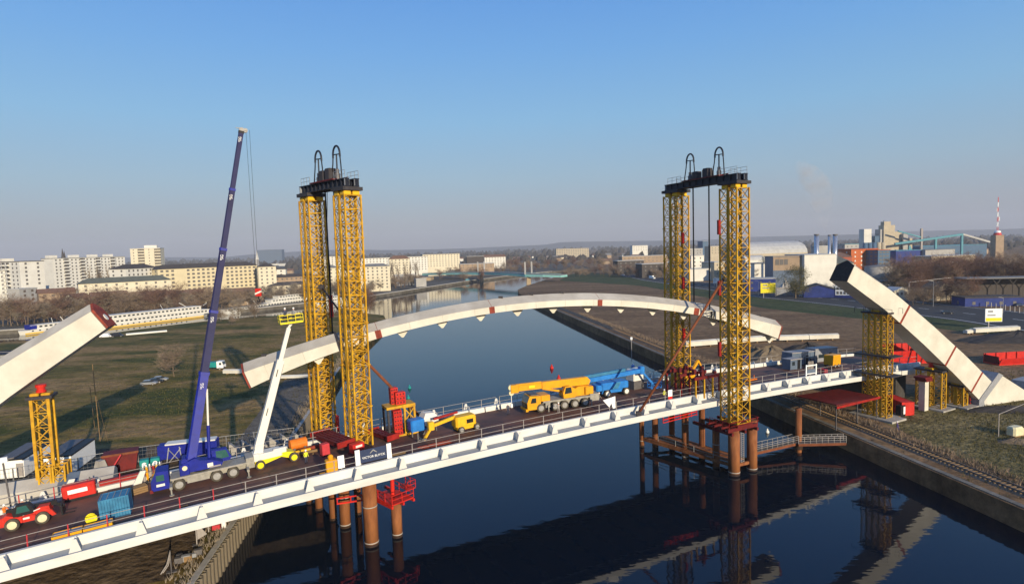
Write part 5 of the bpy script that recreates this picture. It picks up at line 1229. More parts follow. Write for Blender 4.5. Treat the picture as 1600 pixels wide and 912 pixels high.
for i, (lb, x, y) in enumerate((('slatted wooden crate leaning on the springing block', 1558, 627), ('heap of wooden pallets before the springing block', 1572, 624))):
    t = thing('wooden_crate', lb, 'crate', G(x,y+1,GZ), .35); 
    for k in range(6): part('slat', MB().box(-.9+k*.33,-.65+k*.33,-.4-.3*i,.4,.05,2.0-.5*i), 'wood', t)
t = thing('rock_row', 'grey containers at the right edge beyond the springing block', 'container', G(1597,612,GZ), ANG); part('box', MB().box(-1.5,4,-1.5,1.5,0,2.8), 'grey_panel', t); part('door', MB().box(-1.3,1.2,-1.55,-1.51,.2,2.5), 'black', t)
t = thing('machine', 'blue and white machine parked behind the deck right of the right towers', 'machine', G(1172,566,GZ), ANG); part('body', MB().cbox(-3,2,-1,1,.6,2.2,.2), 'crane_blue', t); part('cab', MB().cbox(2.1,3.8,-1,1,.6,2.9,.2), 'white_paint', t)
for x in (-2,0,3):
    for y in (-1,1): wheel(t, x, y, .5, .35, 'rim_grey')
# ================================================================== LEFT BANK ITEMS
def fence(label, pts, z, h, m_='galv', step=3.4):
    t = thing('wire_fence', label, 'fence', Vector((pts[0][0],pts[0][1],z))); b0 = Vector(t.location)
    for (ax,ay),(bx,by) in zip(pts, pts[1:]):
        a = Vector((ax,ay,z)); b = Vector((bx,by,z)); n = max(1,int((b-a).length/step))
        for i in range(n):
            p0 = a.lerp(b,i/n)-b0; p1 = a.lerp(b,(i+1)/n)-b0; up = Vector((0,0,h))
            pan = part('fence_panel', MB().bar(p0,p0+up,.06).bar(p1-(p1-p0)*.02,p1-(p1-p0)*.02+up,.06).bar(p0+up,p1+up,.06).bar(p0+up*.08,p1+up*.08,.05), m_, t)
            mb = MB()
            for k in range(1,7): mb.bar(p0.lerp(p1,k/7)+up*.08, p0.lerp(p1,k/7)+up, .018)
            for k in range(1,4): mb.bar(p0+up*(k/4), p1+up*(k/4), .018)
            part('wire_mesh', mb, m_, pan, kind='stuff')
f0 = W(-30,104.5); f1 = W(-8,105.5); f2 = W(8,103.5); f3 = W(14,102.5)
fence('wire site fence along the field behind the deck', [(p.x,p.y) for p in (f0,f1,f2,f3)], 8.75, 2.3)
# raised yard behind the deck (made ground)
mb = MB(); q = [W(-70,93.6),W(15.5,93.6),W(14.5,103.2),W(-9,106.4),W(-70,106.4)]
mb.v = [(p.x,p.y,8.7) for p in q]+[(p.x+(p-W(-10,97)).normalized().x*3,p.y+(p-W(-10,97)).normalized().y*3,GZ-.2) for p in q]; n_ = 5; mb.f = [tuple(range(5))]+[(k,(k+1)%5,5+(k+1)%5,5+k) for k in range(5)]
struct('yard_terrace', mb, 'mud')
YZ = 8.7
# white box girder lying behind the deck with a slate blue band
t = thing('box_girder', 'cream box girder lying behind the far rail with a slate blue painted band', 'arch segment', W(-30,96.3,YZ), ANG+R(-2))
def bx_(x0,x1,m_,nm,k=1.0):
    rr = lambda x: [(x,-1.9*k,.5),(x,-2.0*k,2.1*k),(x,-.1,3.0*k),(x,.1,3.0*k),(x,2.0*k,2.1*k),(x,1.9*k,.5)]
    part(nm, MB().loft([rr(x0),rr(x1)]), m_, t)
bx_(-16,14.0,'arch_top','box_section'); bx_(14.02,16.2,'slate_blue','blue_band',1.01); bx_(16.22,20.0,'arch_top','box_section')
me = MB().box(-.4,.4,-2.3,2.3,0,.48).mesh('packing','wood')
for x in (-8,2,12,18): o = link('packing', me, t); o.location = (x,0,0)
for k,(x,z) in enumerate(((14.7,2.1),(15.5,2.1),(14.7,1.5),(15.5,1.5),(14.7,.9),(15.5,.9))): part('bolt_mark', MB().tube((x,-2.12,z),(x,-1.9,z),.16,8), 'rail_grey', t)
# site barracks
def barrack(label, x, y, w_, d_, h_, roof='black'):
    t = thing('site_cabin', label, 'site cabin', Vector((*G(x,y,YZ).xy,YZ)), R(14)); part('wall', MB().box(-w_/2,w_/2,-d_/2,d_/2,.1,h_), 'helmet', t); part('roof', MB().box(-w_/2-.1,w_/2+.1,-d_/2-.1,d_/2+.1,h_,h_+.2), roof, t); part('skid', MB().box(-w_/2,w_/2,-d_/2,d_/2,-.1,.09), 'black', t); part('door', MB().box(w_*.2,w_*.2+.9,-d_/2-.05,-d_/2-.005,.2,2.1), 'rail_grey', t)
    part('roof_sheet', MB().box(-w_/2,w_*.1,-d_/2,d_/2,h_+.21,h_+.3), 'steel_dull', t)
barrack('white site cabin with dark roof left of the yellow support tower', 42, 732, 3.2, 8.0, 2.6)
barrack('white site cabin with dark roof right of the yellow support tower', 112, 728, 3.4, 8.0, 2.7)
# blue crane counterweight frame, teal tanks, misc behind the far rail
t = thing('transport_frame', 'long blue steel transport frame behind the blue crane', 'transport frame', W(-2.0,102.2,YZ), ANG+R(-12)); part('box', MB().box(-3.2,4.8,-1,1,.9,2.9), 'crane_blue', t); part('cover', MB().box(-2.2,4.6,-.9,.9,2.92,3.1), 'white_paint', t); part('leg', MB().bar((-2.8,-.9,0),(-2.8,-.9,.9),.25), 'crane_blue', t); part('leg', MB().bar((4,-.9,0),(4,-.9,.9),.25), 'crane_blue', t)
part('trestle', MB().bar((-2.0,-1.5,0),(-1.6,-1.3,2.7),.12).bar((.2,-1.5,0),(-.2,-1.3,2.7),.12).bar((-2,-1.5,.1),(0,-1.3,2.5),.1).bar((.2,-1.5,.1),(-1.7,-1.3,2.5),.1), 'galv', t)
for k in range(2):
    t = thing('tank', ('teal square tank behind the rail, left of its twin','teal square tank behind the rail, right of its twin')[k], 'tank', W(-7.0+k*1.35,101.2,YZ), ANG, group='teal tanks behind the rail'); part('tank', MB().cbox(-.6,.6,-.55,.55,.1,1.6,.1), 'teal', t); part('lid', MB().tube((0,-.57,1.0),(0,-.62,1.0),.3,10), 'helmet', t); part('pallet', MB().box(-.62,.62,-.56,.56,0,.09), 'wood', t)
t = thing('steel_skip', 'brown open skip on the yard behind the box girder', 'skip', W(-10.0,103.8,YZ), ANG); part('skip', MB().prism([(-1.8,0),(1.8,0),(2.2,2.6),(-2.2,2.6)],1,-1.3,1.3), 'dark_red', t); part('rim', MB().box(-2.3,2.3,-1.4,-1.31,2.4,2.7), 'pipe_rust', t)
t = thing('mixer', 'grey hopper on a red base behind the box girder', 'hopper', W(-12.3,101.5,YZ), ANG); part('hopper', MB().lathe([(.9,1.1),(.55,2.4)],4), 'concrete', t); part('base', MB().cbox(-1.3,.9,-.8,.8,.2,1.05,.1), 'bright_red', t); part('arm', MB().bar((.9,-.6,.3),(2.6,-.9,3.0),.16), 'rail_red', t)
for k in range(7):
    x = 1.5+k*1.9; t = thing('precast_block', 'grey precast concrete block in the row behind the far rail, %s from the blue frame' % ('nearest','second','third','fourth','fifth','sixth','farthest')[k], 'concrete block', W(x+1.5,101.2,YZ), ANG+.02*k, group='precast blocks behind the rail')
    part('block', MB().prism([(-.8,0),(.8,0),(.8,.9),(.3,1.0),(-.5,1.9),(-.8,1.9)],1,-.9,.9), 'concrete', t); part('lifting_eye', MB().path([(-.6,0,1.9),(-.6,0,2.1),(-.4,0,2.1),(-.4,0,1.9)],.05,5), 'black', t)
# vehicles on the field
def car(label, p, rz, m_, L_=4.3, group=None, van=False):
    t = thing('parked_car', label, 'van' if van else 'car', p, rz, group); h = 1.95 if van else 1.45; w_ = .88
    part('body', MB().loft([[(-L_/2,y*.95,.35) for y in ()] or [(-L_/2,-w_*.9,.35),(-L_/2,w_*.9,.35),(-L_/2,w_*.9,.8),(-L_/2,-w_*.9,.8)],[(-L_/2+.3,-w_,.3),(-L_/2+.3,w_,.3),(-L_/2+.3,w_,.95),(-L_/2+.3,-w_,.95)],[(L_/2-.9,-w_,.3),(L_/2-.9,w_,.3),(L_/2-.9,w_,.92),(L_/2-.9,-w_,.92)],[(L_/2,-w_*.85,.35),(L_/2,w_*.85,.35),(L_/2,w_*.85,.7),(L_/2,-w_*.85,.7)]]), m_, t)
    f = (.05 if van else .55)
    g = part('cabin_glass', MB().loft([[(-L_/2+f-.1,-w_*.96,.93),(L_/2-1.0,-w_*.96,.93),(L_/2-1.0,w_*.96,.93),(-L_/2+f-.1,w_*.96,.93)],[(-L_/2+f+.35,-w_*.78,h-.06),(L_/2-1.75,-w_*.78,h-.06),(L_/2-1.75,w_*.78,h-.06),(-L_/2+f+.35,w_*.78,h-.06)]]), 'glass_dark' if not van else m_, t)
    part('roof', MB().box(-L_/2+f+.33,L_/2-1.73,-w_*.79,w_*.79,h-.06,h), m_, t)
    for x in (-L_/2+.8,L_/2-.8):
        for y in (-w_+.08,w_-.08): wheel(t, x, y, .31, .2, 'rim_grey')
    for y in (-.6,.6): part('headlight', MB().box(L_/2-.06,L_/2+.0,y-.15,y+.15,.6,.72), 'helmet', t)
    return t
mat('car_silver', (0.45,0.46,0.47), .3, metal=.5); mat('car_dark', (.02,.022,.028), .25); mat('car_white', (.75,.75,.75), .3); mat('car_navy', (.03,.05,.12), .25)
car('silver car parked on the field, left of the dark one', G(233,601,GZ), R(8), 'car_silver'); car('dark car parked on the field between the cars', G(243,598,GZ), R(12), 'car_dark'); car('silver grey car parked on the field, rightmost of three', G(250,595,GZ), R(10), 'car_silver')
def truck(label, p, rz, cabm, boxm, L_=6.0, k=1.0, box_h=2.6):
    t = thing('parked_truck', label, 'truck', p, rz); part('chassis', MB().box(-L_/2,L_/2,-.6,.6,.55,.85), 'black', t)
    part('cargo_box', MB().box(-L_/2,L_/2-2.1,-1.2,1.2,.9,.9+box_h), boxm, t); c = part('cab', MB().prism([(L_/2-2.0,.6),(L_/2,.6),(L_/2,1.6),(L_/2-.35,2.7),(L_/2-2.0,2.75)],1,-1.15,1.15), cabm, t); part('windscreen', MB().prism([(L_/2-.02,1.65),(L_/2+.04,1.65),(L_/2-.28,2.6),(L_/2-.34,2.6)],1,-1.0,1.0), 'glass_dark', c); part('side_window', MB().box(L_/2-1.2,L_/2-.5,-1.18,-1.155,1.6,2.3), 'glass_dark', c)
    for x in (-L_/2+1.0,L_/2-1.1):
        for y in (-1.0,1.0): wheel(t, x, y, .45, .3, 'rim_grey')
    return t
truck('small truck with white cab and green load on the field', G(335,577,GZ), R(3), 'helmet', 'teal', 6.5, box_h=1.6)
car('white van parked by the channel shore', G(166,527,GZ), R(10), 'car_white', 5.2, van=True); car('dark van parked by the channel shore, beside the white one', G(184,526,GZ), R(12), 'car_dark', 5.0, van=True)
t = thing('pipe_stack', 'long white pipe lying by the channel shore right of the vans', 'pipe', G(197,525,GZ), R(33)); 
for k in range(3): part('pipe', MB().tube((0,k*.9,.7),(17,k*.9,.7),.42,10), 'white_paint', t)
lying('white arch block lying on the field left of the hanging arch end', 350, 378, 584, 584, .3, .9, n=1, Wd=1.2)
lying('white plate lying on the field below the hanging arch', 430, 500, 592, 590, .3, .5, n=1, Wd=1.4)
for lb, x, y, h in (('tall thin pole standing on the field right of the left stub', 157, 694, 16), ('thin pole standing on the field beside the tall one', 148, 668, 9.0)):
    t = thing('thin_pole', lb, 'pole', G(x,y,GZ)); part('shaft', MB().tube((0,0,0),(-.3,0,h),.07,6), 'wood', t); part('stay', MB().bar((0,0,h*.6),(1.2,.5,0),.025), 'wood', t)
t = thing('moored_pontoon', 'dark roofed pontoon moored at the left edge', 'pontoon', G(-14,566,1.0), R(22)); part('hull', MB().box(-16,11,-4,4,-.9,1.2), 'helmet', t); part('roof', MB().prism([(-4.6,3.2),(0,4.0),(4.6,3.2),(4.6,3.4),(0,4.2),(-4.6,3.4)],0,-16,10.5), 'black', t); part('wall', MB().box(-15,9.5,-3.6,3.6,1.22,3.3), 'grey_panel', t); part('rail', MB().bar((2,-4.4,4.4),(10,-4.4,3.9),.12), 'rail_grey', t)
# debris under the deck on the left bank
random.seed(21)
for i, (lb, x, y) in enumerate((('heap of scrap and buckets on the bank under the deck', 292, 872), ('white triangular plate on a post under the deck', 312, 850), ('small red machine on the bank near the sheet piles', 338, 828), ('steel stand with bent bars on the bank, lower left', 268, 893))):
    p = G(x,y,GZ); t = thing('bank_debris', lb, 'debris', p, .4)
    if i == 0:
        for k in range(14): a,b,c = random.uniform(-1.2,1.2),random.uniform(-.9,.9),random.uniform(.1,.5); part('piece', MB().box(a-c,a+c,b-c*.6,b+c*.6,.0+k*.01,c*1.6), ('steel_dull','wood','grey_panel')[k%3], t)
    elif i == 1: part('post', MB().bar((-.3,0,0),(-.3,0,3.2),.12), 'rail_grey', t); part('plate', MB().prism([(-.2,.7),(.9,1.2),(-.2,2.9)],1,-.04,.04), 'rail_grey', t); part('foot', MB().box(-.8,.5,-.3,.3,0,.12), 'steel_dull', t)
    elif i == 2: part('body', MB().cbox(-.5,.5,-.35,.35,.2,.8,.1), 'rail_red', t); part('post', MB().bar((-.9,0,0),(-.9,0,2.4),.14), 'rail_grey', t); part('drum', MB().lathe([(.3,.0),(.3,1.4)],10,(.9,.2,0)), 'helmet', t)
    else: part('bent_bar', MB().path([(-1.1,0,0),(-.4,0,1.0),(0,0,2.4)],.07,5).path([(-.9,.2,0),(-.3,.2,.8),(0,.1,2.0)],.06,5), 'rail_grey', t); part('stand', MB().bar((0,0,0),(0,0,2.6),.1).box(-.5,.6,-.3,.3,0,.1), 'steel_dull', t)
# ================================================================== CITY, HARBOUR AND INDUSTRY
mat('wall_white', (.70,.68,.61), .85, col2=(.60,.58,.52), scale=.15); mat('wall_cream', (.68,.62,.47), .85, col2=(.60,.54,.40), scale=.15); mat('wall_yellow', (.66,.57,.37), .85, var=.12, scale=.2)
mat('wall_grey', (.40,.39,.37), .85, var=.2, scale=.2); mat('wall_brown', (.38,.28,.19), .9, var=.25, scale=.2); mat('wall_red', (.36,.10,.06), .85, var=.2, scale=.2); mat('wall_orange', (.50,.13,.04), .8, var=.15, scale=.2)
mat('roof_dark', (.085,.075,.07), .9, var=.3, scale=.2); mat('roof_tile', (.21,.12,.085), .9, col2=(.14,.085,.06), scale=.4); mat('roof_grey', (.22,.22,.215), .85, var=.2, scale=.2); mat('roof_green', (.12,.13,.11), .9, var=.2, scale=.2); mat('roof_light', (.5,.5,.48), .8, var=.2, scale=.2)
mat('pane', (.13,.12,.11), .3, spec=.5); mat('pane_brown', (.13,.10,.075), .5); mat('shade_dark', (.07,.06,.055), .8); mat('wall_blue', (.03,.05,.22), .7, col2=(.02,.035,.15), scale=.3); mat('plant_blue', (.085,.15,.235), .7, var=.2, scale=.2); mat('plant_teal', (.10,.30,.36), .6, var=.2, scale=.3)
mat('bridge_teal', (.24,.52,.48), .6, var=.15, scale=.3); mat('sandstone', (.42,.32,.20), .85, var=.2, scale=.4); mat('silver', (.62,.62,.62), .25, metal=.8, var=.1); mat('hull_yellow', (.78,.48,.03), .5); mat('beige', (.50,.43,.31), .85, var=.2, scale=.2)
_wm = {}
def win_mesh(w_, h_, m_):
    k = (round(w_,2), round(h_,2), m_)
    if k not in _wm: _wm[k] = MB().box(-w_/2,w_/2,-.07,.02,0,h_).mesh('window', m_)
    return _wm[k]
def building(name, label, x0, x1, ytop, Y0, Y1, depth, wall, roof='flat', roofm='roof_dark', st=3.0, bay=3.6, rows=None, ww=1.4, wh=1.5, winm='pane', sides=True, cat='building', base=2.6, rise=4.0, balcony=None, group=None, skip=None):
    """facade from pixel column x0 (at depth Y0) to x1 (at depth Y1); top edge at row ytop over x0"""
    a = AT(x0, ytop, Y0); top = a.z; b = AT(x1, ytop, Y1); a = Vector((a.x,a.y,base)); b = Vector((b.x,b.y,base))
    Ln = (b-a).length; h = top-base; t = thing(name, label, cat, a, math.atan2(b.y-a.y,b.x-a.x), group)
    part('wall', MB().box(0,Ln,0,depth,-.5,h), wall, t)
    if roof == 'flat': part('roof', MB().box(-.3,Ln+.3,-.3,depth+.3,h,h+.5), roofm, t)
    elif roof == 'gable': part('roof', MB().prism([(-.6,h-.05),(depth/2,h+rise),(depth+.6,h-.05),(depth+.6,h+.25),(depth/2,h+rise+.35),(-.6,h+.25)],0,-.5,Ln+.5), roofm, t); part('gable', MB().prism([(0,h),(depth/2,h+rise),(depth,h)],0,.01,Ln-.01), wall, t)
    elif roof == 'gable_front': part('roof', MB().prism([(-.6,h-.05),(Ln/2,h+rise),(Ln+.6,h-.05),(Ln+.6,h+.25),(Ln/2,h+rise+.35),(-.6,h+.25)],1,-.5,depth+.5), roofm, t); part('gable', MB().prism([(0,h),(Ln/2,h+rise),(Ln,h)],1,.01,depth-.01), wall, t)
    elif roof == 'hip': part('roof', MB().loft([[(-.6,-.6,h),(Ln+.6,-.6,h),(Ln+.6,depth+.6,h),(-.6,depth+.6,h)],[(depth*.45,depth*.48,h+rise),(Ln-depth*.45,depth*.48,h+rise),(Ln-depth*.45,depth*.52,h+rise),(depth*.45,depth*.52,h+rise)]]), roofm, t)
    elif roof == 'arch':
        n = 10; pr = [(depth/2-depth/2*math.cos(math.pi*i/n), h+rise*math.sin(math.pi*i/n)) for i in range(n+1)]; part('roof', MB().prism(pr,0,0,Ln), roofm, t)
    if bay:
        n = max(1,int((Ln-1)/bay)); rws = rows or max(1,int((h-1)/st)); me = win_mesh(ww, wh, winm); cnt = 0
        for r in range(rws):
            z = h-(r+1)*st+.7
            if z < .4: break
            for i in range(n):
                if cnt >= 260 or (skip and skip(i,n,r)): continue
                o = link('window', me, t); o.location = (1+(Ln-2)*(i+.5)/n, -.01, z); cnt += 1
        if sides:
            n2 = max(1,int(depth/bay/1.4))
            for s, X in ((-1,0),(1,Ln)):
                for r in range(min(rws,6)):
                    z = h-(r+1)*st+.7
                    if z < .4: break
                    for i in range(n2):
                        o = link('window', me, t); o.location = (X+s*.01, depth*(i+.5)/n2, z); o.rotation_euler = (0,0,R(90)*s)
    if balcony:
        n, w_, x00, dx, bm = balcony; me = MB().box(-w_/2,w_/2,-1.3,0,0,1.05).mesh('balcony', bm)
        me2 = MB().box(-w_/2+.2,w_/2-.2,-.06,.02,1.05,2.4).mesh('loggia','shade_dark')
        for r in range(rows or int((h-1)/st)):
            z = h-(r+1)*st+.1
            if z < 0: break
            for i in range(n):
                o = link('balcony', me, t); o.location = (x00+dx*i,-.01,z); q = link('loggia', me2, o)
    return t
def roofbox(t, x, y, z, a, b, c, m_='wall_white', name='roof_house'): part(name, MB().box(x-a/2,x+a/2,y-b/2,y+b/2,z,z+c), m_, t)
B = building
# ---- left city
t = B('apartment_block','stepped white apartment block with dark balconies at the far left edge',-34,30,411,450,432,16,'wall_white',st=2.9,bay=4.6,balcony=(7,3.6,3.5,5.2,'wall_white')); roofbox(t,12,8,AT(-34,411,450).z-2.1,18,8,2.2)
B('apartment_block','lower stepped block right of the leftmost apartment block',30,46,422,440,452,15,'wall_white',st=2.9,bay=3.6)
B('apartment_block','shaded block between the leftmost block and the white slab',46,68,420,540,560,14,'wall_grey',st=2.9,bay=3.2); B('hall','dark low hall at the foot of the white slab',47,66,434,500,510,10,'shade_dark',bay=None,cat='hall')
t = B('apartment_slab','tall white apartment slab with blank end wall and rows of balconies',82,195,404,535,602,14,'wall_white',roofm='roof_grey',st=2.9,bay=3.5,rows=12,ww=1.3,wh=1.4,sides=False,balcony=(4,5.0,12,15,'wall_white'))
H3 = AT(82,404,535).z-2.1
for x in (4,24,42,58): roofbox(t,x,7,H3+.01,7,5,2.4)
t = B('apartment_tower','square cream tower block with dark balcony bands, above the long yellow building',203,250,389,640,648,16,'wall_cream',roofm='roof_light',st=3.0,bay=None,rows=9,balcony=(2,6.5,10,15.5,'wall_cream')); H4 = AT(203,389,640).z-2.1; roofbox(t,18,8,H4,12,6,3)
me = win_mesh(.9,1.1,'pane')
for r in range(8):
    for x in (3,17.5): o = link('window', me, t); o.location = (x,-.01,H4-3*(r+1)+.8)
B('apartment_building','white left wing of the long yellow building',196,246,420,440,470,14,'wall_white','hip','roof_dark',st=3,bay=4.2,rise=3.2)
B('apartment_building','long yellow apartment building with many windows behind the boats',246,402,421,458,520,14,'wall_yellow','hip','roof_dark',st=3,bay=3.9,rise=3.4,ww=2.0,skip=lambda i,n,r: i in (3,4,11,12) )
B('apartment_building','cream right wing of the long yellow building',402,431,417,500,506,16,'wall_cream','hip','roof_dark',st=3,bay=4.0,rise=3)
B('school_building','low white and yellow building with a dark roof before the long yellow building',122,268,444,415,450,13,'wall_cream','hip','roof_green',st=3,bay=6,rise=3.6,rows=3)
B('apartment_building','small white block left of the long yellow building',176,197,424,480,486,12,'wall_white',st=3,bay=3.4,rows=6)
for i,(x0,x1,yt,Y,rm,wm,lb) in enumerate(((60,118,459,398,'roof_tile','wall_brown','brown roofed terrace behind the small boat'),(118,142,466,392,'roof_tile','wall_cream','cream gabled house right of the brown terrace'),(143,200,464,400,'roof_tile','wall_brown','long brick row behind the cruise ship bow'),(206,262,463,412,'roof_tile','wall_brown','brick terrace behind the middle of the cruise ship'),(264,318,461,425,'roof_tile','wall_brown','brick terrace behind the cruise ship stern'),(348,398,458,440,'roof_tile','wall_brown','brick terrace right of the blue crane boom'),(30,58,452,420,'roof_light','wall_grey','pale flat hall at the left behind the trees'))):
    B('terrace_house',lb,x0,x1,yt,Y,Y+14,9,wm,'gable' if i < 6 else 'flat',rm,st=3,bay=4.4,rise=2.6,ww=1.8,winm='pane_brown',cat='house',sides=False)
B('apartment_building','white block right of the long yellow building',432,446,421,530,532,14,'wall_white',st=3,bay=3.4)
for x0,x1,yt,Y0,Y1,wm,rm,lb in ((428,482,434,520,540,'wall_brown','roof_dark','dark roofed brown building left of the rear left tower'),(425,486,447,470,486,'wall_cream','roof_dark','cream house with a dark roof left of the rear left tower'),(503,531,419,520,526,'wall_cream','roof_grey','cream building seen between the left towers'),(500,533,401,800,805,'wall_white','roof_grey','far white building seen between the left towers'),(562,609,417,560,566,'wall_cream','roof_grey','cream apartment building right of the front left tower')):
    B('apartment_building',lb,x0,x1,yt,Y0,Y1,14,wm,'hip',rm,st=3,bay=3.8,rise=2.5)
B('apartment_building','long white building right of the left towers, near the skyline',564,668,404,760,800,14,'wall_white','flat','roof_grey',st=3,bay=4.2,rows=6); B('apartment_building','long cream building above the gabled house',660,718,398,860,880,14,'wall_cream','flat','roof_grey',st=3,bay=4.2,rows=6)
B('apartment_building','cream building behind the poplars',608,640,405,700,706,12,'wall_cream','hip','roof_tile',st=3,bay=4)
t = B('villa','cream gabled house by the far bridge head',669,700,410,980,986,16,'wall_cream','hip','roof_tile',st=3,bay=3.5,rise=3.5); roofbox(t,10,2,AT(669,410,980).z-2.4,8,5,6)
B('warehouse','brown blank walled building right of the gabled house',700,719,408,1000,1010,20,'sandstone',bay=None)
B('pavilion','long pale roofed building behind the far bridge',719,772,413,830,838,16,'wall_brown','flat','roof_light',st=3,bay=6,rows=2); B('hall','black and white hall near the skyline above the far bridge',729,756,401,980,985,14,'shade_dark','flat','roof_light',bay=None); B('hall','pale terrace near the skyline right of the black hall',757,790,402,1100,1110,14,'wall_white','gable','roof_tile',st=3,bay=5)
B('hospital_block','yellowish block standing alone on the skyline',869,920,389,1900,1910,24,'beige','flat','roof_grey',st=5,bay=7,rows=6,ww=3.5,wh=2.2)
B('glass_block','dark glass office block on the skyline left of the rear left tower',401,440,391,2500,2510,40,'slate_blue','flat','roof_dark',bay=None)
B('hall','low shelter on the quay right of the left towers',617,650,430,640,650,6,'wall_grey','flat','roof_light',bay=None); B('hall','second low shelter on the quay, nearer the gabled house',650,666,436,610,616,5,'wall_grey','flat','roof_light',bay=None)
# spire pair
for lb, x, yt, Y in (('dark church spire behind the white slab',97,388,900),('pale slim spire beside the dark one',100,392,905),('pale slim tower left of the glass block',401,391,1250)):
    p = AT(x,yt,Y); t = thing('church_spire', lb, 'spire', Vector((p.x,p.y,2.6))); h = p.z-2.6; part('shaft', MB().box(-2.5,2.5,-2.5,2.5,0,h*.6), 'wall_grey', t); part('spire', MB().lathe([(3.2,h*.6),(.15,h)],8), 'roof_dark' if 'dark' in lb else 'wall_white', t)
# small far houses on the skyline
random.seed(5)
_hm = {}
for wm in ('wall_white','wall_cream','wall_brown'):
    for rm in ('roof_tile','roof_dark','roof_grey'): _hm[wm,rm] = (MB().box(-6,6,-5,5,-1,6).mesh('wall',wm), MB().prism([(-5.6,5.9),(0,9.5),(5.6,5.9)],0,-6.4,6.4).mesh('roof',rm), MB().box(-4.5,-3.2,-5.08,-4.98,2.5,4).box(-.6,.7,-5.08,-4.98,2.5,4).box(3,4.3,-5.08,-4.98,2.5,4).mesh('window_row','pane'))
for i in range(130):
    if i < 70: x = random.uniform(420,900); Y = random.uniform(900,2200)
    elif i < 100: x = random.uniform(0,420); Y = random.uniform(620,1500)
    else: x = random.uniform(930,1600); Y = random.uniform(800,1900)
    p = AT(x,430,Y)
    if i < 70 and Y < 1500 and -20 < p.x < 160: continue
    t = thing('far_house', 'small far house near the skyline', 'house', Vector((p.x,p.y,2.6)), random.uniform(-.5,.5), 'small houses near the skyline')
    w_, r_, q_ = _hm[random.choice(('wall_white','wall_cream','wall_white','wall_brown')), random.choice(('roof_tile','roof_dark','roof_grey','roof_tile'))]
    link('wall', w_, t); link('roof', r_, t); k = random.uniform(.8,1.5); t.scale = (k*1.3,k,k)

# ---- boats
def ship(label, xa, ya, xb, yb, beam, fb, decks, stripe, windows=True, m_='wall_white', bow=1, name='river_ship', roof='wall_white'):
    a = G(xa,ya,0); b = G(xb,yb,0); Ln = (b-a).length; t = thing(name, label, 'boat', a, math.atan2(b.y-a.y,b.x-a.x))
    def hull(z0, z1, g0, g1):
        o0 = [(g0*3,-beam/2*.9,z0),(Ln*.9,-beam/2*.9,z0),(Ln-1.5,0,z0),(Ln*.9,beam/2*.9,z0),(g0*3,beam/2*.9,z0),(1.0,0,z0)]
        o1 = [(2,-beam/2,z1),(Ln*.92,-beam/2,z1),(Ln,0,z1),(Ln*.92,beam/2,z1),(2,beam/2,z1),(.2,0,z1)]; return [o0,o1]
    part('hull', MB().loft(hull(-.6,fb,1,1)), m_, t)
    if stripe: part('stripe', MB().box(2.1,Ln*.915,-beam/2-.06,-beam/2+.01,.25,.95), stripe, t)
    z = fb
    for k, (f0, f1, hh) in enumerate(decks):
        dk = part('deckhouse', MB().box(Ln*f0,Ln*f1,-beam/2+.4+.2*k,beam/2-.4-.2*k,z,z+hh), m_, t); part('roof', MB().box(Ln*f0-.5,Ln*f1+.5,-beam/2+.2+.2*k,beam/2-.2-.2*k,z+hh,z+hh+.18), roof, dk)
        if windows:
            n = int(Ln*(f1-f0)/2.6); me = win_mesh(1.4,.9,'glass_dark')
            for i in range(n): o = link('window', me, dk); o.location = (Ln*f0+1.0+(Ln*(f1-f0)-2)*(i+.5)/n, -beam/2+.395+.2*k, z+hh*.42)
        z += hh+.18
    if windows:
        n = int(Ln*.6/3.2); me = win_mesh(.9,.6,'glass_dark')
        for i in range(n): o = link('porthole', me, t); o.location = (Ln*.2+Ln*.6*i/n, -beam/2-.02, fb-.9)
    part('bow_rail', MB().bar((Ln*.93,-beam*.3,z),(Ln*.99,0,z+1.2),.25).bar((Ln*.8,0,z),(Ln*.74,0,z+3.0),.3), m_, t)
    part('mast', MB().tube((Ln*.6,0,z),(Ln*.58,0,z+3.0),.12,6), m_, t)
    return t
ship('long white river cruise ship with a yellow stripe moored along the left channel', 130, 517, 326, 493, 9, 2.2, [(.02,.97,2.5),(.04,.9,2.4)], 'hull_yellow')
t = ship('small white cabin boat with a blue awning left of the cruise ship', 28, 524, 118, 513, 6, 2.4, [(.18,.95,2.3)], 'hull_yellow'); part('awning', MB().box(4.5,8,-2.7,2.7,2.6,5.0), 'crane_blue', t)
ship('white excursion boat moored right of the blue crane boom', 345, 492, 414, 482, 7, 1.4, [(.05,.9,2.2)], None, roof='roof_grey'); ship('white excursion boat with tall deckhouse left of the rear left tower', 408, 483, 482, 474, 8, 1.6, [(.05,.95,2.3),(.15,.9,2.2),(.3,.8,2.0)], None); ship('white excursion boat seen between the left towers', 494, 478, 540, 471, 7, 1.5, [(.05,.9,2.2),(.2,.7,2.0)], None)
t = thing('dinghy','small red boat at the left edge of the channel','boat',G(4,519,0),.2); part('hull', MB().loft([[(-3,-.8,.0),(2.5,-.8,0),(2.5,.8,0),(-3,.8,0)],[(-3.3,-1.1,1.2),(3.3,-1.1,1.3),(3.3,1.1,1.3),(-3.3,1.1,1.2)]]), 'bright_red', t); part('cuddy', MB().cbox(-1.5,1,-.8,.8,1.2,2.4,.2), 'bright_red', t)
t = thing('work_boat','small dark work boat under the far bridge','boat',G(735,441,0),.3); part('hull', MB().loft([[(-9,-2,-.3),(9,-2,-.3),(9,2,-.3),(-9,2,-.3)],[(-10,-2.5,1.8),(11,-2.5,1.8),(11,2.5,1.8),(-10,2.5,1.8)]]), 'car_dark', t); part('wheelhouse', MB().box(-6,-1,-1.6,1.6,1.8,4.5), 'plant_teal', t)
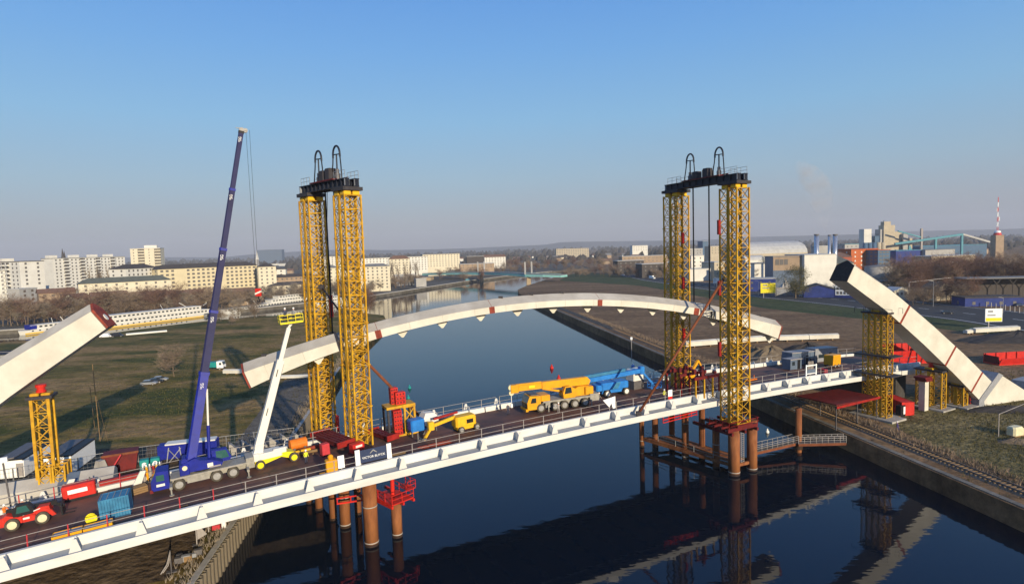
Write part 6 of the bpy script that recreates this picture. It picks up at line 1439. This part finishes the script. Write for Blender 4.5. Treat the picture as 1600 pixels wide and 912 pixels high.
# quay edging on the city bank
mb = MB()
for (ax,ay),(bx,by) in zip(city_poly[1:11], city_poly[2:12]): mb.bar((ax,ay,2.5),(bx,by,2.5),1.6,.7)
o = part('quay_edge', mb, 'concrete', None); tag(o,'pale stone quay edge along the city bank','quay wall')

# ---- far road bridge
t = thing('road_bridge', 'far teal girder bridge across the canal with stone piers', 'bridge', Vector((-36,722,0))); b0 = Vector(t.location)
bp_ = [Vector((-112,790,9.2)), Vector((-60,746,10.6)), Vector((-36,722,11)), Vector((-8,678,11.6)), Vector((18,640,11)), Vector((36,628,10.4)), Vector((54,622,9.6))]
side_ = Vector((.6,.8,0))
for nm, z0, z1, w_, m_ in (('deck',0,.5,6.3,'roof_grey'),('girder',-2.0,-.02,6.6,'bridge_teal')):
    mb = MB(); mb.loft([[p-b0+side_*s*w_+Vector((0,0,z)) for s,z in ((-1,z0-(0.8 if nm == 'girder' and i in (2,4) else 0)),(1,z0),(1,z1),(-1,z1))] for i,p in enumerate(bp_)]); part(nm, mb, m_, t)
mb = MB()
for p, q in zip(bp_, bp_[1:]): mb.bar(p-b0-side_*6.4+Vector((0,0,1.6)), q-b0-side_*6.4+Vector((0,0,1.6)), .25)
part('parapet_rail', mb, 'bridge_teal', t)
for k in (2,4):
    p = bp_[k]-b0; part('pier', MB().loft([[(p.x-3.2,p.y-6,-12),(p.x+3.2,p.y-6,-12),(p.x+3.2,p.y+6,-12),(p.x-3.2,p.y+6,-12)],[(p.x-1.8,p.y-5,8.6),(p.x+1.8,p.y-5,8.6),(p.x+1.8,p.y+5,8.6),(p.x-1.8,p.y+5,8.6)]]), 'sandstone', t)
    for s in (-1,1): q = bp_[k]-b0+side_*s*6; part('pylon', MB().cbox(q.x-.9,q.x+.9,q.y-.9,q.y+.9,11,25-11+10,.2), 'wall_grey', t)
part('abutment', MB().box(-80-10,-62,10,40,-12,-1.5+8), 'sandstone', t)

# ---- right bank industry
B('warehouse','big plain white warehouse with a tall blank facade',1257,1307,399,430,432,26,'wall_white','flat','roof_light',bay=None,base=3); t = B('factory','grey blue factory wing left of the white warehouse',1208,1256.5,402,436,433,22,'slate_blue','flat','roof_grey',bay=None,base=3); part('brown_cladding', MB().box(0,22,-.2,-.02,14,24.5), 'wall_brown', t)
for i in range(3): part('window', MB().box(1.5+i*3,4+i*3,-.35,-.22,18,22), 'pane', t)
t = B('shed','blue painted shed with a low gable before the white warehouse',1256,1303,452,372,366,16,'wall_blue','gable_front','roof_dark',bay=None,base=3,rise=2.6); 
t = B('office','sunlit blue office front with a white window grid beside the blue shed',1303,1346,451,366,356,12,'wall_blue','gable','roof_green',bay=None,base=3,rise=1.6); part('white_panel', MB().box(.8,9.0,-.12,-.01,1.6,7.4), 'helmet', t)
for i in range(4):
    for j in range(2): part('window', MB().box(1.5+i*1.9,2.7+i*1.9,-.2,-.125,2.2+j*2.7,3.9+j*2.7), 'pane', t)
B('warehouse','long low white warehouse right of the right towers',1168,1206,413,520,524,20,'wall_white','flat','roof_grey',bay=None,base=3); B('warehouse','long low white warehouse seen between the right towers',1078,1128,421,560,566,14,'wall_white','flat','roof_light',bay=None,base=3)
B('warehouse','blue depot with pale roof below the long white warehouse',1166,1212,436,430,424,14,'wall_blue','flat','roof_light',st=4,bay=5,rows=2,base=3); B('hall','white arched hall left of the factory wing',1165,1196,407,640,646,18,'wall_white','arch','roof_light',bay=None,base=3,rise=5)
t = B('storage_dome','great pale storage hall with a curved roof on the skyline',1172,1262,397,760,770,60,'beige','arch','roof_light',bay=None,base=3,rise=15)
for lb,x,yt,yb,r_ in (('leftmost silver chimney above the white warehouse',1276,366,398,1.7),('slim silver chimney of the right pair',1296,367,398,1.1),('thick silver chimney of the right pair',1305,366,398,1.6)):
    p = AT(x,yt,470); t = thing('chimney', lb, 'chimney', Vector((p.x,p.y,3))); part('shaft', MB().tube((0,0,0),(0,0,p.z-3),r_,16), 'silver', t, smooth=True); part('rim', MB().tube((0,0,p.z-3.6),(0,0,p.z-2.9),r_*1.12,16), 'steel_dull', t)
t = B('rooftop_plant','grey plant room behind the chimneys',1279,1294,385,500,501,10,'wall_grey','flat','roof_light',bay=None,base=3)
B('office','orange red office building with a dark glass corner',1330,1372,390,560,566,22,'wall_orange','flat','wall_red',st=4,bay=7,rows=4,base=3,winm='wall_white'); B('office','dark glass corner wing of the orange building',1372,1391,391,550,553,20,'plant_blue','flat','wall_orange',st=3.4,bay=3.4,rows=5,base=3,ww=2.6); B('factory','dark red brick hall left of the orange building',1312,1331,402,540,546,24,'wall_red','gable','roof_tile',bay=None,base=3,rise=4); B('warehouse','olive roofed hall right of the white warehouse',1308,1334,412,480,486,30,'beige','gable','roof_green',bay=None,base=3,rise=5)
t = thing('storage_tank','grey concrete tank behind the arch stub','tank',Vector((*AT(1372,430,450).xy,3))); zz = AT(1372,416,450).z-3; part('shell', MB().tube((0,0,0),(0,0,zz),9,28), 'concrete', t, smooth=True); part('roof', MB().lathe([(9.2,zz),(.2,zz+1.2)],28), 'roof_grey', t); part('stair', MB().bar((6,-7.2,1),(9,-3,zz),.5), 'wall_grey', t); part('band', MB().lathe([(9.06,zz*.5),(9.12,zz*.52),(9.06,zz*.54)],28), 'wall_grey', t)
# silo cluster
p = AT(1385,390,820); t = thing('grain_silo','beige grain silo tower cluster with blue silos on the skyline','silo',Vector((p.x,p.y,3)))
for x,y,w_,yt,m_ in ((0,0,15,352,'beige'),(-8,2,6,358,'wall_grey'),(12,2,12,362,'beige'),(20,-3,6,366,'wall_grey'),(-29,0,10,357,'wall_white'),(-24,6,9,372,'plant_blue'),(-13,3,9,368,'plant_blue'),(24,0,14,373,'beige')):
    zt = AT(1385,yt,820).z-3; part('tower', MB().box(x-w_/2,x+w_/2,y-6,y+6,0,zt), m_, t)
for k in range(5): zt = AT(1385,378,820).z-3; part('silo', MB().tube((-34+k*6,-9,0),(-34+k*6,-9,zt),2.9,14), 'plant_blue' if k < 3 else 'beige', t, smooth=True)
part('headhouse', MB().box(-6,3,-4,4,0,5).xform(Matrix.Translation((0,0,AT(1385,352,820).z-3))), 'beige', t); part('mast', MB().tube((-4,0,38),(-4,0,AT(1385,344,820).z-3),.4,6), 'steel_dull', t)
# conveyor plant
def P3_(x,y,Y,b=(0,0,0)): return AT(x,y,Y)-Vector(b)
o3 = AT(1450,395,800); o3.z = 3; t = thing('conveyor','long teal conveyor bridge climbing between supports on the right skyline','conveyor',o3)
part('gallery', MB().bar(P3_(1398,381,800,o3),P3_(1504,366,800,o3),3.0,2.6), 'plant_teal', t); part('gallery', MB().bar(P3_(1504,366,800,o3),P3_(1546,378,800,o3),2.6,2.2), 'roof_light', t); part('gallery', MB().bar(P3_(1403,361,800,o3),P3_(1440,371,800,o3),2,1.6), 'plant_teal', t)
for x,yt in ((1421,384),(1440,357),(1462,372),(1503,366)): part('support', MB().bar(P3_(x,yt,800,o3),P3_(x,yt,800,o3)*Vector((1,1,0)).length if False else Vector((P3_(x,yt,800,o3).x,P3_(x,yt,800,o3).y,0)),2.4,2.4), 'plant_teal' if x != 1440 else 'rail_grey', t)
part('brace', MB().bar(P3_(1421,385,800,o3),Vector((P3_(1437,412,800,o3).x,P3_(1437,412,800,o3).y,0)),1.4), 'plant_teal', t)
B('hall','long blue industrial hall under the conveyor',1442,1542,385,860,866,40,'plant_blue','flat','plant_teal',bay=None,base=3); B('hall','grey flat hall before the blue industrial hall',1446,1492,391,700,705,24,'wall_grey','flat','roof_grey',bay=None,base=3); B('hall','dark blue workshop under the conveyor end',1400,1440,392,700,705,24,'wall_blue','flat','plant_teal',bay=None,base=3); B('warehouse','cream hall behind the brown roofed house',1455,1524,401,460,466,18,'beige','flat','roof_light',bay=None,base=3); B('hall','blue framed pavilion left of the silo cluster',1320,1342,382,720,724,14,'wall_grey','flat','plant_teal',st=4,bay=5,rows=4,base=3)
p = AT(1558,380,900); t = thing('radio_mast','red and white lattice radio mast on the right skyline','mast',Vector((p.x,p.y,3))); zb = AT(1558,362,900).z-3; ztp = AT(1558,308,900).z-3
for k in range(7): z0 = zb+(ztp-zb)*k/7; w_ = 2.2-.25*k; part('section', MB().bar((-w_/2,0,z0),(-w_/2+.1,0,z0+(ztp-zb)/7),.35).bar((w_/2,0,z0),(w_/2-.1,0,z0+(ztp-zb)/7),.35).bar((-w_/2,0,z0),(w_/2,0,z0+(ztp-zb)/7),.3), 'bright_red' if k%2 == 0 else 'helmet', t)
part('antenna', MB().box(-2.2,-1.4,-.4,.4,zb+30,zb+34).box(1.3,2.2,-.4,.4,zb+16,zb+22), 'helmet', t)
part('building', MB().box(-6,6,-5,5,0,zb-5), 'wall_brown', t); part('tank', MB().lathe([(5.5,zb-5),(4.4,zb-1.5)],14), 'bright_red', t); part('tank_top', MB().lathe([(4.3,zb-1.5),(3.8,zb+1),(1,zb+2.2)],14), 'helmet', t)
t = B('villa','large brown roofed house with white dormers at the right',1482,1524,414,395,400,16,'wall_brown','hip','roof_tile',st=3,bay=4,base=3,rise=4.6,cat='house'); 
for x in (5,9,13): part('dormer', MB().prism([(x-1,0),(x+1,0),(x,1.6)],1,1.2,4).xform(Matrix.Translation((0,0,AT(1482,414,395).z-2.4))), 'helmet', t)
B('villa','pale small house with dark roof behind the road trees',1462,1498,452,330,336,9,'beige','gable_front','roof_dark',st=3,bay=3,base=3,rise=3.4,cat='house'); B('shop','yellow and white low shop right of the tank',1374,1421,441,385,390,14,'wall_yellow','flat','roof_green',bay=None,base=3); B('kiosk','cream gabled kiosk by the roadside',1397,1421,455,340,342,8,'wall_cream','gable_front','roof_light',st=3,bay=3,base=3,rise=1.8)
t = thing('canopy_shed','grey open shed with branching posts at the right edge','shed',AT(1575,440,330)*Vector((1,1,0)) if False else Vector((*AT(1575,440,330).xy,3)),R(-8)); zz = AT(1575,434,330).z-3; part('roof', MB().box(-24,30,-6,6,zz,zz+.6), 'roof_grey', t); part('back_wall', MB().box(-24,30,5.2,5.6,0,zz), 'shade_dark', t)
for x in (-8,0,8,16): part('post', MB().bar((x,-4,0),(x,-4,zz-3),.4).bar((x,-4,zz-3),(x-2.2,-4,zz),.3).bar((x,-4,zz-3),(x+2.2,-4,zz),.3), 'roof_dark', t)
B('depot','dark blue low depot behind the white fence posts',1508,1600,466,300,296,12,'wall_blue','flat','roof_dark',st=4,bay=6,rows=1,base=3)
for lb,x0,x1,yt,Y,m_ in (('grey office block between the road and right rear tower',1003,1040,413,640,'shade_dark'),('long white topped shed left of the rear right tower',972,1043,401,800,'wall_brown'),('greenish works hall left of the rear right tower',965,1006,408,720,'shade_dark'),('small far white building on the skyline left of the right towers',988,1012,384,1400,'wall_white'),('blue grey tower block between the right towers on the skyline',1098,1106,377,1300,'plant_blue'),('beige block between the right towers on the skyline',1110,1126,385,1000,'beige'),('teal works hall between the right towers',1076,1098,389,900,'wall_grey'),('white workshop with a curved roof between the right towers',1080,1100,400,640,'wall_white'),('small pale house between the right towers',1116,1132,410,560,'beige')):
    B('far_building',lb,x0,x1,yt,Y,Y+6,16,m_,'flat','roof_light',st=4,bay=5.5,base=3,rows=3,sides=False)
# ---- road furniture and traffic
def lamp(label, x, y, h):
    t = thing('street_lamp', label, 'street lamp', G(x,y,GZ), 0, 'street lamps along the road'); part('post', MB().tube((0,0,0),(0,0,h),.13,8,r2=.07), 'galv', t); part('arm', MB().bar((0,0,h-.05),(-1.6,0,h+.25),.1), 'galv', t); part('lamp_head', MB().cbox(-2.3,-1.5,-.15,.15,h+.18,h+.34,.05), 'rail_grey', t)
for i,(x,y,h) in enumerate(((1389,470,9),(1458,479,13),(1478,470,9),(1567,489,7),(1185,463,10),(1120,452,9),(1066,446,9),(985,430,10),(957,427,10),(938,425,10),(1281,462,9))): lamp('street lamp by the road, %s counted from the right edge' % ('third','second','fifth','first','eighth','ninth','tenth','eleventh','twelfth','last','seventh')[i], x, y, h)
t = thing('overhead_wire','pale wire gantry arm reaching over the trees to the road lamp','gantry arm',Vector((*G(1420,470).xy,GZ))); part('arm', MB().bar((0,0,10.4),(26,4,12),.25), 'rail_grey', t); part('post', MB().bar((0,0,0),(0,0,10.5),.3), 'rail_grey', t)
for lb,x,y,w_,h_,z0,c2 in (('white and yellow billboard by the road at the right',1552,513,6.0,5.0,2.6,'lemon'),('yellow billboard before the leafy tree',1200,465,9.0,6.2,3.0,'lemon'),('white billboard right of the rear right tower',1119,448,4.5,4.0,3,'helmet')):
    t = thing('billboard', lb, 'billboard', G(x,y,GZ), R(-6)); part('post', MB().bar((-w_*.3,0,0),(-w_*.3,0,z0),.4), 'rail_grey', t); part('panel', MB().box(-w_/2,w_/2,-.12,.12,z0,z0+h_), 'helmet' if 'white' in lb else 'lemon', t)
    part('print', MB().box(-w_/2+.2,w_/2-.2,-.15,-.125,z0+.2,z0+h_*.3), c2, t); part('print_line', MB().box(-w_*.35,-w_*.05,-.15,-.125,z0+h_*.72,z0+h_*.86).box(-w_*.38,w_*.1,-.15,-.125,z0+h_*.45,z0+h_*.55), 'grey_panel', t)
t = thing('fence_post_row','row of white concrete fence posts along the road at the right','fence',G(1512,478,GZ)); b0 = Vector(t.location)
for i in range(16):
    f = i/15; q = G(1512+f*110,474+f*20,GZ)-b0; part('post', MB().bar(q,q+Vector((0,0,2.6)),.28), 'rail_grey', t)
for i in range(15):
    f = i/15; q = G(1512+f*110,474+f*20,GZ)-b0; q2 = G(1512+(f+1/15)*110,474+(f+1/15)*20,GZ)-b0; part('wire', MB().bar(q+Vector((0,0,2.2)),q2+Vector((0,0,2.2)),.05), 'steel_dull', t)
car('dark car driving along the road at the right', G(1480,490,GZ), R(-20), 'car_dark', 4.5)
truck('white box lorry on the road left of the rear right tower', G(1006,430,GZ), R(-62), 'helmet', 'helmet', 9); truck('white van lorry following on the road left of the rear right tower', G(1019,436,GZ), R(-62), 'helmet', 'helmet', 7)
for i,(x,y,m_) in enumerate(((966,429,'car_dark'),(974,430,'car_white'),(1255,463,'car_white'),(1268,464,'car_white'),(1035,427,'car_dark'),(1553,474,'car_silver'),(1575,476,'car_silver'),(1592,478,'car_navy'),(1245,460,'car_dark'))): car(('dark car far along the road','white car far along the road','white car before the blue shed, left one','white car before the blue shed, right one','dark car before the red lorry','silver car parked behind the white fence posts, left one','silver car parked behind the white fence posts, middle one','navy car parked behind the white fence posts at the right edge','dark car before the leafy tree')[i], G(x,y,GZ), R((-62,-62,-25,-25,-60,0,0,0,-25)[i]), m_)
t = truck('red lorry with a white cab parked beyond the road', G(1012,424,GZ), R(-60), 'helmet', 'bright_red', 8)
t = thing('trailer_frame','open pale trailer frame beside the yellow billboard','trailer',G(1227,462,GZ),R(-6)); part('frame', MB().bar((-6,0,0),(-6,0,7),.6).bar((6,0,0),(6,0,7.5),.6).bar((-6,0,.6),(6,0,.6),.6).bar((-6,0,5),(6,0,5),.8), 'rail_grey', t); part('load', MB().box(-5.6,5.6,-.5,1.5,.95,4.5), 'grey_panel', t); heap('pale gravel heap behind the trailer frame', 1227, 457, 6, 5, 9, 'concrete', 31)
# ================================================================== TREES
def bare_tree(seed, h=12, spread=.5, poplar=False, levels=4):
    random.seed(seed); tr = MB(); cr = MB()
    def branch(p, d, ln, r, lv):
        n = 3 if lv < 2 else 2; q = p; rr = r
        for i in range(n):
            d2 = (d + Vector((random.uniform(-1,1),random.uniform(-1,1),random.uniform(-.3,.6)))*.14).normalized(); q2 = q+d2*(ln/n); r2 = rr*.78
            (tr if lv < 2 else cr).tube(q, q2, rr, 6 if lv < 2 else 3, r2=r2, cap=False)
            if lv < levels:
                for k in range((3,3,3,3,0)[lv] if i or lv else 1):
                    ax = Vector((random.uniform(-1,1),random.uniform(-1,1),random.uniform(-.1,.5 if not poplar else 1.6))).normalized()
                    nd = (d2*(.55 if not poplar else 1.3)+ax*(spread+.5 if not poplar else .45)).normalized()
                    if nd.z < -.15: nd.z = .05
                    branch(q.lerp(q2, random.uniform(.3,1)), nd, ln*random.uniform(.5,.72)*(1 if not poplar else .62), max(r2*.55,.022), lv+1)
            q = q2; rr = r2; d = d2
    branch(Vector((0,0,-.2)), Vector((0,0,1)), h*.62 if not poplar else h*.85, h*.021, 0)
    return tr, cr
PROTO = []
for i, (sd, h_, sp, pop, tw) in enumerate(((1,12,.5,False,'twig'),(2,11,.62,False,'twig_grey'),(3,13,.45,False,'twig_red'),(4,10,.7,False,'twig'),(5,15,.3,True,'twig_grey'))):
    a, b = bare_tree(sd, h_, sp, pop); PROTO.append((a.mesh('trunk','bark'), b.mesh('crown',tw)))
print('tree tris', [len(b.polygons) for a, b in PROTO])
def tree(label, p, k, s=1.0, rz=None, group=None, name='bare_tree', sz=1.0):
    t = thing(name, label, 'tree', p, random.uniform(0,6.28) if rz is None else rz, group); t.scale = (s,s,s*sz); a, b = PROTO[k]
    link('trunk', a, t); link('crown', b, t); return t
random.seed(11)
# rows behind the boats on the city bank
ADJ = ('brown','grey brown','reddish','broad brown','slim')
def row(label, group, n, xr, Yf, ks, sr, base=2.6, jit=6):
    ORD = ('leftmost','second from the left','third from the left','fourth from the left','fifth from the left','sixth from the left','seventh from the left','eighth from the left','ninth from the left','tenth from the left','eleventh from the left','twelfth from the left','thirteenth from the left','fourteenth from the left','fifteenth from the left','rightmost')
    for i in range(n):
        x = xr[0]+(xr[1]-xr[0])*(i+random.uniform(-.4,.4))/n; Y = Yf(x)+random.uniform(-jit,jit); p = AT(x,450,Y); kk = random.choice(ks); tree(label.replace('bare ', 'bare '+ADJ[kk]+' ').replace('brown brown','brown') if n > 16 else label+', '+(ORD[i] if i < n-1 else 'rightmost'), Vector((p.x,p.y,base)), kk, random.uniform(*sr), group=group)
row('bare brown tree in the dense row behind the boats', 'bare trees behind the boats', 62, (-10,330), lambda x: 356+ (x/330)*62, (0,1,2,3), (.95,1.5), jit=9)
row('bare tree behind the excursion boats', 'bare trees behind the excursion boats', 28, (330,560), lambda x: 425+(x-330)/230*85, (0,1,3), (1.0,1.6), jit=8)
row('bare tree among the brick terraces', 'bare trees among the terraces', 22, (0,420), lambda x: 395+x/420*60, (0,2,3), (.7,1.1), jit=14)
row('bare tree on the quay right of the left towers', 'bare trees on the far quay', 14, (572,665), lambda x: 535+(x-572)*1.4, (0,1,3), (.8,1.2))
row('tall slim poplar behind the quay right of the left towers', 'poplars behind the far quay', 8, (606,662), lambda x: 600+(x-600)*.6, (4,), (1.3,1.7))
row('slim bare poplar before the white slab', 'poplars before the white slab', 6, (148,176), lambda x: 520, (4,), (1.6,2.0))
row('bare tree before the block on the skyline', 'bare trees before the skyline block', 20, (790,965), lambda x: 960, (0,2,3), (1.0,1.5), base=3, jit=60)
row('bare tree near the far bridge head', 'bare trees near the far bridge', 16, (690,860), lambda x: 760+(x-690)*1.2, (0,2,3), (.8,1.2))
row('dark bare tree in the thicket right of the arch stub', 'dark bare trees in the right thicket', 40, (1395,1620), lambda x: 395-(x-1395)*.12, (2,2,3,0), (1.2,1.8), base=3, jit=26)
row('bare roadside tree at the right', 'bare roadside trees at the right', 12, (1425,1530), lambda x: 318, (2,3), (.8,1.1), base=3, jit=8)
row('bare tree in the belt along the far road', 'bare trees along the far road', 26, (880,1045), lambda x: 740-(x-880)*.6, (0,2,3), (.7,1.1), base=3, jit=30)
row('bare tree among the factories', 'bare trees among the factories', 16, (1165,1400), lambda x: 560, (0,2,3), (.8,1.2), base=3, jit=70)
row('bare tree among the city blocks', 'bare trees among the city blocks', 22, (420,780), lambda x: 800, (0,2,3,1), (.9,1.4), jit=160)
# single trees on the peninsula
tree('spreading bare tree on the channel shore right of the blue crane boom', G(372,500,GZ), 1, 1.15, 1.0); tree('bare shrub like tree on the channel shore, left of the spreading one', G(345,502,GZ), 3, .8, 2.0); tree('bare tree on the channel shore, right of the spreading one', G(398,498,GZ), 0, .85, 2.4); tree('tall bare tree on the peninsula tip beside the front left tower', G(578,488,GZ), 2, .95, .4)
tree('bare bush by the path left of the rear left tower', G(362,508,GZ), 3, .55, 4)
# the leafy olive tree and evergreens
def leafy(label, p, h, r, n, m_, seed, name='leafy_tree', trunk=True):
    random.seed(seed); t = thing(name, label, 'tree', p); cr = MB(); tr = MB()
    if trunk:
        tr.tube((0,0,-.2),(0,0,h*.5),h*.025,8,r2=h*.012)
        for k in range(9): th = k*2.4; tr.tube((0,0,h*(.18+.03*k)),(math.cos(th)*r*.75,math.sin(th)*r*.75,h*(.4+.05*k)),h*.009,5,r2=.04)
        part('trunk', tr, 'bark', t)
    cl = [Vector((random.gauss(0,.42)*r, random.gauss(0,.42)*r, h*random.uniform(.22,.95))) for _ in range(70)]
    for i in range(n):
        c = random.choice(cl); f = c.z/h; w_ = (1-abs(f-.5)*1.1); q = Vector((c.x*w_,c.y*w_,c.z))+Vector((random.gauss(0,1),random.gauss(0,1),random.gauss(0,1)))*r*.13
        a = Vector((random.uniform(-1,1),random.uniform(-1,1),random.uniform(-1,1))).normalized()*.22; b = a.orthogonal().normalized()*.16
        cr.add([q-a,q+b,q+a,q-b],[(0,1,2,3)])
    part('crown', cr, m_, t); return t
tree('straw coloured bare tree standing alone on the field', G(272,588,GZ), 3, .95, .3)
leafy('olive leafy tree before the white warehouse', G(1243,466,GZ), 20, 9, 9000, 'leaf', 4)
leafy('dark evergreen left of the low white building', Vector((*AT(112,440,430).xy,2.6)), 19, 4, 2500, 'evergreen', 6, 'evergreen_tree'); leafy('dark evergreen at the quay right of the front left tower', Vector((*AT(573,450,420).xy,2.6)) if False else G(574,486,GZ), 14, 4, 2500, 'twig_red', 8, 'evergreen_tree'); leafy('dark evergreen right of the white hall near the right towers', Vector((*AT(1192,410,620).xy,3)), 20, 6, 2500, 'evergreen', 9, 'evergreen_tree')
# scrub along the banks, uncountable
def scrub(name, label, pts, n, hr, m_, seed, w=3.0):
    random.seed(seed); mb = MB()
    for i in range(n):
        k = random.randrange(len(pts)-1); a = Vector(pts[k]); b = Vector(pts[k+1]); c = a.lerp(b, random.random())+Vector((random.gauss(0,w),random.gauss(0,w),0)); h = random.uniform(*hr)
        if (c.x < 0 and c.x > bankL(c.y)-.6) or (c.x > 0 and c.x < bankR(c.y)+1.4): continue
        for j in range(4):
            d_ = Vector((random.uniform(-.5,.5),random.uniform(-.5,.5),1)).normalized()*h; s_ = Vector((random.uniform(-1,1),random.uniform(-1,1),0)).normalized()*.05
            mb.add([c-s_,c+s_,c+d_],[(0,1,2)])
    o = part(name, mb, m_, None); o['kind'] = 'stuff'; o['label'] = label; o['category'] = 'scrub'
scrub('bank_scrub','dry brown scrub along the right quay and railway',[(bankR(Y)+8.2,Y,GZ) for Y in range(40,330,10)],4200,(.3,1.1),'twig',3,1.1)
scrub('bank_scrub','dead weeds along the left bank edge',[(bankL(Y)-1.4,Y,GZ) for Y in range(60,250,10)],2600,(.3,1.0),'twig_grey',4,1.0)
scrub('field_scrub','tufts of dry grass across the right site',[(82,70,GZ),(88,95,GZ),(100,110,GZ),(120,120,GZ),(130,150,GZ)],9000,(.2,.55),'leaf',5,9)
scrub('field_scrub','tufts of rough grass across the peninsula field',[(-70,120,GZ),(-80,150,GZ),(-110,170,GZ),(-120,230,GZ),(-90,260,GZ),(-70,220,GZ),(-60,170,GZ)],9000,(.2,.5),'leaf',6,22)
# far woods on the skyline: one mass
def woods():
    random.seed(9); mb = MB(); ico = []
    for i in range(2600):
        Y = random.uniform(1250,5200); x = random.uniform(-200,1800); p = AT(x,400,Y); k = random.uniform(5,11)*(1+Y/6000)
        hgt = k*random.uniform(.9,1.5); n = 5; pts = [(p.x+k*math.cos(a*1.256+i)*random.uniform(.7,1.2), p.y+k*math.sin(a*1.256+i)*.8, 2.6) for a in range(n)]
        mid = [(p.x+(q[0]-p.x)*random.uniform(.6,1.1), p.y+(q[1]-p.y)*.9, 2.6+hgt*random.uniform(.5,.8)) for q in pts]; tp = (p.x+random.uniform(-2,2),p.y,2.6+hgt*1.25)
        o = len(mb.v); mb.v += pts+mid+[tp]; mb.f += [(o+a,o+(a+1)%n,o+n+(a+1)%n,o+n+a) for a in range(n)]+[(o+n+a,o+n+(a+1)%n,o+2*n) for a in range(n)]
    o = part('distant_wood', mb, mat('far_wood',(.07,.06,.05),.95,col2=(.045,.042,.035),scale=.03), None); o['kind'] = 'stuff'; o['label'] = 'dark band of distant woods along the skyline'; o['category'] = 'wood'
woods()
# low hills at the horizon
mb = MB(); n = 80
pts = [(-9000+18000*i/n, 7800+400*math.sin(i*.7), 0) for i in range(n+1)]
mb.v = pts+[(x,y+600,45+55*noise.noise(Vector((x*.0006,3,0)))+40*(1 if x > 500 else .4)) for x,y,z in pts]+[(x,y+1400,0) for x,y,z in pts]; mb.f = [(r*(n+1)+i,r*(n+1)+i+1,(r+1)*(n+1)+i+1,(r+1)*(n+1)+i) for r in range(2) for i in range(n)]
struct('hills', mb, 'far_wood')
# ================================================================== AIR
def volume(name, dens, col, noise_=None):
    M_ = bpy.data.materials.new(name); M_.use_nodes = True; t = M_.node_tree; t.nodes.clear(); out = t.nodes.new('ShaderNodeOutputMaterial'); v = t.nodes.new('ShaderNodeVolumePrincipled')
    v.inputs['Color'].default_value = (*col,1); v.inputs['Density'].default_value = dens; v.inputs['Anisotropy'].default_value = 0.0; t.links.new(v.outputs[0], out.inputs['Volume']); MATS[name] = M_; return M_, t, v
volume('haze_air', .00011, (.80,.84,.92))
o = part('haze', MB().box(-9500,9500,-400,9600,-6,320), 'haze_air', None); o['kind'] = 'stuff'; o['label'] = 'thin winter haze filling the air'; o['category'] = 'haze'
# pale smoke drifting from the works on the skyline
M_, tt, vv = volume('smoke', .02, (.95,.90,.86)); vv.inputs['Anisotropy'].default_value = -.5; tc_ = tt.nodes.new('ShaderNodeTexCoord'); nz = tt.nodes.new('ShaderNodeTexNoise'); nz.inputs['Scale'].default_value = .028; nz.inputs['Detail'].default_value = 4
mrg = tt.nodes.new('ShaderNodeMapRange'); mrg.inputs[1].default_value = .40; mrg.inputs[2].default_value = .75; mrg.inputs[3].default_value = 0; mrg.inputs[4].default_value = .022
tt.links.new(tc_.outputs['Object'], nz.inputs['Vector']); tt.links.new(nz.outputs['Fac'], mrg.inputs[0]); tt.links.new(mrg.outputs[0], vv.inputs['Density'])
pl = AT(1288, 366, 1500); ring_ = []
for z, cx_, r_ in ((0,0,3),(20,1,7),(45,-1,15),(75,-8,26),(110,-16,34),(140,-30,36),(165,-48,28),(182,-60,10)): ring_.append([(cx_+r_*math.cos(a_*math.pi/8), r_*.8*math.sin(a_*math.pi/8), z) for a_ in range(16)])
o = part('smoke_plume', MB().loft(ring_), 'smoke', None, loc=pl); o['kind'] = 'stuff'; o['label'] = 'faint pale smoke plume rising on the right skyline'; o['category'] = 'smoke'
